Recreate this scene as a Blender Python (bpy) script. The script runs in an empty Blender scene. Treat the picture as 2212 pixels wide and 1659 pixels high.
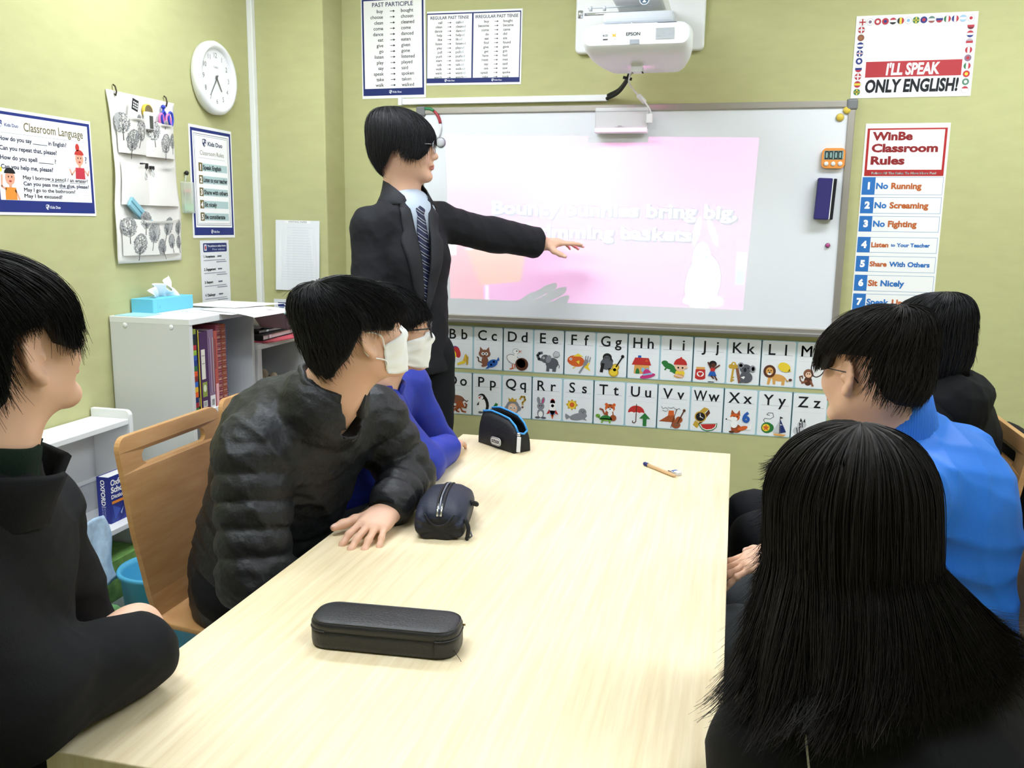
import bpy, math, random
import numpy as np
from mathutils import Vector, Matrix

# ------------------------------------------------------------------ camera
scene = bpy.context.scene
COL = scene.collection
IMG_W, IMG_H, FOCAL = 2212.0, 1659.0, 1913.17
YAW, PITCH, ROLL = 0.2427, 0.1790, 0.0148
CAM = np.array([0.3791, -3.8096, 1.4241])
def _axes():
    cy, sy = math.cos(YAW), math.sin(YAW); cp, sp = math.cos(PITCH), math.sin(PITCH)
    fwd = np.array([-sy*cp, cy*cp, -sp]); rt = np.array([cy, sy, 0.0]); up = np.cross(rt, fwd)
    cr, sr = math.cos(ROLL), math.sin(ROLL)
    return cr*rt + sr*up, -sr*rt + cr*up, fwd
RT, UP, FW = _axes()
cam_data = bpy.data.cameras.new('camera')
cam = bpy.data.objects.new('camera', cam_data); COL.objects.link(cam)
cam_data.sensor_fit = 'HORIZONTAL'; cam_data.sensor_width = 36.0
cam_data.lens = FOCAL*36.0/IMG_W
cam_data.clip_start = 0.02
cam.matrix_world = Matrix(((RT[0], UP[0], -FW[0], CAM[0]), (RT[1], UP[1], -FW[1], CAM[1]),
                           (RT[2], UP[2], -FW[2], CAM[2]), (0, 0, 0, 1)))
scene.camera = cam

# ------------------------------------------------------------------ world, exposure
world = bpy.data.worlds.new('world'); scene.world = world; world.use_nodes = True
world.node_tree.nodes['Background'].inputs[0].default_value = (0.9, 0.95, 1.0, 1)
world.node_tree.nodes['Background'].inputs[1].default_value = 0.25
vs = scene.view_settings
vs.view_transform = 'Standard'; vs.look = 'None'; vs.gamma = 1.0; vs.use_curve_mapping = False
vs.exposure = 0.93
try:
    scene.cycles.max_bounces = 8; scene.cycles.transparent_max_bounces = 16
    scene.cycles.sample_clamp_indirect = 6.0
except Exception: pass
LAMP_STRENGTH = 13.0        # the ceiling fixtures' diffusers (their builder is with the room)
PROJECTOR_WATT = 2.0       # the projector's own lamp (its builder is with the projector)

# ------------------------------------------------------------------ colour and materials
def lin(c):
    if isinstance(c, str):
        c = c.lstrip('#'); c = [int(c[i:i+2], 16)/255 for i in (0, 2, 4)]
    return [(x/12.92 if x <= 0.04045 else ((x+0.055)/1.055)**2.4) for x in c[:3]]
_M = {}
def mat(name, col, rough=0.6, spec=0.4, metal=0.0, bump=None, mottle=None, emit=0.0, alpha=None, coat=0.0, sheen=0.0, trans=0.0):
    """bump=(kind, scale, strength, stretch) ; mottle=(scale, amount, stretch)"""
    if name in _M: return _M[name]
    m = bpy.data.materials.new(name); m.use_nodes = True; _M[name] = m
    nt = m.node_tree; b = nt.nodes['Principled BSDF']
    c = lin(col)
    b.inputs['Base Color'].default_value = (*c, 1); b.inputs['Roughness'].default_value = rough
    b.inputs['Metallic'].default_value = metal; b.inputs['Specular IOR Level'].default_value = spec
    if coat: b.inputs['Coat Weight'].default_value = coat; b.inputs['Coat Roughness'].default_value = 0.15
    if sheen: b.inputs['Sheen Weight'].default_value = sheen; b.inputs['Sheen Roughness'].default_value = 0.5
    if trans: b.inputs['Transmission Weight'].default_value = trans
    if alpha is not None: b.inputs['Alpha'].default_value = alpha
    if emit:
        b.inputs['Emission Color'].default_value = (*c, 1); b.inputs['Emission Strength'].default_value = emit
    def coords(st):
        tc = nt.nodes.new('ShaderNodeTexCoord'); mp = nt.nodes.new('ShaderNodeMapping')
        mp.inputs['Scale'].default_value = st; nt.links.new(tc.outputs['Object'], mp.inputs['Vector'])
        return mp.outputs['Vector']
    if mottle:
        sc, am, st = mottle
        n = nt.nodes.new('ShaderNodeTexNoise'); n.inputs['Scale'].default_value = sc; n.inputs['Detail'].default_value = 5
        nt.links.new(coords(st), n.inputs['Vector'])
        r = nt.nodes.new('ShaderNodeValToRGB')
        r.color_ramp.elements[0].position = 0.3; r.color_ramp.elements[1].position = 0.7
        r.color_ramp.elements[0].color = (*[x*(1-am) for x in c], 1)
        r.color_ramp.elements[1].color = (*[min(1, x*(1+am)) for x in c], 1)
        nt.links.new(n.outputs['Fac'], r.inputs['Fac']); nt.links.new(r.outputs['Color'], b.inputs['Base Color'])
    if bump:
        kind, sc, s, st = bump
        if kind == 'noise':
            n = nt.nodes.new('ShaderNodeTexNoise'); n.inputs['Scale'].default_value = sc; n.inputs['Detail'].default_value = 6
            out = n.outputs['Fac']
        elif kind == 'wave':
            n = nt.nodes.new('ShaderNodeTexWave'); n.inputs['Scale'].default_value = sc; n.inputs['Distortion'].default_value = 1.5
            out = n.outputs['Fac']
        else:
            n = nt.nodes.new('ShaderNodeTexVoronoi'); n.inputs['Scale'].default_value = sc; out = n.outputs['Distance']
        nt.links.new(coords(st), n.inputs['Vector'])
        bp = nt.nodes.new('ShaderNodeBump'); bp.inputs['Strength'].default_value = s; bp.inputs['Distance'].default_value = 0.004
        nt.links.new(out, bp.inputs['Height']); nt.links.new(bp.outputs['Normal'], b.inputs['Normal'])
    return m
def ink(col, rough=0.55):
    return mat('print_' + col.lstrip('#').lower(), col, rough, 0.3)
ONE = (1, 1, 1)

# ------------------------------------------------------------------ object helpers
def tag(o, label=None, cat=None, group=None, kind=None):
    if label: o['label'] = label
    if cat: o['category'] = cat
    if group: o['group'] = group
    if kind: o['kind'] = kind
    return o
def thing(name, loc, label, cat, group=None):
    o = bpy.data.objects.new(name, None); COL.objects.link(o); o.location = Vector(loc)
    o.empty_display_size = 0.05
    return tag(o, label, cat, group)
def adopt(o, parent):
    if parent is not None:
        o.parent = parent
        o.matrix_parent_inverse = world_of(parent).inverted()
    return o
def world_of(o):
    m = o.matrix_basis.copy()
    if o.parent: m = world_of(o.parent) @ o.matrix_parent_inverse @ m
    return m
def mesh_obj(name, V, F, mats, parent=None, smooth=False, mi=None):
    me = bpy.data.meshes.new(name)
    me.from_pydata([tuple(map(float, v)) for v in V], [], [tuple(int(i) for i in f) for f in F])
    for m in (mats if isinstance(mats, (list, tuple)) else [mats]): me.materials.append(m)
    if mi is not None: me.polygons.foreach_set('material_index', np.asarray(mi, dtype=np.int32))
    if smooth: me.polygons.foreach_set('use_smooth', np.ones(len(me.polygons), dtype=bool))
    me.update()
    o = bpy.data.objects.new(name, me); COL.objects.link(o)
    return adopt(o, parent)
def mesh_np(name, V, Q, mats, parent=None, smooth=True, mi=None):
    """fast path: V (n,3) float, Q (m,k) int of one polygon size"""
    me = bpy.data.meshes.new(name); n, k = Q.shape
    me.vertices.add(len(V)); me.vertices.foreach_set('co', np.ascontiguousarray(V, dtype=np.float32).ravel())
    me.loops.add(n*k); me.loops.foreach_set('vertex_index', np.ascontiguousarray(Q, dtype=np.int32).ravel())
    me.polygons.add(n); me.polygons.foreach_set('loop_start', np.arange(0, n*k, k, dtype=np.int32))
    for m in (mats if isinstance(mats, (list, tuple)) else [mats]): me.materials.append(m)
    if mi is not None: me.polygons.foreach_set('material_index', np.asarray(mi, dtype=np.int32))
    me.polygons.foreach_set('use_smooth', np.full(n, smooth, dtype=bool))
    me.update(calc_edges=True); me.validate()
    o = bpy.data.objects.new(name, me); COL.objects.link(o)
    return adopt(o, parent)
def bevel(o, w=0.003, seg=2):
    m = o.modifiers.new('bevel', 'BEVEL'); m.width = w; m.segments = seg; m.limit_method = 'ANGLE'
    m.harden_normals = False
    return o

class MB:
    """collects shapes (world coordinates) for ONE mesh object"""
    def __init__(s): s.V = []; s.F = []; s.I = []
    def add(s, V, F, mi=0):
        n = len(s.V); s.V += [tuple(v) for v in V]
        s.F += [tuple(i+n for i in f) for f in F]; s.I += [mi]*len(F); return s
    def box(s, lo, hi, mi=0, M=None):
        (a, b, c), (d, e, f) = lo, hi
        V = [(a,b,c),(d,b,c),(d,e,c),(a,e,c),(a,b,f),(d,b,f),(d,e,f),(a,e,f)]
        if M is not None: V = [tuple(M @ Vector(v)) for v in V]
        return s.add(V, [(0,3,2,1),(4,5,6,7),(0,1,5,4),(1,2,6,5),(2,3,7,6),(3,0,4,7)], mi)
    def tube(s, pts, r, n=10, mi=0, caps=True):
        pts = [Vector(p) for p in pts]; rs = r if isinstance(r, (list, tuple)) else [r]*len(pts)
        V = []; F = []; side = None
        for i, p in enumerate(pts):
            t = (pts[min(i+1, len(pts)-1)] - pts[max(i-1, 0)]).normalized()
            if side is None:
                side = t.orthogonal().normalized()
            side = (side - t*side.dot(t)).normalized(); b = t.cross(side)
            for k in range(n):
                a = 2*math.pi*k/n; V.append(p + (side*math.cos(a) + b*math.sin(a))*rs[i])
        for i in range(len(pts)-1):
            for k in range(n):
                k2 = (k+1) % n; F.append((i*n+k, i*n+k2, (i+1)*n+k2, (i+1)*n+k))
        if caps: F.append(tuple(range(n-1, -1, -1))); F.append(tuple(range((len(pts)-1)*n, len(pts)*n)))
        return s.add(V, F, mi)
    def lathe(s, c, prof, n=28, axis='Z', mi=0, M=None):
        V = []; F = []; c = Vector(c)
        for (r, z) in prof:
            for k in range(n):
                a = 2*math.pi*k/n; x, y = r*math.cos(a), r*math.sin(a)
                v = Vector((x, y, z)) if axis == 'Z' else Vector((z, x, y)) if axis == 'X' else Vector((y, z, x))
                if M is not None: v = M @ v
                V.append(c + v)
        for i in range(len(prof)-1):
            for k in range(n):
                k2 = (k+1) % n; F.append((i*n+k, i*n+k2, (i+1)*n+k2, (i+1)*n+k))
        if prof[0][0] > 1e-5: F.append(tuple(range(n-1, -1, -1)))
        if prof[-1][0] > 1e-5: F.append(tuple(range((len(prof)-1)*n, len(prof)*n)))
        return s.add(V, F, mi)
    def prism(s, poly, O, U, W, N, depth, mi=0):
        """extrude a 2-D outline (u,w) lying in plane O,U,W by depth along N"""
        O, U, W, N = Vector(O), Vector(U), Vector(W), Vector(N); n = len(poly)
        V = [O + U*u + W*w for u, w in poly] + [O + U*u + W*w + N*depth for u, w in poly]
        F = [tuple(range(n-1, -1, -1)), tuple(range(n, 2*n))] + [(i, (i+1) % n, n+(i+1) % n, n+i) for i in range(n)]
        return s.add(V, F, mi)
    def build(s, name, mats, parent=None, smooth=False):
        return mesh_obj(name, s.V, s.F, mats, parent, smooth, s.I)

def rrect(x0, y0, x1, y1, r, n=5):
    P = []
    for cx, cy, a0 in ((x1-r, y0+r, -90), (x1-r, y1-r, 0), (x0+r, y1-r, 90), (x0+r, y0+r, 180)):
        for k in range(n+1):
            a = math.radians(a0 + 90*k/n); P.append((cx + r*math.cos(a), cy + r*math.sin(a)))
    return P
def bez(pts, n=16):
    """Catmull-Rom through pts"""
    P = [np.array(p, float) for p in pts]; P = [2*P[0]-P[1]] + P + [2*P[-1]-P[-2]]; out = []
    for i in range(1, len(P)-2):
        for k in range(n):
            t = k/n
            out.append(0.5*((2*P[i]) + (-P[i-1]+P[i+1])*t + (2*P[i-1]-5*P[i]+4*P[i+1]-P[i+2])*t*t + (-P[i-1]+3*P[i]-3*P[i+1]+P[i+2])*t**3))
    out.append(P[-2]); return [tuple(p) for p in out]
def ray(x, y): return FW + RT*((x-IMG_W/2)/FOCAL) - UP*((y-IMG_H/2)/FOCAL)
def on(ax, val, x, y):
    """the point of the plane X/Y/Z = val that the photograph shows at pixel x, y"""
    d = ray(x, y); i = 'XYZ'.index(ax); return CAM + d*((val-CAM[i])/d[i])
def at(x, y, z):
    """the point at distance z (along the view axis) the photograph shows at pixel x, y"""
    return CAM + ray(x, y)*z
# ================================================================== THE ROOM
WALLC = '#c1c18e'
m_wall = mat('wallpaper_green', WALLC, 0.85, 0.2, bump=('noise', 260, 0.35, (1, 1, 6)), mottle=(9, 0.035, (1, 1, 3)))
m_ceil = mat('ceiling_white', '#f0f0ec', 0.9, 0.2)
m_floor = mat('floor_grey', '#b9b7ad', 0.5, 0.4, mottle=(30, 0.06, ONE))
m_white = mat('white_plastic', '#eef0f2', 0.4, 0.5)
XL, ZC = -1.70, 2.62
XR, YB = 2.7, -5.6
def structure(o): o['kind'] = 'structure'; return o
structure(MB().box((-1.36, 0, 0), (XR, 0.1, ZC)).build('wall_back', m_wall))
structure(bevel(MB().box((XL-0.1, -0.19, 0), (-1.36, 0.1, ZC)).build('wall_pillar', m_wall), 0.006))
structure(MB().box((XL-0.1, YB-0.1, 0), (XL, -0.19, ZC)).build('wall_left', m_wall))
structure(MB().box((XR, YB-0.1, 0), (XR+0.1, 0.1, ZC)).build('wall_right', m_wall))
structure(MB().box((XL, YB-0.1, 0), (XR, YB, ZC)).build('wall_front', m_wall))
structure(MB().box((XL-0.1, YB-0.1, -0.1), (XR+0.1, 0.1, 0)).build('floor', m_floor))
structure(MB().box((XL-0.1, YB-0.1, ZC), (XR+0.1, 0.1, ZC+0.1)).build('ceiling', m_ceil))
m_base = mat('baseboard_white', '#d9d9d2', 0.5)
structure(MB().box((-1.355, -0.012, 0), (XR, 0, 0.06)).build('baseboard_back', m_base))
structure(MB().box((XL, YB, 0), (XL+0.012, -0.19, 0.06)).build('baseboard_left', m_base))
# white cable duct standing in the corner of the left wall
structure(bevel(MB().box((XL, -0.218, 0.985), (XL+0.026, -0.19, ZC)).build('trim_1', m_white), 0.003))
structure(bevel(MB().box((-1.072, -0.022, 1.929), (-0.172, 0, 1.955)).build('trim_2', m_white), 0.003))
structure(bevel(MB().box((-1.09, -0.028, 1.926), (-1.072, 0, 1.962)).build('trim_3', m_white), 0.003))
# ceiling lamps (above the frame)
m_lamp = mat('lamp_diffuser', '#f0f6ff', 0.5, 0.3, emit=LAMP_STRENGTH)
def ceiling_lamp(x, y, label, lx=1.2, ly=0.30):
    t = thing('ceiling_light', (x, y, ZC-0.05), label, 'ceiling light', 'ceiling lights')
    MB().box((x-lx/2-0.03, y-ly/2-0.03, ZC-0.03), (x+lx/2+0.03, y+ly/2+0.03, ZC-0.001)).build('lamp_housing', m_white, t)
    MB().box((x-lx/2, y-ly/2, ZC-0.05), (x+lx/2, y+ly/2, ZC-0.03)).build('diffuser', m_lamp, t)
ceiling_lamp(-0.82, -1.15, 'long white ceiling light between the whiteboard and the left wall')
ceiling_lamp(1.45, -0.95, 'long white ceiling light above the rules poster side of the whiteboard')
ceiling_lamp(-0.82, -2.7, 'long white ceiling light above the left side of the table')
ceiling_lamp(1.45, -2.9, 'long white ceiling light above the right side of the table')

# ------------------------------------------------------------------ whiteboard
WX0, WX1, WZ0, WZ1 = -1.0, 0.80, 0.994, 1.914
m_alu = mat('aluminium_frame', '#a9a49c', 0.38, 0.5, metal=0.55)
m_board = mat('whiteboard_enamel', '#e8ecf3', 0.22, 0.5)
m_corner = mat('grey_corner_cap', '#77797c', 0.5)
wb = thing('whiteboard', (-0.1, 0, WZ0), 'wide white magnetic whiteboard in an aluminium frame on the green wall', 'whiteboard')
MB().box((WX0+0.02, -0.018, WZ0+0.02), (WX1-0.02, -0.002, WZ1-0.02)).build('writing_surface', m_board, wb)
f = 0.027
fr = MB()
fr.box((WX0, -0.026, WZ1-f), (WX1, -0.001, WZ1)).box((WX0, -0.026, WZ0), (WX1, -0.001, WZ0+f))
fr.box((WX0, -0.026, WZ0+f), (WX0+f, -0.001, WZ1-f)).box((WX1-f, -0.026, WZ0+f), (WX1, -0.001, WZ1-f))
bevel(fr.build('frame', m_alu, wb), 0.004)
bevel(MB().box((WX0+0.03, -0.05, WZ0-0.006), (WX1-0.03, -0.0255, WZ0+0.010)).build('pen_tray', mat('tray_grey', '#8d8a86', 0.4, 0.5, metal=0.4), wb), 0.004)
for (cx, cz) in ((WX0, WZ0), (WX1, WZ0), (WX0, WZ1), (WX1, WZ1)):
    x0 = cx-0.006 if cx < 0 else cx-0.036; z0 = cz-0.006 if cz < 1.5 else cz-0.036
    bevel(MB().box((x0, -0.031, z0), (x0+0.042, -0.0005, z0+0.042)).build('corner_cap', m_corner, wb), 0.008, 3)

# ------------------------------------------------------------------ table
m_wood = mat('table_maple', '#f2dfb4', 0.38, 0.4)
def wood_nodes(m, c0, c1, sx=(26, 1.0, 1)):
    nt = m.node_tree; b = nt.nodes['Principled BSDF']
    tc = nt.nodes.new('ShaderNodeTexCoord'); mp = nt.nodes.new('ShaderNodeMapping'); mp.inputs['Scale'].default_value = sx
    nt.links.new(tc.outputs['Object'], mp.inputs['Vector'])
    n = nt.nodes.new('ShaderNodeTexNoise'); n.inputs['Scale'].default_value = 3.0; n.inputs['Detail'].default_value = 8; n.inputs['Roughness'].default_value = 0.65
    nt.links.new(mp.outputs['Vector'], n.inputs['Vector'])
    r = nt.nodes.new('ShaderNodeValToRGB'); r.color_ramp.elements[0].position = 0.32; r.color_ramp.elements[1].position = 0.68
    r.color_ramp.elements[0].color = (*lin(c0), 1); r.color_ramp.elements[1].color = (*lin(c1), 1)
    nt.links.new(n.outputs['Fac'], r.inputs['Fac']); nt.links.new(r.outputs['Color'], b.inputs['Base Color'])
wood_nodes(m_wood, '#e2cfa6', '#f3e6c4')
TX0, TX1, TY0, TY1, TZ = -0.4836, 0.3995, -2.908, -1.008, 0.72
tb = thing('classroom_table', ((TX0+TX1)/2, (TY0+TY1)/2, 0), 'long light maple classroom table in the middle of the room', 'table')
bevel(MB().box((TX0, TY0, TZ-0.03), (TX1, TY1, TZ)).build('table_top', m_wood, tb), 0.002)
m_leg = mat('table_leg_grey', '#a5a6a8', 0.4, 0.5, metal=0.4)
for x in (TX0+0.10, TX1-0.10):
    for y in (TY0+0.12, TY1-0.12):
        MB().tube([(x, y, 0.0), (x, y, TZ-0.03)], 0.022, 14).build('leg', m_leg, tb, True)
MB().box((TX0+0.10, TY0+0.11, TZ-0.075), (TX1-0.10, TY0+0.13, TZ-0.03)).build('apron', m_leg, tb); MB().box((TX0+0.10, TY1-0.13, TZ-0.075), (TX1-0.10, TY1-0.11, TZ-0.03)).build('apron', m_leg, tb)
# ================================================================== PRINTED SHEETS
_GL = {}
def glyphs(body, bold=0.0, shear=0.0):
    key = (body, bold, shear)
    if key in _GL: return _GL[key]
    cu = bpy.data.curves.new('text', 'FONT'); cu.body = body; cu.size = 1.0; cu.resolution_u = 3
    cu.offset = bold; cu.shear = shear
    o = bpy.data.objects.new('text', cu); me = o.to_mesh()
    V = np.array([v.co[:2] for v in me.vertices]).reshape(-1, 2); F = [tuple(p.vertices) for p in me.polygons]
    o.to_mesh_clear(); bpy.data.objects.remove(o); bpy.data.curves.remove(cu)
    _GL[key] = (V, F); return V, F
CAPH = 0.70     # cap height of the built-in face per unit size
class Sheet:
    """one thin sheet with its printing as one mesh; 2-D units are multiplied by k"""
    def __init__(s, O, U, V, w, h, paper='#f4f5f6', k=1.0, th=0.0008, step=0.00022, corner=0.0, rough=0.45, curl=0.0):
        s.O, s.U, s.V = np.array(O, float), np.array(U, float), np.array(V, float); s.N = np.cross(s.U, s.V)
        s.k, s.w, s.h, s.th, s.step, s.curl = k, w, h, th, step, curl
        s.mats = [ink(paper, rough)]; s.ids = {paper: 0}; s.P = []; s.F = []; s.I = []; s.lv = 0
        ol = rrect(0, 0, w, h, corner) if corner else [(w*i/8, 0) for i in range(9)] + [(w*(8-i)/8, h) for i in range(9)]
        n = len(ol)
        s.P += [(x, y, 0.0) for x, y in ol] + [(x, y, th) for x, y in ol]
        s.F += [tuple(range(n-1, -1, -1)), tuple(range(n, 2*n))] + [(i, (i+1) % n, n+(i+1) % n, n+i) for i in range(n)]
        s.I += [0]*(n+2)
        if curl and not corner:      # strips instead of one n-gon so the sheet can bend
            s.F = [(i, i+1, n+i+1, n+i) for i in range(n-1)] + [(n-1, 0, n, 2*n-1)]
            for i in range(8):
                s.F += [(i+1, i, n-1-i, n-2-i)[::1], (n+i, n+i+1, n+n-2-i, n+n-1-i)]
            s.I = [0]*len(s.F)
    def c(s, col):
        if col not in s.ids: s.ids[col] = len(s.mats); s.mats.append(ink(col))
        return s.ids[col]
    def raw(s, V, F, col, lv=None):
        if lv is None: s.lv += 1; lv = s.lv
        n = len(s.P); z = s.th + s.step*min(lv, 14)
        s.P += [(x, y, z) for x, y in V]; s.F += [tuple(i+n for i in f) for f in F]; s.I += [s.c(col)]*len(F); return s
    def poly(s, pts, col, lv=2):
        pts = [(x*s.k, y*s.k) for x, y in pts]
        a = sum(pts[i][0]*pts[(i+1) % len(pts)][1] - pts[(i+1) % len(pts)][0]*pts[i][1] for i in range(len(pts)))
        if a < 0: pts = pts[::-1]
        return s.raw(pts, [tuple(range(len(pts)))], col, lv)
    def rect(s, x0, y0, x1, y1, col, lv=1): return s.poly([(x0, y0), (x1, y0), (x1, y1), (x0, y1)], col, lv)
    def rr(s, x0, y0, x1, y1, r, col, lv=1): return s.poly(rrect(x0, y0, x1, y1, r, 4), col, lv)
    def frame(s, x0, y0, x1, y1, t, col, lv=1):
        s.rect(x0, y0, x1, y0+t, col, lv); s.rect(x0, y1-t, x1, y1, col, lv); s.rect(x0, y0+t, x0+t, y1-t, col, lv); return s.rect(x1-t, y0+t, x1, y1-t, col, lv)
    def ell(s, cx, cy, rx, ry, col, rot=0, lv=2, n=18, a0=0, a1=360):
        ca, sa = math.cos(math.radians(rot)), math.sin(math.radians(rot)); P = []
        m = n if a1-a0 == 360 else n+1
        for i in range(m):
            a = math.radians(a0 + (a1-a0)*i/n); x, y = rx*math.cos(a), ry*math.sin(a); P.append((cx+x*ca-y*sa, cy+x*sa+y*ca))
        return s.poly(P, col, lv)
    def line(s, pts, w, col, lv=3):
        for (x0, y0), (x1, y1) in zip(pts[:-1], pts[1:]):
            d = math.hypot(x1-x0, y1-y0) or 1e-6; nx, ny = -(y1-y0)/d*w/2, (x1-x0)/d*w/2
            ex, ey = (x1-x0)/d*w/4, (y1-y0)/d*w/4
            s.poly([(x0-ex+nx, y0-ey+ny), (x0-ex-nx, y0-ey-ny), (x1+ex-nx, y1+ey-ny), (x1+ex+nx, y1+ey+ny)], col, lv)
        return s
    def text(s, body, x, y, h, col, al='l', w=None, bold=0.0, shear=0.0, lv=4, rot=0, wmax=None):
        if 'M' in body and bold > 0:          # thicken by small shifts: the outline offset breaks this letter
            V, F = glyphs(body, 0.0, shear); n0 = len(V); F0 = F
            V = np.concatenate([V+np.array(d)*bold for d in ((0, 0), (-.9, 0), (.9, 0), (0, .7), (0, -.7))]); F = [tuple(i+n0*j for i in f) for j in range(5) for f in F0]
        else: V, F = glyphs(body, bold, shear)
        if len(V) == 0: return s
        V = V*(h/CAPH); x0, x1 = V[:, 0].min(), V[:, 0].max(); W = x1-x0
        sx = 1.0
        if w: sx = w/W
        elif wmax and W > wmax: sx = wmax/W
        X = (V[:, 0]-x0)*sx; W *= sx
        X = X - (0 if al == 'l' else W/2 if al == 'c' else W); Y = V[:, 1].copy()
        if rot:
            ca, sa = math.cos(math.radians(rot)), math.sin(math.radians(rot)); X, Y = X*ca-Y*sa, X*sa+Y*ca
        return s.raw(np.stack([(X+x)*s.k, (Y+y)*s.k], 1), F, col, lv)
    def build(s, name, label=None, cat=None, group=None, parent=None):
        P = np.array(s.P)
        if s.curl: P[:, 2] += s.curl*(np.clip((P[:, 0]/s.w-0.5)*2, -1, 1)**2)*(1-P[:, 1]/s.h)**2
        W = s.O + P[:, :1]*s.U + P[:, 1:2]*s.V + P[:, 2:]*s.N
        o = mesh_obj(name, W, s.F, s.mats, parent, False, s.I)
        return tag(o, label, cat, group)
UX, UZ, UY = (1, 0, 0), (0, 0, 1), (0, 1, 0)
def tilt(U, V, deg):
    U, V = np.array(U, float), np.array(V, float); a = math.radians(deg)
    return U*math.cos(a)+V*math.sin(a), V*math.cos(a)-U*math.sin(a)
NAVY = '#1b2a6b'
def shield(S, x, y, h, col, bg='#ffffff', lv=4):
    """the school's quartered shield mark"""
    w = h*0.82
    S.poly([(x-w/2, y+h*.42), (x, y+h*.5), (x+w/2, y+h*.42), (x+w/2, y-h*.05), (x+w*.3, y-h*.32), (x, y-h*.5), (x-w*.3, y-h*.32), (x-w/2, y-h*.05)], col, lv)
    S.poly([(x-w*.4, y+h*.34), (x-w*.05, y+h*.40), (x-w*.05, y+h*.05), (x-w*.4, y+h*.02)], bg, lv+1)
    S.poly([(x+w*.05, y-h*.02), (x+w*.4, y-h*.05), (x+w*.26, y-h*.27), (x+w*.05, y-h*.40)], bg, lv+1)
    S.line([(x+w*.1, y+h*.3), (x+w*.38, y+h*.1)], h*.05, bg, lv+1)
def duo(S, x, y, h, col, bg, bold=0.02):
    shield(S, x-h*3.0, y+h*.5, h*2.1, col, bg); S.text('Kids Duo', x-h*1.6, y, h, col, bold=bold)

# ------------------------------------------------------------------ verb posters, back wall
def arrow(S, x, y, l, col='#2b2d3a'):
    S.line([(x-l/2, y), (x+l*.35, y)], l*.10, col, 4); S.poly([(x+l*.12, y+l*.22), (x+l*.5, y), (x+l*.12, y-l*.22)], col, 4)
def verbs(S, x0, x1, title, rows, ytop, dy, h, fade=False, th=None, tfrac=0.86):
    w = x1-x0
    S.text(title, (x0+x1)/2, ytop, th or h*1.15, '#1a2552', 'c', w=w*tfrac, bold=0.012)
    for i, (a, b) in enumerate(rows):
        y = ytop - dy*(i+1.08)
        S.text(a, x0+w*.335, y, h, '#14161f', 'r', bold=0.012); arrow(S, x0+w*.50, y+h*.4, w*.085)
        if fade and b.endswith('ed'):
            V, F = glyphs(b[:-2], 0.012); W = (V[:, 0].max()-V[:, 0].min())*h/CAPH
            S.text(b[:-2], x0+w*.645, y, h, '#14161f', bold=0.012); S.text('ed', x0+w*.645+W+h*.12, y, h, '#9aa0ad', bold=0.006)
        else: S.text(b, x0+w*.645, y, h, '#14161f', bold=0.012)
U, V = tilt(UX, UZ, 0.3)
S = Sheet((-1.266, -0.0012, 1.959), U, V, 0.297, 0.420, k=0.01)
S.rect(0.5, 1.2, 28.9, 41.4, NAVY, 1); S.rect(1.3, 4.2, 28.1, 40.8, '#fbfbfc', 2)
verbs(S, 1.3, 28.1, 'PAST PARTICIPLE', [x.split() for x in 'buy bought,choose chosen,clean cleaned,come come,dance danced,eat eaten,give given,go gone,listen listened,play played,say said,speak spoken,take taken,walk walked'.split(',')], 38.2, 2.36, 1.42, th=1.75, tfrac=.70)
duo(S, 15.6, 2.3, 0.75, '#e8ecf6', NAVY)
S.build('verb_poster', 'navy bordered past participle poster, tallest of the verb lists above the teacher', 'poster')
U, V = tilt(UX, UZ, -0.5)
S = Sheet((-0.966, -0.0012, 2.010), U, V, 0.422, 0.303, k=0.01)
S.rect(0, 0.9, 41.6, 29.5, NAVY, 1)
S.rect(0.3, 2.9, 20.2, 29.0, '#fbfbfc', 2); S.rect(20.9, 2.9, 41.2, 29.0, '#fbfbfc', 2)
verbs(S, 0.3, 20.2, 'REGULAR PAST TENSE', [x.split() for x in 'call called,clean cleaned,dance danced,help helped,like liked,listen listened,play played,pull pulled,push pushed,start started,talk talked,walk walked,want wanted,watch watched'.split(',')], 27.0, 1.72, 1.02, True, th=1.22, tfrac=.86)
verbs(S, 20.9, 41.2, 'IRREGULAR PAST TENSE', [x.split() for x in 'buy bought,become became,come came,do did,eat ate,find found,give gave,get got,have had,meet met,say said,see saw,speak spoke,take took'.split(',')], 27.0, 1.72, 1.02, th=1.22, tfrac=.92)
duo(S, 10.5, 1.6, 0.6, '#e8ecf6', NAVY); duo(S, 31.5, 1.6, 0.6, '#e8ecf6', NAVY)
S.build('verb_poster', 'wide poster listing regular and irregular past tense verbs left of the projector', 'poster')

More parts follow.
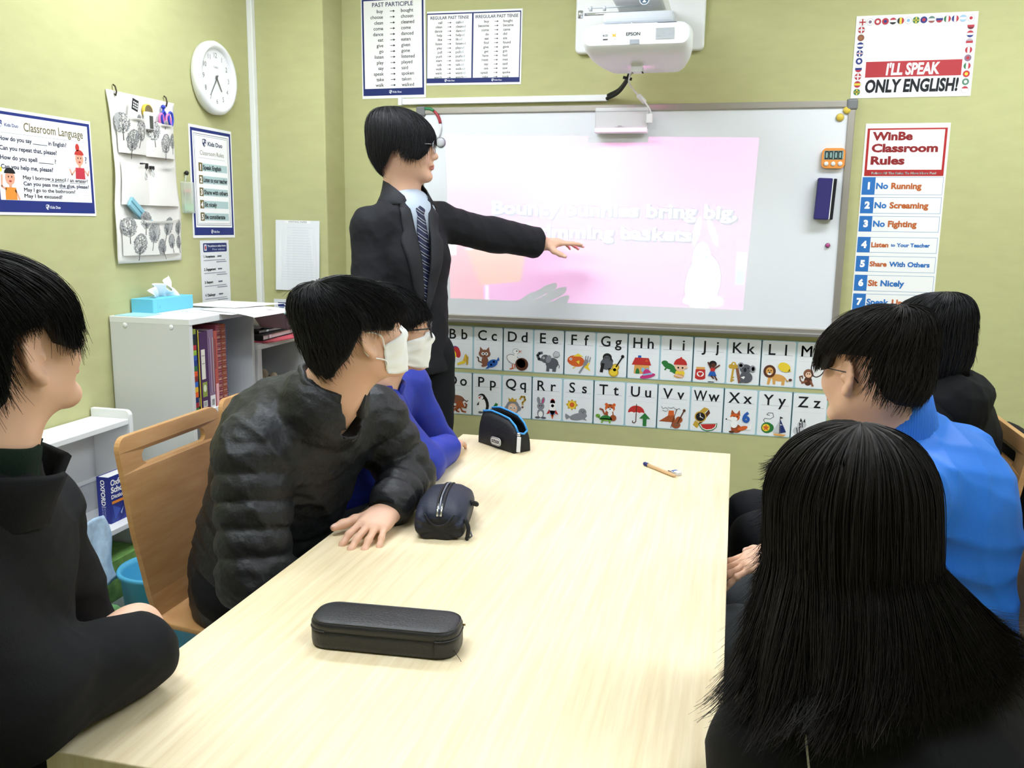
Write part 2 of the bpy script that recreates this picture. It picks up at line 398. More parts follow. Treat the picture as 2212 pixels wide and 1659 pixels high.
# ------------------------------------------------------------------ I'LL SPEAK ONLY ENGLISH!
U, V = tilt(UX, UZ, 0.2)
S = Sheet((0.779, -0.0012, 1.924), U, V, 0.428, 0.303, k=0.01)
S.rect(4.7, 7.6, 38.8, 13.4, '#b2353c', 1)
S.text("I'LL SPEAK", 21.6, 8.45, 4.1, '#ffffff', 'c', w=19.0, bold=0.036, shear=0.10)
S.text('ONLY ENGLISH!', 21.6, 2.15, 4.5, '#10121a', 'c', w=33.2, bold=0.04, shear=0.10)
def ball(x, y, cols, kind):
    r = 1.28; S.ell(x, y, r, r, '#8d9097', lv=1, n=16); r *= .92
    a, b, c = cols
    if kind == 'h':
        S.ell(x, y, r, r, b, lv=2, n=16); S.ell(x, y, r, r, a, lv=3, n=8, a0=20, a1=160); S.ell(x, y, r, r, c, lv=3, n=8, a0=200, a1=340)
    elif kind == 'v':
        S.ell(x, y, r, r, b, lv=2, n=16); S.ell(x, y, r, r, a, lv=3, n=8, a0=110, a1=250); S.ell(x, y, r, r, c, lv=3, n=8, a0=-70, a1=70)
    elif kind == 'd':
        S.ell(x, y, r, r, a, lv=2, n=16); S.ell(x, y, r*.5, r*.5, b, lv=3, n=12)
    else:
        S.ell(x, y, r, r, a, lv=2, n=16); S.rect(x-r*.95, y-r*.2, x+r*.95, y+r*.2, b, 3); S.rect(x-r*.2, y-r*.95, x+r*.2, y+r*.95, b, 3)
        S.rect(x-r*.9, y-r*.08, x+r*.9, y+r*.08, c, 4)
W_, R_, B_, G_, Y_, K_ = '#f1f1f1', '#b8323f', '#28357f', '#3f7a4c', '#e6d14a', '#25262a'
top = [((W_, R_, R_), 'x'), ((W_, '#7a6a86', W_), 'd'), ((R_, W_, R_), 'd'), ((R_, B_, R_), 'd'), ((R_, W_, K_), 'h'), ((K_, Y_, R_), 'v'), ((W_, '#88b4dc', W_), 'd'), ((G_, Y_, G_), 'x'), ((B_, R_, B_), 'd'), (('#5b7f74', W_, '#9c5a55'), 'h'), ((W_, B_, R_), 'h'), ((G_, W_, R_), 'v'), ((B_, W_, R_), 'v'), (('#9cc3df', W_, '#9cc3df'), 'h'), ((W_, R_, W_), 'd')]
for i, (cs, kd) in enumerate(top): ball(2.3+i*2.72, 28.0, cs, kd)
lf = [((R_, W_, W_), 'x'), (('#8f5a3c', '#a06a48', R_), 'd'), ((B_, W_, B_), 'h'), ((B_, W_, R_), 'x'), ((B_, W_, B_), 'd'), ((W_, B_, R_), 'h'), ((R_, W_, W_), 'x'), ((R_, Y_, R_), 'h'), ((G_, Y_, K_), 'x')]
for i, (cs, kd) in enumerate(lf): ball(2.1, 25.2-i*2.86, cs, kd)
rt = [((W_, R_, '#6e2230'), 'h'), ((R_, W_, B_), 'h'), (('#b2a4ad', R_, W_), 'h'), ((R_, W_, R_), 'v'), (('#8b6f86', R_, W_), 'd'), ((G_, W_, R_), 'v'), (('#c4322e', Y_, R_), 'd'), (('#55826a', W_, R_), 'd'), ((R_, W_, W_), 'h')]
for i, (cs, kd) in enumerate(rt): ball(40.6, 25.2-i*2.86, cs, kd)
S.build('slogan_poster', "white I'LL SPEAK ONLY ENGLISH! poster with a border of flag balls", 'poster')

# ------------------------------------------------------------------ WinBe Classroom Rules
U, V = tilt(UX, UZ, 0.1)
S = Sheet((0.845, -0.0012, 1.02), U, V, 0.305, 0.808, k=0.01)
RED, BL, OR = '#b02a2a', '#2f74c0', '#c0622a'
S.rect(0.8, 60.9, 29.6, 79.0, RED, 1); S.rect(1.7, 63.3, 28.7, 78.4, '#fcfcfc', 2)
for t, y, w in (('WinBe', 74.6, 14.6), ('Classroom', 70.1, 24.0), ('Rules', 65.4, 12.4)):
    S.text(t, 2.8, y, 2.95, '#8e2226', w=w, bold=0.045)
S.text('Follow All The Rules To Have More Fun!', 15.2, 61.6, 0.85, '#ffffff', 'c', w=23.5, bold=0.05)
rows = [(53.7, 60.5, '1', (('No', BL, 1), ('Running', OR, 1))), (46.5, 52.8, '2', (('No', BL, 1), ('Screaming', OR, 1))), (39.4, 45.5, '3', (('No', BL, 1), ('Fighting', OR, 1))),
        (31.2, 37.3, '4', (('Listen', OR, .8), ('to', BL, .5), ('Your Teacher', BL, .62))), (23.6, 29.8, '5', (('Share', OR, .82), ('With Others', BL, .82))),
        (15.9, 22.3, '6', (('Sit', OR, 1), ('Nicely', BL, 1))), (8.3, 14.8, '7', (('Speak', BL, 1), ('Up', OR, 1)))]
for y0, y1, n, words in rows:
    S.frame(0.4, y0, 29.8, y1, 0.14, '#6d93c4', 1); S.rect(0.4, y0, 5.2, y1, BL, 2); ym = (y0+y1)/2
    S.text(n, 2.9, ym-1.15, 2.5, '#ffffff', 'c', bold=0.06)
    x = 5.6
    for wd, col, sc in words:
        h = 2.25*sc; Vg, Fg = glyphs(wd, 0.038); W = (Vg[:, 0].max()-Vg[:, 0].min())*h/CAPH*1.06
        S.text(wd, x, ym-1.05*sc, h, col, w=W, bold=0.038); x += W+1.1*sc
S.build('rules_poster', 'tall white WinBe Classroom Rules poster with blue numbers right of the whiteboard', 'poster')

# ------------------------------------------------------------------ left wall: Classroom Language
S = Sheet((XL+0.0012, -1.640, 1.428), *tilt(UY, UZ, 0.15), 0.413, 0.304, k=0.01)
NV = '#20307a'
S.rect(0.4, 0.8, 40.7, 29.5, NV, 1); S.rect(1.6, 4.3, 39.6, 28.6, '#fafbfc', 2)
shield(S, 3.4, 25.9, 2.2, NV); S.text('Kids Duo', 5.2, 25.3, 0.95, NV, bold=0.02); S.text('Classroom Language', 12.4, 24.6, 2.5, '#756b45', w=25.0, bold=.012)
S.line([(2.2, 23.5), (38.6, 23.5)], 0.08, '#7d8290')
L4 = [('How do you say ______ in English?', 21.3, 27), ('Can you repeat that, please?', 18.6, 22.6), ('How do you spell ______ ?', 15.9, 22), ('Can you help me, please?', 13.3, 20.5)]
for t, y, w in L4: S.text(t, 2.6, y, 1.25, '#1b2040', w=w, bold=.022); S.line([(2.2, y-.75), (31, y-.75)], .05, '#9aa2bb')
L5 = [('May I borrow a pencil / an eraser?', 10.6, 27.6), ('Can you pass me the glue, please?', 8.8, 28), ('May I go to the bathroom?', 7.0, 21.5), ('May I be excused?', 5.2, 15.6)]
for t, y, w in L5: S.text(t, 10.6, y, 1.1, '#1b2040', w=w, bold=.022); S.line([(10.2, y-.45), (39, y-.45)], .05, '#9aa2bb')
S.line([(21.5, 10.3), (27.5, 10.3)], .1, '#1b2040'); S.line([(30, 10.3), (37, 10.3)], .1, '#1b2040'); S.line([(25, 8.5), (31, 8.5)], .1, '#1b2040')
def figure(x, y, k, hair, shirt, skin='#e8a98c'):
    S.poly([(x-2.1*k, y), (x+2.1*k, y), (x+1.9*k, y+3.4*k), (x-1.9*k, y+3.4*k)], shirt, 4)
    S.ell(x, y+6.0*k, 1.75*k, 2.0*k, skin, lv=4); S.ell(x, y+7.2*k, 2.0*k, 1.6*k, hair, lv=5, a0=0, a1=180); S.rect(x-.5*k, y+3.2*k, x+.5*k, y+4.4*k, skin, 3)
    S.ell(x, y+5.1*k, .5*k, .25*k, '#b2342f', lv=6); S.ell(x-.6*k, y+6.3*k, .2*k, .28*k, '#241a18', lv=6); S.ell(x+.6*k, y+6.3*k, .2*k, .28*k, '#241a18', lv=6)
figure(35.0, 11.7, 1.05, '#c23a32', '#c43846'); S.line([(33, 14.6), (31.2, 12.9), (30.4, 14.6)], .55, '#e8a98c', 4); S.line([(37, 14.6), (38.5, 13), (39, 14.4)], .55, '#e8a98c', 4); S.ell(34.4, 21.6, .9, 1.2, '#c23a32', lv=5)
S.text('?', 37.6, 16.9, 2.0, '#3d4668', bold=.02)
figure(5.6, 4.4, 1.05, '#16161c', '#e8943a'); S.line([(3.8, 7.4), (2.3, 8.2), (2.6, 11.4)], .6, '#e8a98c', 4); S.line([(7.4, 7.2), (8.6, 4.6)], .6, '#e8a98c', 4); S.ell(2.3, 13.0, .6, .7, '#f0d63c', lv=4)
duo(S, 22, 2.1, 0.8, '#eef1f8', NV)
S.build('phrase_poster', 'white Classroom Language poster with navy border at the left edge of the wall', 'poster')
# ------------------------------------------------------------------ left wall: classroom rules
S = Sheet((XL+0.0012, -0.682, 1.350), *tilt(UY, UZ, -0.25), 0.303, 0.437, k=0.01)
S.rect(1.0, 1.1, 29.5, 42.6, NV, 1); S.rect(2.2, 4.2, 28.3, 41.4, '#fafbfc', 2)
S.frame(3.0, 5.0, 27.5, 40.6, .18, '#26305f', 3); S.frame(3.7, 5.7, 26.8, 39.9, .10, '#26305f', 3)
shield(S, 10.2, 37.3, 3.2, '#26305f'); S.text('Kids Duo', 12.6, 36.4, 1.6, '#33405f', w=10.5, bold=.03); S.text('Classroom Rules', 15.4, 32.6, 1.7, '#7f7a62', 'c', w=17)
S.line([(6, 31.4), (24.5, 31.4)], .08, '#7d8290')
for i, t in enumerate(('Speak English', 'Listen to your teacher', 'Share with others', 'Sit nicely', 'Be considerate')):
    y = 26.4-i*4.85; S.rect(5.6, y, 26.0, y+2.9, '#b7d0d2', 3); S.rect(5.6, y-.2, 8.2, y+3.1, '#75663a', 4)
    S.text(str(i+1), 6.9, y+.35, 2.1, '#ffffff', 'c', bold=.04, lv=5); S.text(t, 8.6, y+.6, 1.7, '#1d2328', wmax=17.2, bold=.03, lv=5)
duo(S, 15.6, 2.1, 0.8, '#eef1f8', NV)
S.build('rules_poster', 'navy framed Classroom Rules poster below the round clock', 'poster')
# ------------------------------------------------------------------ left wall: narrow policy sheet
S = Sheet((XL+0.0012, -0.640, 0.955), *tilt(UY, UZ, -0.2), 0.208, 0.385, '#eceef2', k=0.01)
S.rr(2.0, 33.8, 19.2, 37.4, .5, '#25346f', 1); S.rect(2.8, 34.4, 4.4, 36.9, '#e9edf6', 2); S.ell(3.6, 35.6, .5, .9, '#b8404a', lv=3)
S.text('The policies to realize dreams', 5.0, 35.9, .75, '#f2f4f9', w=13.4, bold=.02); S.text('Five values', 8.5, 34.5, .75, '#cfd6ea', w=9)
for i, t in enumerate(('Acceptance', 'Engagement', 'Respect', 'Challenge', 'Praise')):
    y = 31.6-i*5.2; S.text('%d. %s' % (i+1, t), 2.0, y, 1.0, '#20242e', wmax=9.5, bold=.03); S.line([(12, y+.4), (14.8, y+.4)], .55, '#5a6070')
    S.line([(2, y-1.1), (17.6, y-1.1)], .35, '#a8adb9'); S.line([(11, y-1.9), (18.4, y-1.9)], .35, '#8d93a2')
S.build('policy_sheet', 'narrow white sheet of five numbered policies under the navy rules poster', 'poster')
# ------------------------------------------------------------------ pillar: writing paper and label sheet
S = Sheet((-1.610, -0.1912, 1.118), *tilt(UX, UZ, -0.6), 0.212, 0.308, '#eceff4', k=0.01, curl=0.012)
S.rect(4.6, 29.6, 16.8, 30.6, '#fbfbfc', 1); S.text('WRITING PAPER', 10.7, 29.75, .75, '#8a8f99', 'c', w=9.0)
for i in range(21): S.line([(1.6, 27.6-i*1.14), (19.8, 27.6-i*1.14)], .06, '#b9c4d8', 1)
S.line([(1.4, 2.6), (3, 2.6)], .12, '#6b7078', 1); S.line([(1.4, 1.8), (3, 1.8)], .12, '#6b7078', 1)
S.build('writing_paper', 'white lined writing paper taped to the wall left of the teacher', 'paper')
S = Sheet((-1.628, -0.1912, 0.90), *tilt(UX, UZ, 0.0), 0.21, 0.176, '#e6e9ef', k=0.01)
for y in (14.3, 10.0):
    S.rect(2.0, y, 5.9, y+1.8, NV, 1); S.rect(2.5, y-.9, 4.8, y-.1, '#8093b8', 1); S.ell(5.4, y+.9, .45, .45, '#e9edf6', lv=2); S.rect(5.2, y-1.6, 9.6, y-.5, '#f6f7f9', 2)
S.build('label_sheet', 'pale sheet with small navy labels below the writing paper', 'paper')
# ------------------------------------------------------------------ alphabet cards under the whiteboard
PAL = dict(k='#1d1a1c', w='#fbfbfb', r='#c23330', o='#d8642c', y='#f0d23c', g='#2f7a3a', l='#7fb84a', b='#2a5fb4', c='#8cc4e4', n='#8a5a44', d='#5b3423', s='#8d8f96', z='#5d5f66', t='#e0a85c', p='#f0c6a8', m='#c9397c', u='#24356f', v='#6b3a88', a='#c8a23c', e='#c9ccd2', i='#a5542c')
def draw(S, prog):
    lv = 2
    for cmd in prog.split(';'):
        a = cmd.split()
        if not a: continue
        lv = min(lv+1, 13)
        if a[0] == 'e':
            f = [float(x) for x in a[2:]]; S.ell(f[0], f[1], f[2], f[3] if len(f) > 3 else f[2], PAL[a[1]], rot=f[4] if len(f) > 4 else 0, lv=lv, n=16)
        elif a[0] == 'h':     # half ellipse (upper)
            f = [float(x) for x in a[2:]]; S.ell(f[0], f[1], f[2], f[3], PAL[a[1]], rot=f[4] if len(f) > 4 else 0, lv=lv, n=12, a0=0, a1=180)
        elif a[0] == 'p': S.poly([tuple(map(float, x.split(','))) for x in a[2:]], PAL[a[1]], lv)
        elif a[0] == 'l': S.line([tuple(map(float, x.split(','))) for x in a[3:]], float(a[2]), PAL[a[1]], lv)
        elif a[0] == 't': S.text(a[2], float(a[3]), float(a[4]), float(a[5]), PAL[a[1]], 'c', bold=.05, lv=lv)
CARDS = {
 'B': ('a beach ball and a banana', 'e w 4.5 7 3;e v 4.9 8 2.2 1.9;e r 6 7 1.5 2.6 20;e y 3.6 6 1.9 2.4 20;e b 2.3 8 .9 1.4;p y 10,6.6 11.2,4 9.5,2 6.2,1.2 6,2 8.6,3.2 9.4,5;p a 10,6.6 11.4,5 11.2,1.6 10.4,1.4 10.2,4;p t 9.6,6.2 9.8,3 9,3.4'),
 'C': ('a brown cat and a blue wrapped sweet', 'p n 2.6,7.2 2.9,10.2 4.4,8.6;p n 5.6,8.6 7.0,10.2 7.4,7.2;e n 5 7 2.8 1.9;e n 5.2 3.6 1.6 2.4;l d .5 3.6,3 2.2,3.6 2.2,5 1.6,5.4;e w 4.3 7 .8 .7;e w 5.9 7 .8 .7;e k 4.4 7 .35;e k 5.8 7 .35;e d 5.1 6.2 .4 .25;e n 4.4 1.5 .9 .5;p b 10.6,4.2 11.6,6 12,4.4 11,4;p b 6.4,1.2 5.4,.2 7,.4 7.4,1.4;e b 8.7 2.8 2.6 1.7 25;e w 8.2 2.2 .5;e c 9.4 3.6 .5'),
 'D': ('a white duck and a chocolate doughnut', 'e s 5.6 8.8 1.6 1.3;e s 4.4 5.2 3.3 2.1 -25;p s 1.2,6.8 3,5 2.6,3.4;e w 5.6 8.8 1.4 1.1;e w 4.4 5.2 3.0 1.8 -25;p w 5.2,8 6.4,7.6 6,5.6 4,5;p o 6.8,9 8.6,9.4 7.2,8.6 8.6,8;e k 6 9 .3;l o .4 4,3 4.2,1.2;l o .4 5,3 5.2,1.4;l o .5 3,.8 4.6,1.2;e d 8.4 3.2 3 2.9;e n 8 3.7 2 1.9;e d 8.3 3.3 1.8;e w 8.4 3.1 1.1'),
 'E': ('a grey elephant', 'e z 8.2 4.3 2.9 2.5 10;e z 5.2 6.2 2 1.9;l z 1.2 3.8,5.6 2.2,6 1.6,7.6 2.4,8.6 3.6,8.8;p z 5.6,.6 7,.6 7.2,4 5.8,4;p z 8.4,.6 10,.6 10.4,4 8.4,4;e s 6.6 6.2 1.2 1.8 -20;e w 4.4 6.6 .5;e k 4.4 6.6 .25;l z .3 10.8,4.6 11.6,3.2 11.4,2.4;l s .25 9.2,6.6 8.6,8.4 9.6,9.8 11.2,9.4 11.6,8 10.6,7 9.4,7.2;e e 10.2 8.4 1.2 1.1'),
 'F': ('an orange fish and a fork', 'e o 5 6 3.9 2.5 -8;p y 3.6,8 5.8,9.4 8.4,8;p y 8.6,4.6 11.4,5.6 10.4,3.8 11.6,1.8 8.4,3.4;p y 5,5.8 6.6,6.4 6.4,4.6;e w 2.7 6.8 .6;e k 2.7 6.8 .3;p r 1,5.8 1.9,5.4 1.8,6.2;p y 4,3.4 3.4,2.4 5.2,3.4;l s .8 6.6,.8 9.2,5;l s 1.6 9,4.8 9.8,6.4;l s .4 9,6 9.4,8.4;l s .4 10,6.2 10.4,8.4;l s .4 11,6 11.4,8'),
 'G': ('a gorilla and a guitar', 'e k 5 6.6 2.4 2.2;e z 4.6 5.4 2.8 2.6;e k 4.8 8.4 2 1.8;e z 4.7 7.8 1.4 1.3;l k 1.4 3,5.4 2.4,2;l k 1.3 6,3.4 6.4,1.6;e k 4.2 8.2 .25;e k 5.3 8.2 .25;e a 7.8 1.9 2.2 1.9;e a 8.6 4.2 1.6 1.6;e y 7.8 1.9 1.7 1.4;e y 8.5 4.1 1.1 1.2;e k 8.2 3.1 .7;l k .6 8.8,4.4 11.4,8.8;e k 11.5 9.1 .7'),
 'H': ('a red roofed house and a pink hat', 'p t 2.6,2 2.8,6 9.2,6 9.2,2;p r 1.6,5.8 3,9 8.8,9 10,5.8;p b 4.2,9 4.2,10 5.6,10 5.6,9;p o 7.2,7.4 8,8.4 8.8,7.4;h g 4.2 2 .9 2.4;e c 6.6 3.8 .8 1;e c 8.4 3.8 .7 1;e m 8.6 1.2 3.4 1 15;h m 8.6 1.2 2 3 15;l c .7 6.8,1.6 10.4,2.4'),
 'I': ('a green iguana and a red haired boy', 'e g 3.6 6 2.8 1.3 -20;e g 1.8 7.4 1.4 1;e g 6.2 4 2.4 1.1 -30;l g .7 2.8,5.6 2,4.4;l g .7 4.8,5 4.4,3.8;e y 8.4 3.2 2 1.6;e t 8 2 2.2 .9;e p 8.4 6.2 2.4 2.2;h r 8.4 6.8 2.8 2.9;p r 7.6,9.4 8.8,10.4 9.2,9.2;e k 7.6 5.6 .4;e k 9.4 5.6 .4;l p .8 6.4,2.4 9.6,1.6;e p 11 5.8 .5'),
 'J': ('a red jar of jam and a jumping girl', 'e r 3 1.8 2.2 .9;p r .8,1.6 5.2,1.6 5,5.4 1,5.4;p t 1.2,5.4 4.8,5.4 4.8,6.4 1.2,6.4;e w 3 3.4 1.5 1.2;e r 2.6 3.6 .6;e r 3.4 3.6 .6;p r 2.1,3.4 3.9,3.4 3,2.3;e k 8 8 1.6 1.4;e d 8.2 7.4 1 1;p r 7,6.4 9.2,6.4 8.8,4.6 7.2,4.6;p b 7,4.8 9,4.8 9.8,2.8 6.2,2.8;l d .6 7.2,6.2 6,8.6;l d .6 9,6.2 10.8,7.6;l d .6 7.6,2.8 8.6,1.8;l d .6 9,2.8 10,1.2;l k .3 6.4,.3 8.8,.3'),
 'K': ('a yellow key and a koala', 'e a 2.6 8.4 1;e a 1.6 7.4 1;e a 3.4 7.4 1;e w 2.6 8.5 .35;l a .8 2.6,7 2,1;l a .6 2,1.4 3,1.6;l a .6 2.1,2.6 2.9,2.8;l n 1.2 4.2,6.4 5.4,.8;e z 8 3 2.6 2.4;e z 7.6 6.6 2.4 2;e s 5.6 8 1.3;e s 10.4 6.8 1.2 1.5;e w 5.6 8 .7;e w 10.6 6.8 .6 .9;e k 7.4 6.2 .6 .9;e k 6.4 7 .3;e k 8.6 7 .3;p w 5.8,3 7.8,3.8 7,2.2;l z .9 6,4.4 8,3.6;l z .9 5.6,1 8,1.4'),
 'L': ('a lion and a lemon', 'e t 7 3.6 2.9 1.5 -8;p t 2.6,.6 3.6,.6 4.4,4 3,4;p t 5,.8 6,.8 6,4 4.6,4;p t 8.4,.6 9.6,.6 9.8,4 8.6,4;e d 3.4 6.2 2.5 2.7;e t 3.4 6.2 1.5 1.7;e w 3.4 5.2 .8 .6;e k 2.9 6.6 .25;e k 4 6.6 .25;e k 3.4 5.7 .4 .3;l t .4 9.8,3.6 10.6,2.4 11.6,2.8;e d 11.9 3 .7 .5;e y 9.2 8.2 2.6 1.9 -25;p y 11.2,7.6 12,6.6 10.8,6.4'),
 'M': ('a brown monkey', 'e n 5 6 2;e d 5 3 1.6 2;l n .8 4.4,3 2.6,2;l n .5 3.4,2 2,3 1.6,4.6 2.6,5 2.8,4;e p 5 5.6 1.2;e k 4.6 6 .25;e k 5.4 6 .25;l n .8 6,3 7,1'),
 'N': ('a brown bird nest', 'e n 6 2.6 4 1.8;e d 6 3.4 3.2 1;e c 5 4 .9 1.1;e c 7 4 .9 1.1'),
 'O': ('a brown ox and an orange octopus', 'e n 6 6.6 3.8 2;e n 2.8 7.4 1.9 1.7;e d 2.8 8.4 1.9 .7;p d 1.4,8.6 .6,10 1.6,9.6 2.2,8.6;p d 3.4,8.8 4.6,9.8 4.8,9 4,8.2;l i .9 2.8,5.4 3,3.4;l i .9 8.6,5.4 9.4,3.6;l d .4 9.6,6.8 11,5.8 11.6,6.4;e i 7.6 4.4 1.6 1.7;l i .7 7.4,3.4 5,3.2 4,2 5,1.2;l i .7 7.4,3 6,1.4 7.4,.8;l i .7 8,3 9,1.2 10.6,1;l i .7 8.4,3.4 10.6,3 11,4.4 10.2,5;l i .7 7,3 5,1.8'),
 'P': ('a penguin and a green pencil', 'e k 5 5.4 2.5 4.2 12;e w 4.2 5 2 3.4 10;e k 4.2 8.6 1.7 1.4;e w 3.7 8.2 1.2 1;p r 2.6,8.2 3.6,8.7 3.4,7.4;e k 3.8 8.7 .25;p k 1.8,4.6 3,6.4 2.8,4.6;e z 3.6 1.3 1 .5;e z 5.2 1.3 1 .5;p g 8,1.8 9.2,1.2 12,5.6 10.8,6.2;p t 8,1.8 9.2,1.2 7.6,.2;p k 7.9,.9 8.2,.7 7.6,.2'),
 'Q': ('a grey haired queen and a question mark', 'e s 4.8 4.6 3.2 3.2;e s 2.4 4.2 1.3;e s 7.4 4.2 1.3;e p 4.8 4 2.2 2.4;e w 4 4.4 .6;e w 5.6 4.4 .6;e k 4 4.3 .3;e k 5.6 4.3 .3;p a 3,7.2 2.8,9 3.8,8.2 4.6,9.2 5.6,8.2 6.6,8.8 6.4,7.2;p b 3.4,.2 6.4,.2 5.8,1.8 4,1.8;l a .8 8.2,8.6 8.8,9.8 10.2,9.8 10.6,8.4 9.4,7.2 9.4,6.2;e n 9.4 5 .5'),
 'R': ('a grey rabbit and a rocket', 'e s 3.8 2.8 1.6 2.2;e s 3.8 6 1.7 1.6;e s 2.8 8.6 .8 1.7 10;e s 4.8 8.6 .8 1.7 -14;e m 4.8 8.5 .35 1.2 -14;e w 3.8 2.4 1 1.4;e z 2.4 .8 1.2 .5;e z 5.2 .8 1.2 .5;e k 3.3 6.3 .25;e k 4.3 6.3 .25;e w 9.2 6 1.5 3.4;h r 9.2 7.8 1.1 2;e b 9.2 6.6 .7;e c 9.2 6.6 .4;p r 7.8,5 6.4,2.6 8,3.2;p r 10.6,5 12,2.6 10.4,3.2;p b 7.9,4.4 10.5,4.4 10,2.6 8.4,2.6;p o 8.4,2.6 10,2.6 9.2,.4;p y 8.8,2.6 9.6,2.6 9.2,1.4'),
 'S': ('a yellow sun and a grey seal', 'p a 4,10.2 4.7,9.2 5.8,9.6 5.8,8.4 6.8,7.6 5.8,6.8 5.8,5.6 4.7,6 4,5 3.3,6 2.2,5.6 2.2,6.8 1.2,7.6 2.2,8.4 2.2,9.6 3.3,9.2;e y 4 7.6 1.8;e o 4 7.6 1.1;e s 7 2.4 4 1.6 12;e s 8.8 4.6 1.8 1.7;p s 1,2.2 1.2,3.6 3.6,2.2 1.6,.8;p s 8.6,1.6 11,.8 9.4,2.6;e z 8.4 5 .25;e z 9.6 5 .25;e z 9 4.4 .4 .25'),
 'T': ('a tiger and a green turtle', 'e i 6.8 4.6 1.9 2.2;e o 7 7.2 2.2 1.9;e o 5.4 8.8 .7;e o 8.8 8.8 .7;e w 7 6.4 1.6 1;e w 7.2 4.6 1 1.6;e k 6.4 7.4 .25;e k 7.8 7.4 .25;e k 7.1 6.8 .35 .25;l d .3 6.8,9 7,8.4;l d .3 7.6,9 7.4,8.4;l i .7 4.8,4.4 3.8,6.4 2.6,6.8;e i 8.6 3 1.4;h g 5.4 2 2.7 2;e l 5.4 2 2.8 .6;e l 1.8 3.6 1.1 .8;l l .6 2.2,3.2 3,2.2;l l .7 4,1.6 3.6,.6;l l .7 7,1.6 7.2,.6;e k 1.5 3.8 .2'),
 'U': ('a red umbrella and a green arrow', 'h r 4.6 6 3.6 3.2;e w 2.6 5.9 .9 .4;e w 4.8 5.9 1 .4;e w 7 5.9 .9 .4;l d .35 4.6,9.8 4.6,2;l d .35 4.6,2.2 4,1.4 3.2,1.6 3.2,2.4;p g 6,3.6 8.4,6.2 10.8,3.6 9.2,3.6 9.2,.3 7.6,.3 7.6,3.6'),
 'V': ('a volcano and a violin', 'p i .6,3 4.8,6 7,6 8,2.8;p o 4.4,5.6 4.6,8 6.8,8 7,5.6 6.2,6.2 5.6,5.2 5,6.2;l s .25 1.4,9.6 2.2,8.6 3.2,9.2 4.4,8.4;l s .25 2,8 3.4,7.4 4.2,8;l s .25 6.6,9.4 8,8.4 9,9.2 9.6,8.6;l s .25 4.2,9.4 5.6,9 6.6,9.6;e i 8 1.8 1.9 1.5;e i 9.2 4.2 1.5 1.4;e n 8.2 2 1.2 .9;l d .5 8.6,2.6 11,8;e d 11.2 8.4 .6;l d .25 5.8,.4 8,8.8'),
 'W': ('a gold watch and a watermelon slice', 'p a 5.4,7.4 7.6,9.8 5.6,10.4 3.8,8.6;p a 2,4.4 4.2,3.2 3,1 1.2,2.4;p d 6.4,8 7.6,9.6 8.2,8 5,3.6 3.4,2.6 4,4;e a 4.2 6.2 2.5 2.4;e k 4.2 6.2 2 1.9;e w 4.2 6.2 .3;l w .25 4.2,6.2 5.4,5.6;l w .25 4.2,6.2 4,7.6;p g 3.4,3 11.4,3.8 11.2,2 9.6,.6 7,0 5,.8;p w 3.9,2.9 11.1,3.6 10.8,2 9.4,.9 7,.4 5.2,1.1;p r 4.4,2.9 10.8,3.5 10.4,2.1 9.2,1.2 7,.8 5.4,1.4'),
 'X': ('a fox and a blue number 6', 'e i 5.4 2 2.2 1.9;e o 4.6 7 2 1.7;p i 2.8,8 3.2,10.2 4.6,8.6;p i 5.2,8.4 6.4,10.2 6.8,7.6;e w 4 6.2 1.7 1;p w 2.4,6.8 1,6 2.8,5.6;e k 1.1 6 .3;e k 4.2 7.3 .25;e k 5.6 7.3 .25;e w 4.4 4 1.5 1.7;e o 8 2.4 2.2 .9 20;p w 9.6,2.4 11.6,4.8 11.4,2.2 9.8,1.6;e d 3.6 .6 1.2 .5;t b 6 9.2 5.2 4.2'),
 'Y': ('a green yo-yo and a sailing yacht', 'l z .25 3.2,5.4 2.4,6.6 3,7.4 5,7.2 6.4,8.2 6,9.8 4.2,9.8 3.6,9 4.8,8.8;e g 4 3.4 2.4;e g 4.8 3.4 2;e y 3.6 3.4 1.6;p o 3.6,4.8 4,3.9 5,3.8 4.2,3.1 4.6,2.1 3.6,2.7 2.6,2.1 3,3.1 2.2,3.8 3.2,3.9;p e 8.8,6.6 6.4,1.8 9,1.4;p u 9.2,7.4 9.4,1.4 11.8,2;p w 9.2,5.4 10.2,5 9.3,4.8;l z .25 9.1,1.2 9.1,8.4;p k 9.1,8.6 10.4,8 9.1,7.6;p t 6.6,1.2 11.8,1 10.8,.1 7.2,.3'),
 'Z': ('a striped zebra', 'e e 4 5.6 1.8 1.6;e e 3 3 2.4 2;p k 3,7 3.4,8.6 4.2,7;p k 4.4,7 5,8.4 5.4,6.6;l k .35 3,6.4 3.4,4.4;l k .35 4,6.8 4.2,4.6;l k .35 2,4.2 2.4,2;l k .35 3,4.6 3.4,1.6;e k 3.4 6 .25'),
}
TEAL = '#a9cfdc'
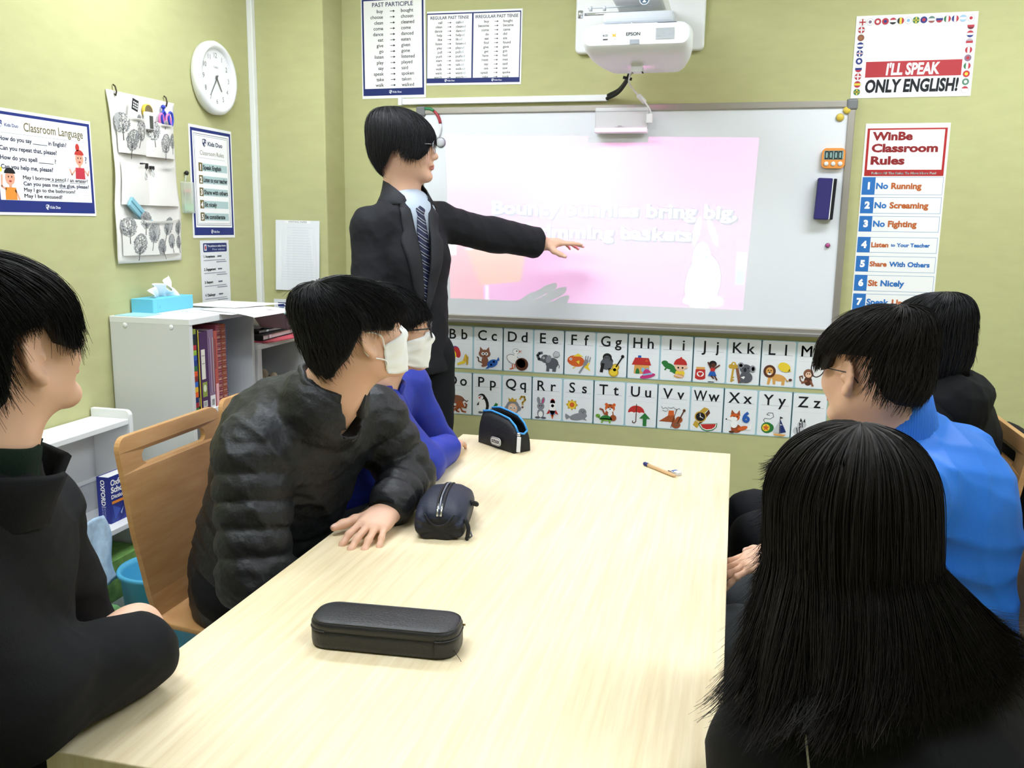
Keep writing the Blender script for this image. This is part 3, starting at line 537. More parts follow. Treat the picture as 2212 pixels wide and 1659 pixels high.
def alphabet_card(L, x, z, pair):
    what, prog = CARDS[L]
    # laminated card: pale blue edge, wider towards its twin
    ml, mr = (0.35, 0.55) if pair == 0 else (0.55, 0.35)
    S = Sheet((x-ml*0.01, -0.0012, z-0.003), UX, UZ, 0.132+(ml+mr)*0.01, 0.196, TEAL, k=0.01, rough=0.3)
    ox = ml
    S.rr(ox, .3, ox+13.2, 19.3, .7, '#eef2f6', 1)
    w = S.w
    S2 = S.O; S.O = S.O + S.U*(ox*0.01) + S.V*0.003        # picture coordinates start at the white panel
    base = len(S.P)
    S.line([(1.0, 13.1), (12.2, 13.1)], .10, '#8f99a8', 2); S.line([(1.0, 11.0), (12.2, 11.0)], .05, '#c9d2dc', 2)
    S.text(L, 3.9 if L not in 'MW' else 3.7, 13.2, 4.5, '#14161a', 'c', bold=0.012, wmax=5.6); S.text(L.lower(), 9.4, 13.2, 4.5, '#14161a', 'c', bold=0.014, wmax=4.6)
    draw(S, prog)
    for i in range(base, len(S.P)):
        p = S.P[i]; S.P[i] = (p[0]+ox*0.01, p[1]+0.003, p[2])
    S.O = S2
    S.build('alphabet_card', 'alphabet card with letters %s%s and %s' % (L, L.lower(), what), 'alphabet card', 'alphabet cards under the whiteboard')
for i, L in enumerate('BCDEFGHIJKLM'): alphabet_card(L, -0.882+0.1393*i, 0.776-0.0005*i, 0 if (i % 2) else 1)
for i, L in enumerate('NOPQRSTUVWXYZ'): alphabet_card(L, -1.025+0.1395*i, 0.563-0.0005*i, 0 if (i % 2) else 1)
# ================================================================== THINGS ON THE WALLS
m_black = mat('black_plastic', '#17181b', 0.45, 0.4)
m_chrome = mat('chrome', '#c9ccd2', 0.2, 0.5, metal=0.9)
m_grey = mat('grey_plastic', '#b8bcc4', 0.5)
# ------------------------------------------------------------------ round clock on the left wall
cy, cz, R0 = -0.512, 1.978, 0.140
ck = thing('wall_clock', (XL, cy, cz), 'round white wall clock with black numerals on the left wall', 'clock')
MB().lathe((XL, cy, cz), [(R0-0.015, 0.0), (R0, 0.006), (R0+0.001, 0.030), (R0-0.006, 0.040), (R0-0.016, 0.043), (R0-0.024, 0.040), (R0-0.028, 0.028), (R0-0.028, 0.012)], 56, 'X').build('case', m_white, ck, True)
S = Sheet((XL+0.0262, cy-0.114, cz-0.114), UY, UZ, 0.228, 0.228, '#f7f8fa', k=0.01, corner=0.1139)
for i in range(1, 13):
    a = math.radians(90-30*i); S.text(str(i), 11.4+8.8*math.cos(a), 11.4+8.8*math.sin(a)-.95, 1.9, '#33363c', 'c', bold=-.004)
for i in range(60):
    a = math.radians(6*i); S.line([(11.4+10.5*math.cos(a), 11.4+10.5*math.sin(a)), (11.4+10.9*math.cos(a), 11.4+10.9*math.sin(a))], .08, '#6b6f78')
S.text('CASIO', 11.4, 15.2, .75, '#55585f', 'c')
S.build('dial', parent=ck)
hd = MB()
def hand(ang, l, w):
    a = math.radians(90-ang); d = Vector((0, math.cos(a), math.sin(a))); n = Vector((0, -d.z, d.y))
    o = Vector((XL+0.0305, cy, cz)); P = [o-d*l*.18-n*w, o-d*l*.18+n*w, o+d*l+n*w*.5, o+d*l-n*w*.5]
    hd.add(P + [p+Vector((.001, 0, 0)) for p in P], [(0,3,2,1), (4,5,6,7), (0,1,5,4), (1,2,6,5), (2,3,7,6), (3,0,4,7)])
hand(4.6*30+8, .058, .0035); hand(215, .082, .0028)
hd.lathe((XL+0.0285, cy, cz), [(0.006, 0), (0.006, .003), (0, .0035)], 14, 'X').build('hands', m_black, ck)
MB().lathe((XL+0.035, cy, cz), [(0.1125, 0.0), (0.1125, 0.0015), (0, 0.002)], 48, 'X').build('glass_cover', mat('clear_cover', '#ffffff', 0.02, 0.5, alpha=0.06), ck, True)

# ------------------------------------------------------------------ fabric pocket organiser on the left wall
m_cloth = mat('white_cotton', '#eceae4', 0.9, 0.2, bump=('noise', 300, 0.3, ONE))
m_tree = mat('printed_tree', '#77787a', 0.9, 0.1); m_trunk = mat('printed_trunk', '#4a4a4a', 0.9, 0.1)
OY0, OY1, OZ0, OZ1 = -1.140, -0.781, 1.268, 1.848
def og(y, z):   # the hanging cloth's own surface: soft waves, narrower in the middle
    v = (z-OZ0)/(OZ1-OZ0); u = (y-OY0)/(OY1-OY0)
    pinch = 0.010*math.sin(math.pi*v*2.0+.5)*(2*u-1)
    return y + pinch, 0.006 + 0.006*(1+math.sin(u*5+v*4))*(1-v) + .004*math.sin(v*9+u*2)**2
def cloth_patch(y0, y1, z0, z1, off, ny=16, nz=16, bulge=None):
    V = []; F = []
    for j in range(nz+1):
        for i in range(ny+1):
            u, v = i/ny, j/nz; y = y0+(y1-y0)*u; z = z0+(z1-z0)*v
            yy, d = og(y, z); b = bulge(u, v) if bulge else 0
            V.append((XL + d + off + b, yy, z - (0.010*math.sin(u*math.pi) if (bulge and v > .9) else 0)))
    n = ny+1
    for j in range(nz):
        for i in range(ny): F.append((j*n+i, j*n+i+1, (j+1)*n+i+1, (j+1)*n+i))
    return V, F
org = thing('pocket_organizer', (XL, (OY0+OY1)/2, OZ0), 'white cotton hanging wall pocket organizer printed with grey trees', 'wall organizer')
V, F = cloth_patch(OY0, OY1, OZ0, OZ1, 0, 24, 40)
o = mesh_obj('backing_cloth', V, F, m_cloth, org, True); sd = o.modifiers.new('thick', 'SOLIDIFY'); sd.thickness = 0.003; sd.offset = -1
rnd = random.Random(5)
def tree_print(y, z, r, off, bulge, box, lean=0):
    """a tree printed on the cloth: net of small leaf specks around twigs, and a trunk"""
    V = []; F = []; I = []
    def put(py, pz, e):
        pz = max(pz, OZ0+.008); py = min(max(py, OY0+.008), OY1-.008)
        yy, d = og(py, pz); u = (py-box[0])/(box[1]-box[0]); v = (pz-box[2])/(box[3]-box[2])
        b = bulge(min(max(u, 0), 1), min(max(v, 0), 1)) if bulge else 0
        return (XL+d+off+b+e, yy, pz)
    def quad(ps, mi, e):
        n = len(V); V.extend(put(a, b, e) for a, b in ps); F.append(tuple(range(n, n+len(ps)))); I.append(mi)
    c, s = math.cos(lean), math.sin(lean)
    def rt(a, b): return (y + a*c - b*s, z + a*s + b*c)
    quad([rt(r*.8*math.cos(a)*(1+.06*math.sin(5*a)), r*.28+r*.98*math.sin(a)) for a in np.linspace(0, 2*math.pi, 19)[:-1]], 2, .0004)
    for _ in range(int(110*(r/.02)**1.6)):
        a, q = rnd.uniform(0, 6.28), r*math.sqrt(rnd.random()); py, pz = q*math.cos(a)*.85, q*math.sin(a)+r*.25
        t = rnd.uniform(.0008, .0016)*(r/.02)**.5; quad([rt(py-t, pz), rt(py, pz-t), rt(py+t, pz), rt(py, pz+t)], 0, .0006)
    for k in range(9):
        a = math.radians(90+(k-4)*24); l = r*rnd.uniform(.75, 1.05); e1 = (l*math.cos(a)*.85, l*math.sin(a)*.9+r*.2)
        quad([rt(-.0008, -r*.5), rt(.0008, -r*.5), rt(e1[0]+.0004, e1[1]), rt(e1[0]-.0004, e1[1])], 0, .0007)
    quad([rt(-.0016, -r*1.45), rt(.0016, -r*1.45), rt(.0010, 0), rt(-.0010, 0)], 1, .0008)
    return V, F, I
def pocket(name, y0, y1, z0, z1, depth, trees):
    box = (y0, y1, z0, z1)
    bl = lambda u, v: depth*(math.sin(math.pi*min(max(u, 0), 1))**.6)*(0.35+0.65*v) + .002
    V, F = cloth_patch(y0, y1, z0, z1, 0.0035, 18, 14, bl); I = [0]*len(F)
    for (ty, tz, tr, ln) in trees:
        v, f, i = tree_print(ty, tz, tr*1.55, 0.0035, bl, box, ln); n = len(V); V += v; F += [tuple(a+n for a in g) for g in f]; I += [1+k for k in i]
    return mesh_obj(name, V, F, [m_cloth, m_tree, m_trunk, mat('printed_crown', '#b9bab8', .9, .1)], org, True, I)
ym = (OY0+OY1)/2
pocket('pocket', OY0+.020, ym, 1.645, 1.775, .032, [(-1.105, 1.735, .022, .1), (-1.06, 1.68, .024, -.1), (-1.012, 1.715, .022, -.15), (-1.035, 1.76, .010, -.3)])
pocket('pocket', ym, OY1-.012, 1.642, 1.770, .032, [(-.935, 1.725, .022, .2), (-.87, 1.685, .022, .1), (-.82, 1.70, .018, .1), (-.88, 1.76, .008, -.1)])
pocket('pocket', OY0+.025, ym, 1.47, 1.62, .026, [])
pocket('pocket', ym, OY1-.012, 1.47, 1.62, .026, [])
pocket('pocket', OY0+.018, OY1-.014, 1.295, 1.425, .038, [(-1.10, 1.385, .022, .05), (-1.055, 1.325, .024, -.1), (-.985, 1.365, .025, -.15), (-1.03, 1.41, .020, 0), (-.90, 1.388, .022, -.3), (-.93, 1.315, .020, .5), (-.865, 1.335, .018, .4), (-.82, 1.385, .018, .2), (-.81, 1.33, .016, .3)])
for yy in (-1.105, -.826):
    MB().tube([(XL+.004, yy, 1.868), (XL+.012, yy, 1.862), (XL+.016, yy, 1.845), (XL+.012, yy, 1.832), (XL+.006, yy, 1.838)], .0028, 8).build('hook', mat('hook_bronze', '#4b4136', 0.35, 0.5, metal=0.7), org, True)
# things in and on the organiser
t = thing('remote_control', (XL+.03, -1.05, 1.74), 'white remote control with a dark keypad in the top left pocket', 'remote control')
Mx = Matrix.Translation((XL+.030, -1.045, 1.785)) @ Matrix.Rotation(math.radians(-14), 4, 'X')
bevel(MB().box((-.006, -.019, -.055), (.006, .019, .048), 0, Mx).build('body', m_white, t), .003)
kp = MB().box((.006, -.016, .006), (.0072, .016, .044), 0, Mx)
for a in range(3):
    for b in range(3): kp.box((.0072, -.011+a*.009, .012+b*.009), (.0082, -.006+a*.009, .017+b*.009), 1, Mx)
kp.build('keypad', [m_black, m_white], t)
t = thing('tape_dispenser', (XL+.03, -.955, 1.75), 'grey and white glue box in the top pocket middle beside the yellow tape', 'box')
bevel(MB().box((XL+.020, -.975, 1.735), (XL+.038, -.938, 1.795)).build('carton', m_white, t), .002)
MB().box((XL+.038, -.966, 1.738), (XL+.039, -.946, 1.782)).build('side_label', mat('dark_label', '#4c4c46', 0.6), t)
t = thing('tape_roll', (XL+.02, -.945, 1.80), 'yellow tape roll standing in the top pocket', 'tape')
MB().lathe((XL+.016, -.945, 1.800), [(.021, -.006), (.024, -.006), (.024, .006), (.021, .006)], 30, 'X').build('tape', mat('tape_yellow', '#d8b93a', 0.4), t, True)
MB().lathe((XL+.016, -.945, 1.800), [(.0185, -.0065), (.021, -.0065), (.021, .0065), (.0185, .0065)], 30, 'X').build('core', mat('tape_core', '#6d5f42', 0.7), t, True)
def scissors(y, z, hue, label, lean, blade=True):
    t = thing('scissors', (XL+.03, y, z), label, 'scissors', 'scissors in the top right pocket')
    mh = mat('scissor_'+hue, hue, 0.4)
    for s in (-1, 1):
        c = Vector((XL+.030+.004*s, y+s*.0145, z)); P = []
        for k in range(17):
            a = 2*math.pi*k/16; P.append(c + Vector((0, .0125*math.cos(a)+lean*.3*math.sin(a)*.02, .024*math.sin(a))))
        MB().tube(P, .0042, 8, caps=False).build('handle', mh, t, True)
        MB().tube([(XL+.030+.004*s, y+s*.012, z-.022), (XL+.028, y+s*.002, z-.045), (XL+.026, y-s*.004, z-.085)], [.004, .003, .001], 8).build('blade', m_chrome, t, True)
scissors(-.865, 1.775, '#dd77ad', 'pink handled scissors in front of the blue ones in the top right pocket', 0)
scissors(-.850, 1.785, '#3445b8', 'blue handled scissors behind the pink ones in the top right pocket', 0)
t = thing('pencil_sharpener', (XL+.03, -.87, 1.82), 'small blue pen with a round cap above the pink scissors', 'pen')
MB().tube([(XL+.022, -.858, 1.74), (XL+.022, -.860, 1.818)], .004, 10).build('barrel', mat('pen_blue', '#2b3fae', 0.4), t, True)
MB().lathe((XL+.022, -.860, 1.818), [(.004, 0), (.008, .003), (.008, .010), (.004, .014), (0, .015)], 14).build('cap', mat('pen_blue', '#2b3fae', 0.4), t, True)
def binder_clip(y, z, k, label):
    t = thing('binder_clip', (XL+.03, y, z), label, 'binder clip', 'black binder clips on the organizer')
    MB().prism([(-.014*k, 0), (.014*k, 0), (.014*k, .016*k), (-.014*k, .016*k)], (XL+.021, y, z), UY, UZ, (1, 0, 0), .010*k).build('clip_body', m_black, t)
    P = [(XL+.029, y-.007*k, z+.002), (XL+.031, y-.003*k, z-.018*k)] + [(XL+.031, y+.006*k*math.sin(a), z-.026*k-.008*k*math.cos(math.pi-a)*-1) for a in np.linspace(-2.4, 2.4, 9)] + [(XL+.031, y+.003*k, z-.018*k), (XL+.029, y+.007*k, z+.002)]
    MB().tube(P, .0012*k, 6).build('wire_arm', m_chrome, t, True)
binder_clip(-.995, 1.598, 1.15, 'larger black binder clip on the middle pocket of the organizer')
binder_clip(-.950, 1.597, .75, 'smaller black binder clip on the middle pocket of the organizer')
t = thing('glasses_case', (XL+.03, -1.0, 1.43), 'slim light blue plastic case sticking out of the bottom pocket', 'case')
Mx = Matrix.Translation((XL+.034, -1.035, 1.438)) @ Matrix.Rotation(math.radians(-38), 4, 'X')
bevel(MB().box((-.006, -.075, -.020), (.006, .092, .018), 0, Mx).build('case_body', mat('case_blue', '#86bccb', 0.35, 0.5), t), .004)
MB().box((.006, -.075, -.002), (.0075, .092, .001), 0, Mx).build('seam', mat('seam_blue', '#5d97a8', 0.4), t)
# clear hanging case with a push pin
t = thing('hanging_case', (XL, -.715, 1.44), 'clear plastic case on a black push pin between organizer and rules poster', 'case')
m_clear = mat('clear_plastic', '#e6f0e4', 0.1, 0.5, alpha=0.35)
bevel(MB().box((XL+.001, -.750, 1.445), (XL+.020, -.685, 1.565)).build('case_body', m_clear, t), .004)
MB().box((XL+.004, -.735, 1.455), (XL+.016, -.69, 1.482)).build('green_sticker', mat('pale_green', '#a9d6b0', 0.5), t)
MB().box((XL+.004, -.735, 1.525), (XL+.016, -.70, 1.537)).build('red_sticker', mat('pale_red', '#d79a8a', 0.5), t)
MB().tube([(XL+.008, -.726, 1.565), (XL+.010, -.722, 1.590)], .004, 8).build('strap', m_clear, t, True)
MB().lathe((XL, -.720, 1.598), [(.002, 0), (.003, .006), (.008, .008), (.009, .014), (.006, .018), (0, .019)], 14, 'X').build('push_pin', m_black, t, True)

# ------------------------------------------------------------------ whiteboard things
def magnet(x, z, r, h, col, label, ring=None, group=None):
    t = thing('magnet', (x, -.018, z), label, 'magnet', group)
    MB().lathe((x, -.018, z), [(r, 0), (r, -h*.6), (r*.82, -h*.85), (r*.55, -h), (0, -h)], 22, 'Y').build('cap', mat('magnet_'+col, col, 0.35, 0.5), t, True)
    if ring: MB().lathe((x, -.018, z), [(r*1.16, 0), (r*1.16, -h*.35), (r*.95, -h*.40)], 22, 'Y').build('rim', mat('magnet_rim_'+ring, ring, 0.2, 0.5, alpha=.55), t, True)
magnet(.768, 1.878, .014, .012, '#dcc24a', 'upper yellow round magnet in the top right corner of the whiteboard', '#f2ecd2', 'yellow magnets')
magnet(.744, 1.851, .014, .012, '#d6bb45', 'lower yellow round magnet in the top right corner of the whiteboard', '#f2ecd2', 'yellow magnets')
magnet(.735, 1.357, .0085, .012, '#b04a86', 'small pink magnet below the whiteboard eraser', '#3b2036')
magnet(-.895, 1.768, .019, .014, '#c3c6cc', 'silver round magnet on the whiteboard just in front of the teacher face', '#9fa3aa')
t = thing('magnet_tape', (-.935, -.018, 1.82), 'green and red curved magnet half hidden behind the teacher hair', 'magnet')
for (a0, a1, col, r) in ((60, 100, '#2f7d4f', .075), (10, 58, '#a3333f', .075), (-40, 8, '#e4e6ea', .075)):
    P = [(-.955+.8*r*math.cos(math.radians(a)), -.024, 1.835+r*math.sin(math.radians(a))) for a in np.linspace(a0, a1, 8)]
    MB().tube(P, .007, 8).build('segment', mat('arc_'+col, col, 0.4), t, True)
# kitchen timer
t = thing('timer', (.730, -.018, 1.657), 'orange digital timer showing 00 00 stuck on the whiteboard', 'timer')
MB().prism(rrect(-.043, 0, .043, .077, .016), (.730, -.0185, 1.657), UX, UZ, (0, -1, 0), .018).build('timer_body', mat('timer_orange', '#ee9a45', 0.4, 0.5), t)
S = Sheet((.730-.036, -.0368, 1.657+.033), UX, UZ, .072, .034, '#8fb0ae', k=.01, corner=.004)
def seg7(x, y, ch):
    for k in ('abcdef' if ch == '0' else 'abcdefg'):
        w, h = 1.1, 2.5
        L = dict(a=[(x, y+h), (x+w, y+h)], b=[(x+w, y+h/2+.1), (x+w, y+h-.1)], c=[(x+w, y+.1), (x+w, y+h/2-.1)], d=[(x, y), (x+w, y)], e=[(x, y+.1), (x, y+h/2-.1)], f=[(x, y+h/2+.1), (x, y+h-.1)], g=[(x, y+h/2), (x+w, y+h/2)])[k]
        S.line(L, .34, '#14181a')
for i, x in enumerate((.45, 2.0, 3.9, 5.45)): seg7(x, .45, '0')
S.rect(0.1, .1, 7.1, .22, '#15191a', 2); S.rect(.1, 3.2, 7.1, 3.32, '#15191a', 2)
S.build('display', parent=t)
for dx in (-.026, .0, .026):
    MB().lathe((.730+dx, -.0365, 1.657+.017), [(.0085, 0), (.0085, -.003), (.006, -.0045), (0, -.005)], 18, 'Y').build('button', m_white, t, True)
# eraser
t = thing('board_eraser', (.71, -.018, 1.46), 'navy and black whiteboard eraser stuck upright on the whiteboard', 'eraser')
Mx = Matrix.Translation((.709, -.019, 1.538)) @ Matrix.Rotation(math.radians(2), 4, 'Y')
bevel(MB().box((-.034, -.045, -.080), (.020, 0, .080), 0, Mx).build('eraser_grip', mat('eraser_navy', '#2f2b6e', 0.75), t), .004)
MB().box((.020, -.043, -.078), (.0235, 0, .078), 0, Mx).build('felt_layer', m_white, t)
bevel(MB().box((.0235, -.043, -.079), (.036, 0, .079), 0, Mx).build('eraser_pad', mat('eraser_black', '#1b1b1f', 0.9), t), .003)

# ------------------------------------------------------------------ projector on its wall plate
m_proj = mat('projector_white', '#e9ecef', 0.45, 0.45); m_pgrey = mat('projector_grey', '#c3c8cf', 0.5, 0.4)
pp = thing('wall_mount', (-.05, 0, 2.115), 'white wall plate with mounting arm behind the projector', 'wall mount')
V = MB().prism(rrect(-.310, 2.117, .210, 2.60, .02), (0, -.001, 0), UX, UZ, (0, -1, 0), .036).build('wall_plate', m_white, pp); bevel(V, .008, 3)
bevel(MB().box((-.10, -.50, 2.21), (.08, -.036, 2.27)).build('arm', m_white, pp), .01)
MB().tube([(-.20, -.46, 2.172), (.02, -.46, 2.172)], .005, 10).tube([(-.215, -.46, 2.160), (-.215, -.46, 2.185)], .009, 10).build('adjusting_rod', m_chrome, pp, True)
MB().tube([(-.19, -.45, 2.196), (.04, -.45, 2.196)], .003, 8).tube([(-.18, -.45, 2.185), (-.18, -.45, 2.2)], .006, 8).tube([(-.13, -.45, 2.185), (-.13, -.45, 2.2)], .006, 8).build('slide_rail', m_pgrey, pp, True)
S = Sheet((.0, -.502, 2.186), UX, UZ, .036, .036, '#4c6478', k=.01, corner=.0179)
S.ell(1.8, 1.8, 1.75, 1.75, '#e9eef2', lv=1); S.ell(1.8, 1.8, 1.5, 1.5, '#4c6478', lv=2); S.text('2', 1.8, 1.0, 1.6, '#ffffff', 'c', bold=.05, rot=0)
S.build('number_badge', parent=pp)
# projector body: rounded case, wider at the front, curved underside
pj_ = thing('projector', (.0, -.40, 2.0), 'white EPSON projector hanging on the wall above the whiteboard', 'projector')
def proj_ring(y, hw, z0, z1, r, n=7):
    return [(x, y, z) for x, z in rrect(-hw, z0, hw, z1, r, n)]
PCX = 0.004
rings = [(-.602, .180, 2.037, 2.100, .026), (-.598, .184, 2.031, 2.104, .032), (-.580, .187, 2.017, 2.108, .040), (-.54, .188, 2.006, 2.118, .046), (-.46, .186, 1.998, 2.138, .050), (-.36, .176, 1.996, 2.146, .052), (-.24, .158, 2.000, 2.146, .05), (-.19, .140, 2.012, 2.140, .05)]
V = []; F = []; n = 32
for (y, hw, z0, z1, r) in rings: V += [(x+PCX, yy, z) for x, yy, z in proj_ring(y, hw, z0, z1, r)]
for i in range(len(rings)-1):
    for k in range(n): F.append((i*n+k, i*n+(k+1) % n, (i+1)*n+(k+1) % n, (i+1)*n+k))
F += [tuple(range(n)), tuple(range(len(rings)*n-1, (len(rings)-1)*n-1, -1))]
mesh_obj('casing', V, F, m_proj, pj_, True).modifiers.new('split', 'EDGE_SPLIT').split_angle = math.radians(32)
bevel(MB().box((PCX-.13, -.52, 2.125), (PCX+.12, -.22, 2.165)).build('top_cover', m_pgrey, pj_), .015, 3)
S = Sheet((PCX-.035, -.6022, 2.064), UX, UZ, .052, .015, '#e9ecef', k=.01, th=.0002, rough=.45)
S.text('EPSON', 2.6, .2, 1.05, '#23262c', 'c', w=4.8, bold=.02); S.build('brand_lettering', parent=pj_)
S = Sheet((PCX-.115, -.6022, 2.050), UX, UZ, .055, .030, '#e9ecef', k=.01, th=.0002)
S.text('3LCD', 1.0, 1.6, .55, '#33363c', 'c', bold=.03); S.rect(.2, .35, 1.9, .75, '#33363c', 2); S.poly([(3.4, 2.6), (4.0, 2.1), (4.9, 2.5), (4.5, 1.8), (4.8, 1.2), (4.1, 1.5), (3.6, 1.2)], '#d8b548', 2); S.text('V11', 4.3, .4, .45, '#55585f', 'c')
S.build('printed_logos', parent=pj_)
MB().box((PCX-.020, -.6045, 2.038), (PCX+.012, -.598, 2.053)).build('sensor_window', mat('sensor_grey', '#9ea4ae', 0.3), pj_)
gr = MB()
for i in range(9): gr.box((PCX+.068, -.604, 2.052+i*.0042), (PCX+.130, -.598, 2.0545+i*.0042))
gr.build('vent_grille', m_pgrey, pj_)
gr = MB()
for i in range(5): gr.box((PCX+.070, -.585+i*.012, 2.1095+i*.0022), (PCX+.132, -.580+i*.012, 2.1125+i*.0022))
gr.build('top_grille', mat('vent_dark', '#8b9098', 0.5), pj_)
MB().lathe((PCX-.02, -.555, 2.1165), [(.004, 0), (.003, .004), (0, .005)], 12).build('screw', m_chrome, pj_, True)
# ---- the projector's lamp and an added colour film that shapes its light into the picture
LP = np.array([0.0, -0.430, 2.028]) * 1.0
LP[2] = 1.9935
def film_mat(name, col):
    if name in _M: return _M[name]
    m = bpy.data.materials.new(name); m.use_nodes = True; _M[name] = m; nt = m.node_tree; nt.nodes.clear()
    t = nt.nodes.new('ShaderNodeBsdfTransparent'); t.inputs[0].default_value = (*col, 1); o = nt.nodes.new('ShaderNodeOutputMaterial')
    nt.links.new(t.outputs[0], o.inputs[0]); return m
# the picture as it falls on the board, corner order TL TR BR BL
PIC = [(-.874, 1.799), (.444, 1.778), (.422, 1.086), (-.850, 1.092)]
def slide_picture(nx, ny):
    """the slide: a pink page with two lines of words, a basket of eggs and a white rabbit"""
    u, v = np.meshgrid((np.arange(nx)+.5)/nx, 1-(np.arange(ny)+.5)/ny)      # v up
    A = np.ones((ny, nx, 3))*np.array([1.0, .12, .66])
    A[(u < .40) & (v < .46)] = (1.0, .03, .60)
    A[(u < .12) & (v < .46)] = (1.0, .03, .16)
    def fill(pts, col):
        P = [(x, y) for x, y in pts]; ins = np.zeros(u.shape, bool); j = len(P)-1
        for i in range(len(P)):
            (x0, y0), (x1, y1) = P[j], P[i]
            if y0 != y1: ins ^= ((y1 > v) != (y0 > v)) & (u < (x0-x1)*(v-y1)/(y0-y1)+x1)
            j = i
        A[ins] = col; return ins
    def ell(cx, cy, rx, ry, col, rot=0):
        c, s = math.cos(math.radians(rot)), math.sin(math.radians(rot)); X, Y = (u-cx)*1.9, v-cy
        A[((X*c+Y*s)/rx)**2 + ((-X*s+Y*c)/ry)**2 < 1] = col
    asp = 1.9
    def words(t, x0, x1, y, h, col, edge):
        V, F = glyphs(t, .030); k = h/CAPH; X = (V[:, 0]-V[:, 0].min()); X = x0 + X/X.max()*(x1-x0); Y = y+V[:, 1]*k
        m = np.zeros(u.shape, bool)
        for f in F:
            a, b, c = [(X[i], Y[i]) for i in f[:3]]
            i0, i1 = int(max(0, min(a[0], b[0], c[0])*nx-1)), int(min(nx, max(a[0], b[0], c[0])*nx+2))
            uu, vv = u[:, i0:i1], v[:, i0:i1]
            e = lambda p, q: (q[0]-p[0])*(vv-p[1]) - (q[1]-p[1])*(uu-p[0])
            m[:, i0:i1] |= ((e(a, b) >= 0) & (e(b, c) >= 0) & (e(c, a) >= 0)) | ((e(a, b) <= 0) & (e(b, c) <= 0) & (e(c, a) <= 0))
        d = m.copy()
        for sh in ((1, 0), (-1, 0), (0, 1), (0, -1), (1, 1), (2, 1), (2, 2), (0, 2), (3, 2), (2, 3)): d |= np.roll(m, (sh[0], sh[1]), (0, 1))
        A[d] = edge; A[m] = col
    words('Bouncy bunnies bring big,', .155, .955, .535, .075, (1, .9, 1), (.03, .0, .10))
    words('brimming baskets.', .275, .835, .40, .075, (1, .9, 1), (.03, .0, .10))
    # basket
    fill([(.075, .33), (.30, .345), (.30, .36), (.08, .35)], (1, 1, 1))
    for i, (cx, col) in enumerate(((.085, (1, .85, 1)), (.118, (.62, .72, 1)), (.15, (1, .85, 1)), (.178, (.55, .75, 1)), (.21, (1, .8, 1)), (.245, (.15, .52, .9)))):
        ell(cx, .365+.004*i, .028, .055, (.05, .0, .08)); ell(cx, .365+.004*i, .024, .050, col)
    fill([(.055, .315), (.285, .345), (.28, .385), (.262, .335), (.06, .30)], (1, .85, 1))
    fill([(.060, .305), (.275, .335), (.255, .12), (.115, .09)], (1, .22, .0))
    fill([(.128, .09), (.140, .09), (.140, .0), (.128, .0)], (1, .75, 1))
    # rabbit: outline first, then white
    def rabbit(g, col):
        ell(.865, .15, .105*g, .17*g, col, -6); ell(.855, .30, .055*g, .095*g, col); ell(.835, .46, .020*g, .085*g, col, -8); ell(.885, .45, .020*g, .085*g, col, 24)
        ell(.84, .045, .07*g, .03*g, col); ell(.91, .045, .05*g, .035*g, col)
    rabbit(1.06, (.25, .0, .15)); rabbit(1.0, (1, .92, 1)); ell(.842, .315, .010, .012, (.25, .35, .4)); ell(.872, .310, .010, .012, (.25, .35, .4))
    # the slide program's buttons
    for (a, b, c, d, col) in ((.0, .27, .028, .36, (1, 1, 1)), (.965, .24, .998, .34, (1, .9, 1)), (.968, .15, .995, .235, (.35, .85, .9))): fill([(a, b), (c, b), (c, d), (a, d)], col)
    fill([(.010, .295), (.019, .315), (.010, .335)], (.3, .35, .45)); fill([(.984, .275), (.976, .29), (.984, .305)], (.3, .35, .45))
    return A
NX, NY = 440, 232
TF = 0.020
A = slide_picture(NX, NY)
def board_pt(a, b):
    TL, TR, BR, BL_ = [np.array(p) for p in PIC]
    p = (TL*(1-a)+TR*a)*(1-b) + (BL_*(1-a)+BR*a)*b
    return np.array([p[0], -.018, p[1]])
def film_pt(W): return LP + TF*(np.asarray(W)-LP)
gx, gy = np.meshgrid(np.arange(NX+1)/NX, np.arange(NY+1)/NY)
TL, TR, BR, BL_ = [np.array(p) for p in PIC]
P2 = ((TL*(1-gx[..., None])+TR*gx[..., None])*(1-gy[..., None]) + (BL_*(1-gx[..., None])+BR*gx[..., None])*gy[..., None]).reshape(-1, 2)
WV = np.stack([P2[:, 0], np.full(len(P2), -.018), P2[:, 1]], 1); FV = LP + TF*(WV-LP)
ii, jj = np.meshgrid(np.arange(NX), np.arange(NY)); q0 = (jj*(NX+1)+ii).ravel()
Q = np.stack([q0, q0+NX+1, q0+NX+2, q0+1], 1)
m_film = bpy.data.materials.new('slide_film'); m_film.use_nodes = True; nt = m_film.node_tree; nt.nodes.clear()
_t = nt.nodes.new('ShaderNodeBsdfTransparent'); _o = nt.nodes.new('ShaderNodeOutputMaterial'); _a = nt.nodes.new('ShaderNodeAttribute'); _a.attribute_name = 'slide'
nt.links.new(_a.outputs['Color'], _t.inputs[0]); nt.links.new(_t.outputs[0], _o.inputs[0])
fo = mesh_np('picture_slide', FV, Q, m_film, pj_, False)
ca = fo.data.color_attributes.new('slide', 'FLOAT_COLOR', 'CORNER')
cc = np.ones((len(Q), 4, 4), np.float32); cc[:, :, :3] = A.reshape(-1, 1, 3); ca.data.foreach_set('color', cc.ravel())
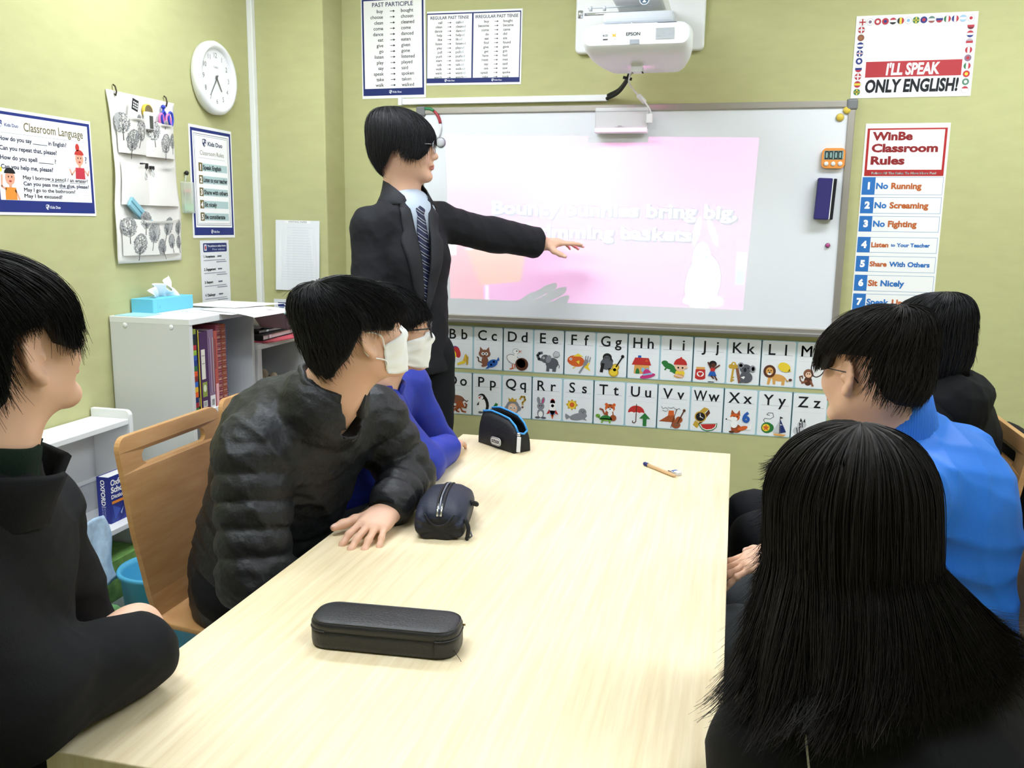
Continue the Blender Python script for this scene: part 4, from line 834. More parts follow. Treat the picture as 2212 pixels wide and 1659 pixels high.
# added box round the lamp, blocks its light except through the slide
yf = LP[1] + TF*(-.018-LP[1]); hb = MB()
x0, x1, z0, z1 = LP[0]-.024, LP[0]+.016, LP[2]-.0245, LP[2]+.010
fx0, fx1, fz0, fz1 = FV[:, 0].min(), FV[:, 0].max(), FV[:, 2].min(), FV[:, 2].max()
hb.box((x0, yf-.045, z0), (x1, yf-.040, z1)).box((x0, yf-.040, z0), (x0+.004, yf, z1)).box((x1-.004, yf-.040, z0), (x1, yf, z1)).box((x0, yf-.040, z0), (x1, yf, z0+.004)).box((x0, yf-.040, z1-.004), (x1, yf, z1))
k = 0.00012
cs = [film_pt([p[0], -.018, p[1]]) for p in PIC]      # opaque surround just outside the slide's four edges
oc = [(x0+.002, z1-.002), (x1-.002, z1-.002), (x1-.002, z0+.002), (x0+.002, z0+.002)]
for i in range(4):
    a, b = cs[i], cs[(i+1) % 4]; c, d = oc[(i+1) % 4], oc[i]
    hb.add([(a[0], yf, a[2]), (b[0], yf, b[2]), (c[0], yf, c[1]), (d[0], yf, d[1])], [(0, 1, 2, 3)])
hb.build('lamp_mask', m_proj, pj_)
ld = bpy.data.lights.new('projector_lamp', 'POINT'); ld.energy = PROJECTOR_WATT; ld.shadow_soft_size = 0.0; ld.use_nodes = True
lo = bpy.data.objects.new('projector_lamp', ld); COL.objects.link(lo); lo.location = LP; adopt(lo, None)
nt = ld.node_tree; em = nt.nodes['Emission']; tc = nt.nodes.new('ShaderNodeTexCoord'); sp = nt.nodes.new('ShaderNodeSeparateXYZ')
nt.links.new(tc.outputs['Normal'], sp.inputs[0])       # even picture on a flat board: strength ~ 1 / cos^3
ab = nt.nodes.new('ShaderNodeMath'); ab.operation = 'ABSOLUTE'; nt.links.new(sp.outputs['Y'], ab.inputs[0])
mx = nt.nodes.new('ShaderNodeMath'); mx.operation = 'MAXIMUM'; mx.inputs[1].default_value = .18; nt.links.new(ab.outputs[0], mx.inputs[0])
pw = nt.nodes.new('ShaderNodeMath'); pw.operation = 'POWER'; pw.inputs[1].default_value = -3.0; nt.links.new(mx.outputs[0], pw.inputs[0])
nt.links.new(pw.outputs[0], em.inputs['Strength'])

# interactive sensor unit on the board's top frame
un = thing('sensor_unit', (-.105, -.026, 1.797), 'translucent white sensor box clipped to the top middle of the whiteboard', 'sensor box')
m_unit = mat('unit_translucent', '#d3d3d6', 0.3, 0.5)
bevel(MB().box((-.212, -.075, 1.812), (.004, -.027, 1.896)).build('box_body', m_unit, un), .006, 3)
bevel(MB().box((-.213, -.082, 1.796), (.003, -.030, 1.815)).build('front_lip', m_white, un), .005, 3)
MB().box((-.210, -.0765, 1.880), (.002, -.074, 1.8815)).build('seam', m_grey, un)
S = Sheet((-.125, -.0765, 1.819), UX, UZ, .034, .006, '#d3d3d6', k=.01); S.text('EPSON', 1.7, .12, .36, '#77797e', 'c', bold=.03); S.build('brand_lettering', parent=un)
bevel(MB().box((.004, -.070, 1.838), (.014, -.045, 1.872)).build('plug_socket', m_white, un), .003)
# cables
def cable(name, pts, r, m, label, extra=None):
    t = thing(name, pts[0], label, 'cable')
    MB().tube(bez(pts, 8), r, 10).build('cord', m, t, True)
    if extra: extra(t)
    return t
c0, c1, c2, c3, c4 = on('Y', -.22, 1364, 135), on('Y', -.18, 1360, 158), on('Y', -.13, 1352, 178), on('Y', -.07, 1335, 200), on('Y', -.020, 1311, 213)
for dx, lb in ((0, 'outer thick black cable from the projector into the white duct'), (.013, 'inner thick black cable from the projector into the white duct')):
    cable('projector_cable', [np.array(p)+np.array((dx*.4, -.004*(dx > 0), dx*.9)) for p in (c0, c1, c2, c3, c4)], .0075, mat('cable_black', '#141416', 0.5), lb)
def ferrite(t):
    a, b = on('Y', -.12, 1378, 205), on('Y', -.10, 1394, 222)
    MB().tube([a, a*.9+b*.1, a*.1+b*.9, b], [.006, .010, .010, .006], 12).build('ferrite_core', m_white, t, True)
    bevel(MB().box(tuple(on('Y', -.075, 1400, 266)-np.array((.008, .012, .0))), tuple(on('Y', -.075, 1408, 246)+np.array((.004, .006, 0)))).build('plug', m_white, t), .003)
cable('usb_cable', [on('Y', -.23, 1366, 135), on('Y', -.19, 1361, 160), on('Y', -.16, 1359, 178), on('Y', -.13, 1370, 196), on('Y', -.11, 1392, 220), on('Y', -.09, 1404, 238), on('Y', -.075, 1406, 252)], .0038, m_white, 'thin white cable with a ferrite core running to the sensor box', ferrite)
t = thing('cable_tie', on('Y', -.165, 1356, 168), 'black cable tie holding the projector cables together', 'cable tie')
p = on('Y', -.170, 1356, 169); MB().tube([p+np.array((-.018, 0, .004)), p+np.array((.016, 0, -.004))], .006, 10).build('strap', mat('cable_black', '#141416', 0.5), t, True)
# ================================================================== FURNITURE ALONG THE LEFT WALL
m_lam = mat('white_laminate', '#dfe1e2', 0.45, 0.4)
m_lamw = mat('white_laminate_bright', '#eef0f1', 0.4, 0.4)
m_dark = mat('shaded_backing', '#6a655c', 0.8, 0.2)  # shade inside the low cabinet, put into its back panel's colour
def boards(name, boxes, m, parent, b=.002):
    mb = MB()
    for lo, hi in boxes: mb.box(lo, hi)
    return bevel(mb.build(name, m, parent), b)
BX0, BX1, BY0, BY1, BZ = XL+.004, -1.386, -1.200, -.787, 1.093
bc = thing('bookcase', ((BX0+BX1)/2, (BY0+BY1)/2, 0), 'white open bookcase by the left wall holding upright books under a tissue box', 'bookcase')
T = .018
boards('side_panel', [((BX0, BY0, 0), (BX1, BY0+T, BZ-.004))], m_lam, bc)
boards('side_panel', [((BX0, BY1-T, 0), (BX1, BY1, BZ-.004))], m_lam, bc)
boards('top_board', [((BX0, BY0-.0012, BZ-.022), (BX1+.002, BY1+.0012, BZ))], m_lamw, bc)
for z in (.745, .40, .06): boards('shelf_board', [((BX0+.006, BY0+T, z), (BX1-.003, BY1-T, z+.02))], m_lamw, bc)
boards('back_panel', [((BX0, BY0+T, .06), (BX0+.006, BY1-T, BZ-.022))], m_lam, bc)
for x in (-1.635, -1.455):
    MB().lathe((x, BY0, BZ-.030), [(.009, 0), (.009, -.002), (.006, -.004), (0, -.0045)], 14, 'Y').build('screw_cap', m_white, bc, True)
# books in it (spines towards the room)
def book(y, w, h, d, cover, label, pages='#efe9dc', deco=None, name='book', group='books in the white bookcase', z=.765, x=BX1-.008, cat='book'):
    t = thing(name, (x-d/2, y+w/2, z), label, cat, group)
    mc = mat('cover_'+cover, cover, 0.45, 0.4)
    MB().box((x-d+.004, y+.0025, z+.004), (x-.004, y+w-.0025, z+h-.003)).build('pages', mat('pages_'+pages, pages, 0.9, 0.1), t)
    bevel(MB().box((x-.003, y, z), (x, y+w, z+h)).box((x-d, y, z), (x-.003, y+.002, z+h)).box((x-d, y+w-.002, z), (x-.003, y+w, z+h)).build('cover', mc, t), .0008)
    if deco:
        S = Sheet((x+.0003, y+.001, z), UY, UZ, w-.002, h, cover, k=.01, th=.0003)
        deco(S, (w-.002)*100, h*100); S.build('spine_print', parent=t)
    return t
def d_black(S, w, h): S.rect(w*.68, 0, w*.95, h, '#e2cf3c', 1); S.rect(w*.1, 2, w*.5, 5, '#8a8370', 1); S.rect(w*.1, 12, w*.5, 17, '#3c3c42', 1)
def d_purple(S, w, h):
    S.rect(w*.12, h*.40, w*.62, h*.78, '#e8e4d8', 1); S.line([(w*.2, h*.7), (w*.54, h*.7)], .25, '#8a8a82'); S.line([(w*.2, h*.6), (w*.54, h*.6)], .25, '#8a8a82')
    S.rect(w*.15, h*.17, w*.75, h*.36, '#8fa04c', 1); S.ell(w*.45, h*.28, w*.2, 1.3, '#dfe5c8', lv=2); S.rect(w*.15, h*.04, w*.7, h*.12, '#e9e9e9', 1)
    for i in range(7): S.rect(w*(.2+.06*i), h*.05, w*(.225+.06*i), h*.11, '#33333a', 2)
def d_stripe(S, w, h):
    for i in range(4): S.rect(w*(.12+.22*i), h*.2, w*(.2+.22*i), h*.9, ['#5b3d6e', '#b8a9c4', '#7d4a3a', '#c9b8a4'][i], 1)
    S.rect(w*.05, 0, w*.95, h*.16, '#f0eef0', 1)
    for i in range(6): S.rect(w*(.3+.08*i), h*.03, w*(.34+.08*i), h*.11, '#33333a', 2)
def d_rust(S, w, h):
    for i in range(12): S.rect(w*.12, h*(.08+.075*i), w*.88, h*(.10+.075*i), '#e0b49c', 1)
def d_red(S, w, h): S.rect(w*.1, 0, w*.9, h*.3, '#e9b5bd', 1); S.rect(w*.1, h*.5, w*.4, h*.9, '#7d4a4a', 1)
t = thing('cube_tower', (BX1-.012, -1.170, .765), 'upright tower of multicoloured linking cubes at the left end of the book row', 'linking cubes')
cl = ['#2b7a3c', '#a4263a', '#1c2c6e', '#e8622c', '#e9b83a', '#2f66c8', '#8a2a2a', '#e4582c', '#2e6b40', '#1d3f8c', '#2a55b0', '#93b93c', '#b8293a', '#22302a', '#16203a', '#87933f']
for i, c in enumerate(cl):
    z = .7655+i*.0182
    bevel(MB().box((BX1-.022, -1.1815, z), (BX1-.002, -1.1615, z+.0178)).lathe((BX1-.012, -1.1715, z+.0178), [(.005, 0), (.005, .003), (0, .003)], 10).build('cube', mat('cube_'+c, c, .4), t), .0015)
book(-1.158, .020, .285, .20, '#1b1a1d', 'thin black and yellow book next to the cube tower', deco=d_black)
book(-1.136, .048, .275, .21, '#4f2f5c', 'thick purple book with green and cream labels on its spine', deco=d_purple)
book(-1.086, .036, .278, .21, '#8d7490', 'grey purple striped book with a white barcode label', deco=d_stripe)
book(-1.048, .022, .270, .20, '#b85a52', 'red book with a pink band right of the striped book', deco=d_red)
def spiral(y, w, h, cover, label):
    x = BX1-.014; t = book(y, w, h, .20, cover, label, deco=d_rust, name='spiral_book', x=x)
    mb = MB()
    for i in range(34):
        zc = .772+i*(h-.014)/33; a = np.linspace(0, 2*math.pi, 9)
        mb.tube([(x+.001+.006*math.cos(q), y+w/2+.40*w*math.sin(q), zc) for q in a], .0011, 5, caps=False)
    mb.build('wire_binding', mat('wire_rose', '#b98088', 0.35, 0.5, metal=.4), t, True)
spiral(-1.024, .030, .290, '#9c4b5c', 'taller rose spiral bound book left of the orange spiral book')
spiral(-.992, .030, .288, '#b5603c', 'orange spiral bound book at the right end of the row')
t = thing('folder', (BX1-.12, -.955, .765), 'clear blue plastic folder closing the book row on the right', 'folder')
bevel(MB().box((BX1-.22, -.958, .765), (BX1-.02, -.954, 1.045)).build('folder_sheet', mat('folder_blue', '#5f86c8', .25, .5), t), .001)
MB().box((BX1-.020, -.9605, .765), (BX1-.017, -.9525, 1.045)).build('folder_spine', mat('folder_spine_blue', '#3f66b0', .3, .5), t)

# on top of the bookcase
t = thing('tissue_box', (-1.65, -.965, BZ), 'light blue tissue box on top of the bookcase', 'tissue box')
m_tb = mat('tissue_blue', '#6fc9e6', .55)
bevel(MB().box((-1.694, -1.085, BZ+.0002), (-1.604, -.845, BZ+.050)).build('carton', m_tb, t), .002)
S = Sheet((-1.6036, -1.06, BZ+.004), UY, UZ, .03, .04, '#6fc9e6', k=.01, th=.0002); S.text('i', 1.0, 1.2, .9, '#2f8fb4', bold=.03); S.build('side_print', parent=t)
V = []; F = []; rn = random.Random(3); nu, nv = 28, 9
for j in range(nv+1):
    v = j/nv
    for i in range(nu+1):
        u = i/nu; y = -1.04 + .145*u
        hgt = (.012+.050*(abs(math.sin(u*4.2+.5))**.8)*(0.6+.6*u)) * v
        x = -1.650 + .018*math.sin(u*9+v*2.5) + .012*math.sin(u*23+v*5) + .03*(v-.3)*math.sin(u*5)
        V.append((x, y + .028*v*(u-.35), BZ+.049 + hgt))
for j in range(nv):
    for i in range(nu): a = j*(nu+1)+i; F.append((a, a+1, a+nu+2, a+nu+1))
o = mesh_obj('tissue', V, F, mat('tissue_white', '#fbfbfb', .9, .1), t, True); sd = o.modifiers.new('thick', 'SOLIDIFY'); sd.thickness = .0015
t = Sheet((-1.68, -1.195, BZ+.0004), (1, 0, 0), (0, 1, 0), .115, .10, '#a9dbe8', th=.002); t.build('memo_pad', 'flat pale blue pad on the bookcase left of the tissue box', 'notepad')
def paper(name, pts, z0, col, label, cat='paper', bend=None, th=.0010, group=None):
    """sheet of paper: four plan corners, optionally drooping past the shelf edge"""
    n = 12; V = []; F = []; A, B, C_, D = [np.array(p, float) for p in pts]
    for j in range(n+1):
        for i in range(n+1):
            u, v = i/n, j/n; p = (A*(1-u)+B*u)*(1-v)+(D*(1-u)+C_*u)*v; V.append((p[0], p[1], z0 + (bend(p[0], p[1], u, v) if bend else 0)))
    for j in range(n):
        for i in range(n): a = j*(n+1)+i; F.append((a, a+1, a+n+2, a+n+1))
    o = mesh_obj(name, V, F, mat('paper_'+col, col, .75, .2), None, True); sd = o.modifiers.new('thick', 'SOLIDIFY'); sd.thickness = th; sd.offset = 1
    return tag(o, label, cat, group)
paper('worksheet', [(-1.56, -.99), (-1.33, -1.03), (-1.30, -.80), (-1.55, -.76)], BZ+.0005, '#e6e7e8', 'lowest white worksheet lying in front of the tissue box', group='papers on the bookcase')
paper('worksheet', [(-1.52, -.93), (-1.24, -1.03), (-1.22, -.76), (-1.50, -.70)], BZ+.0035, '#f1f2f3', 'white worksheet sticking out past the bookcase front edge', bend=lambda x, y, u, v: -.018*max(0, u-.5)*2*max(0, u-.5), group='papers on the bookcase')
paper('worksheet', [(-1.66, -.83), (-1.42, -.86), (-1.32, -.66), (-1.62, -.64)], BZ+.0065, '#f6f6f1', 'topmost pale worksheet reaching past the right end of the bookcase', bend=lambda x, y, u, v: .004*v, group='papers on the bookcase')
paper('card_sheet', [(-1.45, -.80), (-1.28, -.84), (-1.23, -.72), (-1.42, -.68)], BZ+.0020, '#a98b95', 'mauve sheet curling down over the bookcase right end', bend=lambda x, y, u, v: -.085*v*v, group='papers on the bookcase')

# ------------------------------------------------------------------ low cabinet to the right of the bookcase
CY0, CY1, CZ = -.765, -.335, .950
cb = thing('low_cabinet', (-1.54, -.55, 0), 'white low cabinet with an open dark compartment right of the bookcase', 'cabinet')
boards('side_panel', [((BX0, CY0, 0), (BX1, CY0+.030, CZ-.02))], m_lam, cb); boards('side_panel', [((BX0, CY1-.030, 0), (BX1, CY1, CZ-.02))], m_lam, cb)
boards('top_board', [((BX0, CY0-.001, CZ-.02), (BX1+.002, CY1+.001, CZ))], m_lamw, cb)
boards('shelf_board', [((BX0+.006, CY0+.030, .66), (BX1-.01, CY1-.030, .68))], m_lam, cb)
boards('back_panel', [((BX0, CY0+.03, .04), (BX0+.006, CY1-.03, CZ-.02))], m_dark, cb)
t = thing('basket', (-1.50, -.60, .68), 'black round basket of beige rolls inside the low cabinet', 'basket')
MB().lathe((-1.49, -.60, .6805), [(.085, 0), (.10, .10), (.105, .102), (.098, .104), (.083, .006), (0, .005)], 28).build('bowl', m_black, t, True)
for i, (dx, dy, h) in enumerate(((.05, -.045, .06), (.055, .0, .055), (.05, .045, .065), (.0, -.05, .075), (.0, .01, .08), (.0, .055, .075), (-.045, 0, .08))):
    t = thing('felt_roll', (-1.49+dx, -.60+dy, .76), ['beige', 'cream', 'tan', 'beige', 'cream', 'tan', 'beige'][i] + ' rounded felt roll standing in the black basket, ' + ['front left', 'front middle', 'front right', 'middle left', 'centre', 'middle right', 'back'][i], 'felt roll', 'felt rolls in the black basket')
    c = Vector((-1.49+dx, -.60+dy, .70))
    MB().lathe(c, [(.016, 0), (.019, .02), (.019, h+.02), (.015, h+.034), (.008, h+.041), (0, h+.043)], 16).build('roll', mat('felt_beige', '#b5a78f', .95, .1), t, True)
# on the low cabinet
paper('worksheet', [(-1.62, -.72), (-1.395, -.755), (-1.385, -.50), (-1.60, -.46)], CZ+.0005, '#e9eaeb', 'white sheet under the red folder on the low cabinet', group='papers on the low cabinet')
t = thing('red_folder', (-1.48, -.52, CZ), 'red paper folder under the black notebooks on the low cabinet', 'folder')
MB().prism([(-1.60, -.70), (-1.37, -.72), (-1.345, -.55), (-1.375, -.47), (-1.40, -.34), (-1.60, -.32)], (0, 0, CZ+.002), UX, UY, UZ, .004).build('folder_cover', mat('folder_red', '#cf5666', .6), t)
def notebook(z, y0, y1, x0, x1, h, rot, label):
    t = thing('notebook', ((x0+x1)/2, (y0+y1)/2, z), label, 'notebook', 'black notebooks on the low cabinet')
    M4 = Matrix.Translation(((x0+x1)/2, (y0+y1)/2, 0)) @ Matrix.Rotation(math.radians(rot), 4, 'Z') @ Matrix.Translation((-(x0+x1)/2, -(y0+y1)/2, 0))
    bevel(MB().box((x0, y0, z), (x1, y1, z+.003), 0, M4).box((x0, y0, z+h-.003), (x1, y1, z+h), 0, M4).box((x0, y0, z+.003), (x0+.003, y1, z+h-.003), 0, M4).box((x0+.003, y0, z+.003), (x1, y0+.003, z+h-.003), 0, M4).build('cover', m_black, t), .001)
    MB().box((x0+.004, y0+.004, z+.0035), (x1-.004, y1-.004, z+h-.0035), 0, M4).build('pages', mat('pages_white', '#e3e3e0', .9, .1), t)
    MB().box((x1+.0002, y0+.05, z+.004), (x1+.001, y0+.066, z+h-.003), 0, M4).build('page_tag', m_white, t)
notebook(CZ+.0068, -.70, -.42, -1.58, -1.405, .022, 2, 'lower black notebook with white page edges on the red folder')
notebook(CZ+.0294, -.66, -.36, -1.60, -1.425, .014, -4, 'upper black notebook right under the plush pouch')
t = thing('plush_pouch', (-1.52, -.50, CZ+.05), 'fluffy pastel rainbow pouch on the black notebooks', 'pouch')
def blob(name, c, r, m, parent, n=18, wob=.08, seed=1, flat=None):
    rn = np.random.RandomState(seed); V = []; F = []
    ph = rn.rand(6)*6.28
    for j in range(n+1):
        th = math.pi*j/n
        for i in range(2*n):
            a = math.pi*i/n; d = np.array((math.sin(th)*math.cos(a), math.sin(th)*math.sin(a), math.cos(th)))
            k = 1+wob*(math.sin(4*d[0]+ph[0])*math.cos(5*d[1]+ph[1])+.5*math.sin(9*d[2]+7*d[0]+ph[2]))
            p = np.array(c)+d*np.array(r)*k
            if flat is not None: p[2] = max(p[2], flat)
            V.append(p)
    for j in range(n):
        for i in range(2*n): a = j*2*n+i; b = j*2*n+(i+1) % (2*n); F.append((a, b, b+2*n, a+2*n))
    return mesh_obj(name, V, F, m, parent, True)
zb = CZ+.0440
for i, (y, c) in enumerate(((-.63, '#f1efe6'), (-.575, '#9ed8cf'), (-.52, '#f2b8c4'), (-.465, '#f4e48c'), (-.41, '#8fd6cc'))):
    blob('fur_panel', (-1.50+.02*(i % 2), y, zb+.022), (.075, .042, .026), mat('fur_'+c, c, 1.0, .1, bump=('noise', 120, .8, ONE), sheen=.4), t, 14, .10, i, zb)

# ------------------------------------------------------------------ tiered book rack along the left wall
RX1, RY1, RY0 = -1.545, -1.305, -2.35
rk = thing('book_rack', (-1.62, (RY0+RY1)/2, 0), 'low white tiered book rack with rounded end panel below the phrase poster', 'book rack')
prof = [(XL+.004, 0), (-1.470, 0), (-1.485, .43)] + [(RX1-.004, .60)] + [(RX1-.001, .76)] + [(RX1-.022+.021*math.cos(a), .774+.021*math.sin(a)) for a in np.linspace(0, math.pi/2, 7)] + [(XL+.004, .795)]
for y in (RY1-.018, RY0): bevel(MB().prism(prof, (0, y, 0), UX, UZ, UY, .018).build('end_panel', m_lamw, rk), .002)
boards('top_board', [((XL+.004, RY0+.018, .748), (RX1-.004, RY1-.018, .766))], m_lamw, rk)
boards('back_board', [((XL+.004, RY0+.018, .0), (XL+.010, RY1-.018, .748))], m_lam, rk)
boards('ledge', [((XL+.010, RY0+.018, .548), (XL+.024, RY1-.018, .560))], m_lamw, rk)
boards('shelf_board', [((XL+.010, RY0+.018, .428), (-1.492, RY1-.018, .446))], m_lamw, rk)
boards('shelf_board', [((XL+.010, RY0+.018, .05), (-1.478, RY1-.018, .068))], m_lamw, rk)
# dictionary
t = thing('dictionary', (-1.555, -1.40, .446), 'blue Oxford School Dictionary standing on the rack behind the chair', 'book')
dx0, dx1, dy0, dy1, dz0, dz1 = -1.580, -1.535, -1.458, -1.338, .4465, .602
m_dic = mat('dictionary_blue', '#26348f', .4, .5)
MB().box((dx0+.002, dy0+.003, dz0+.003), (dx1-.002, dy1-.003, dz1-.002)).build('pages', mat('pages_white', '#e3e3e0', .9, .1), t)
bevel(MB().box((dx0, dy0, dz0), (dx1, dy0+.002, dz1)).box((dx1-.002, dy0, dz0), (dx1, dy1, dz1)).box((dx0, dy0, dz0), (dx0+.002, dy1, dz1)).build('cover', m_dic, t), .0008)
S = Sheet((dx1+.0002, dy0, dz0), UY, UZ, dy1-dy0, dz1-dz0, '#26348f', k=.01, th=.0003)
for i, (ps, c) in enumerate(((((0, 0), (4, 0), (2, 5)), '#34489f'), (((4, 0), (8, 2), (6, 6)), '#1d2a7d'), (((8, 0), (12, 0), (12, 7)), '#453a9c'), (((2, 1), (5, 4), (1, 6)), '#3c55b8'), (((5.2, 2), (6.2, 4.4), (4.6, 2.6)), '#9fb4e6'), (((7, 2.4), (11.6, 5.4), (8, 5.2)), '#b23a72'), (((7.6, 3.4), (10.8, 2.4), (10.6, 5.0)), '#f4f2f4'), (((10.6, 1.5), (12, 1.5), (12, 6), (10.9, 6)), '#e48a32'))): S.poly(ps, c, 1+i)
S.text('Oxford', .7, 12.5, 1.9, '#ffffff', w=7.8, bold=.03); S.text('School', .7, 10.1, 1.9, '#ffffff', w=7.8, bold=.04); S.text('Dictionary', .7, 8.1, 1.25, '#ffffff', w=9.4, bold=.03); S.rect(.7, 6.4, 11.6, 7.3, '#e48a32', 9)
S.build('front_print', parent=t)
S = Sheet((dx0, dy0-.0002, dz0), UX, UZ, dx1-dx0, dz1-dz0, '#232f84', k=.01, th=.0003)
S.text('OXFORD', 1.5, 14.6, 1.5, '#ffffff', w=8.6, rot=-90, bold=.03); S.rect(1.4, 5.5, 3.0, 5.65, '#ffffff', 2); S.text('SCHOOL', 2.3, 5.2, .6, '#aab6e4', w=4, rot=-90); S.text('DICTIONARY', 1.5, 5.2, .5, '#aab6e4', w=4.4, rot=-90)
S.build('spine_print', parent=t)
# booklets below
for i, (y, c, lb) in enumerate(((-1.50, '#dfe6dc', 'white booklet lying behind the blue bin on the rack'), (-1.45, '#7fae5c', 'green leafy booklet lying behind the blue bin on the rack'))):
    t = thing('booklet', (-1.57, y, .07+.03*i), lb, 'booklet', 'booklets behind the blue bin')
    bevel(MB().box((-1.66, y-.10, .0685+i*.135), (-1.505, y+.11, .2025+i*.135)).build('booklet_cover', mat('booklet_'+c, c, .6, mottle=(40, .25, ONE) if i else None), t), .002)
t = thing('blue_bin', (-1.345, -1.48, 0), 'sky blue round plastic bin on the floor behind the wooden chair', 'bin')
m_bin = mat('bin_blue', '#55b4dc', .35, .5)
MB().lathe((-1.345, -1.48, .0), [(.095, 0.0), (.119, .318), (.128, .320), (.130, .328), (.126, .335), (.118, .333), (.113, .318), (.091, .006), (0, .004)], 44).build('bucket', m_bin, t, True)
MB().lathe((-1.262, -1.573, .27), [(.006, -.001), (.006, .004), (0, .005)], 12, 'Y').build('rivet', mat('bin_rivet', '#2f7ea8', .4), t, True)
# pale blue printed cloth hanging from the rack and green bag beside the bin
V = []; F = []
for j in range(21):
    v = j/20
    for i in range(9):
        u = i/8; V.append((-1.483+.022*v+.006*math.sin(u*7+v*5), -1.665+.105*u+.03*v+.01*math.sin(v*6), .515-.215*v))
for j in range(20):
    for i in range(8): a = j*9+i; F.append((a, a+1, a+10, a+9))
o = mesh_obj('hanging_cloth', V, F, mat('cloth_pale_blue', '#bcd8f2', .9, .1, mottle=(45, .16, ONE)), None, True); o.modifiers.new('t', 'SOLIDIFY').thickness = .003
tag(o, 'pale blue patterned cloth hanging from the white rack beside the bin', 'cloth')
t = thing('green_bag', (-1.42, -1.66, 0), 'crumpled green patterned bag on the floor between rack and bin', 'bag')
blob('bag_body', (-1.405, -1.675, .135), (.065, .075, .14), mat('bag_green', '#6fa36a', .7, .3, mottle=(38, .5, ONE)), t, 16, .10, 4, 0.001)

# ------------------------------------------------------------------ chairs
m_ply = mat('chair_beech', '#d39a55', .42, .4); wood_nodes(m_ply, '#bb8a55', '#cb9f6c', (2.0, 2.0, 14))
m_steel = mat('chair_steel', '#8f9296', .3, .5, metal=.8)
def plate(path, outline_w, thick, name, m, parent, M4, slot=None):
    """bent plywood plate: path = [(x,z)] side curve, outline_w(t) = half width at t"""
    n = len(path); V = []; F = []
    rows = 14
    for i, (x, z) in enumerate(path):
        hw = outline_w(i/(n-1))
        for j in range(rows+1): V.append((x, -hw+2*hw*j/rows, z))
    for i in range(n-1):
        for j in range(rows):
            if slot and slot(i/(n-1), (j+.5)/rows): continue
            a = i*(rows+1)+j; F.append((a, a+1, a+rows+2, a+rows+1))
    V = [tuple(M4 @ Vector(v)) for v in V]
    o = mesh_obj(name, V, F, m, parent, True); sd = o.modifiers.new('thick', 'SOLIDIFY'); sd.thickness = thick; sd.offset = 0
    return bevel(o, .003, 2)
def backrest(parent, M4, w=.215, z0=.40, z1=.905, th=.014):
    """plywood back with a rounded hand slot, drawn as an outline with a hole"""
    out = []; r = .035
    H = z1-z0
    def hw(z): return w*(.80 + .20*min(1, max(0, (z-z0)/(H*.55))))
    O = [(-hw(z0), z0)] + [(hw(z), z) for z in np.linspace(z0, z1-r, 10)] + [(w-r+r*math.cos(a), z1-r+r*math.sin(a)) for a in np.linspace(.2, math.pi/2, 6)]
    O += [(-(w-r)+r*math.cos(a), z1-r+r*math.sin(a)) for a in np.linspace(math.pi/2, math.pi-.2, 6)] + [(-hw(z), z) for z in np.linspace(z1-r, z0, 10)][:-1]
    zc, sl, sr = z1-.062, .118, .0175
    I_ = [(sl+sr*math.cos(a), zc+sr*math.sin(a)) for a in np.linspace(-math.pi/2, math.pi/2, 9)] + [(-sl+sr*math.cos(a), zc+sr*math.sin(a)) for a in np.linspace(math.pi/2, 3*math.pi/2, 9)]
    from mathutils.geometry import tessellate_polygon
    loops = [[Vector((y, z, 0)) for y, z in O], [Vector((y, z, 0)) for y, z in I_]]
    tri = tessellate_polygon(loops); P = O+I_; n = len(P)
    def bx(z): return -.205 - .055*((z-z0)/H)**1.6 + .018*math.exp(-((z-z0)/.05)**2)
    def put(y, z, off): return tuple(M4 @ Vector((bx(z)+off + .10*(y*y), y, z)))
    V = [put(y, z, th/2) for y, z in P] + [put(y, z, -th/2) for y, z in P]; F = []
    for t3 in tri:
        a, b, c = t3
        cr = (P[b][0]-P[a][0])*(P[c][1]-P[a][1])-(P[b][1]-P[a][1])*(P[c][0]-P[a][0])
        if cr < 0: a, c = c, a
        F += [(a, b, c), (n+c, n+b, n+a)]
    no = len(O)
    for L, s0 in ((len(O), 0), (len(I_), no)):
        for i in range(L):
            a, b = s0+i, s0+(i+1) % L; F.append((a, n+a, n+b, b))
    return mesh_obj('backrest', V, F, m_ply, parent, False)
def chair(x, y, deg, label):
    t = thing('wooden_chair', (x, y, 0), label, 'chair', 'wooden classroom chairs')
    M4 = Matrix.Translation((x, y, 0)) @ Matrix.Rotation(math.radians(deg), 4, 'Z')
    backrest(t, M4)
    sp = [(-.205, .452), (-.19, .438), (-.15, .430), (-.05, .427), (.08, .428), (.16, .428), (.185, .424), (.200, .412)]
    plate(sp, lambda s: .172+.033*min(1, s*1.6), .014, 'seat', m_ply, t, M4)
    for sx, sy in ((.16, .17), (.16, -.17), (-.18, .16), (-.18, -.16)):
        ex = sx*1.15; MB().tube([M4 @ Vector((sx, sy, .420)), M4 @ Vector((ex, sy*1.05, .006))], .0115, 12).build('leg', m_steel, t, True)
    MB().tube([M4 @ Vector((.16, .17, .405)), M4 @ Vector((.16, -.17, .405))], .010, 10).tube([M4 @ Vector((-.18, .16, .405)), M4 @ Vector((-.18, -.16, .405))], .010, 10).build('seat_frame', m_steel, t, True)
    return t
chair(-.775, -1.835, 0, 'wooden chair with a slotted backrest behind the student in the puffer jacket')
chair(.87, -1.20, 180, 'wooden chair under the student in the black hoodie at the far right')
chair(.86, -1.78, 180, 'wooden chair under the student in the light blue jacket')
chair(.70, -2.62, 176, 'wooden chair behind the long haired student, wood showing in the bottom right corner')
chair(-.80, -1.35, 0, 'wooden chair under the student in the royal blue jersey')
chair(-.80, -2.86, 4, 'wooden chair under the student at the left edge')
t = thing('stool', (-.83, -.29, 0), 'small wooden stool against the wall behind the teacher legs', 'stool')
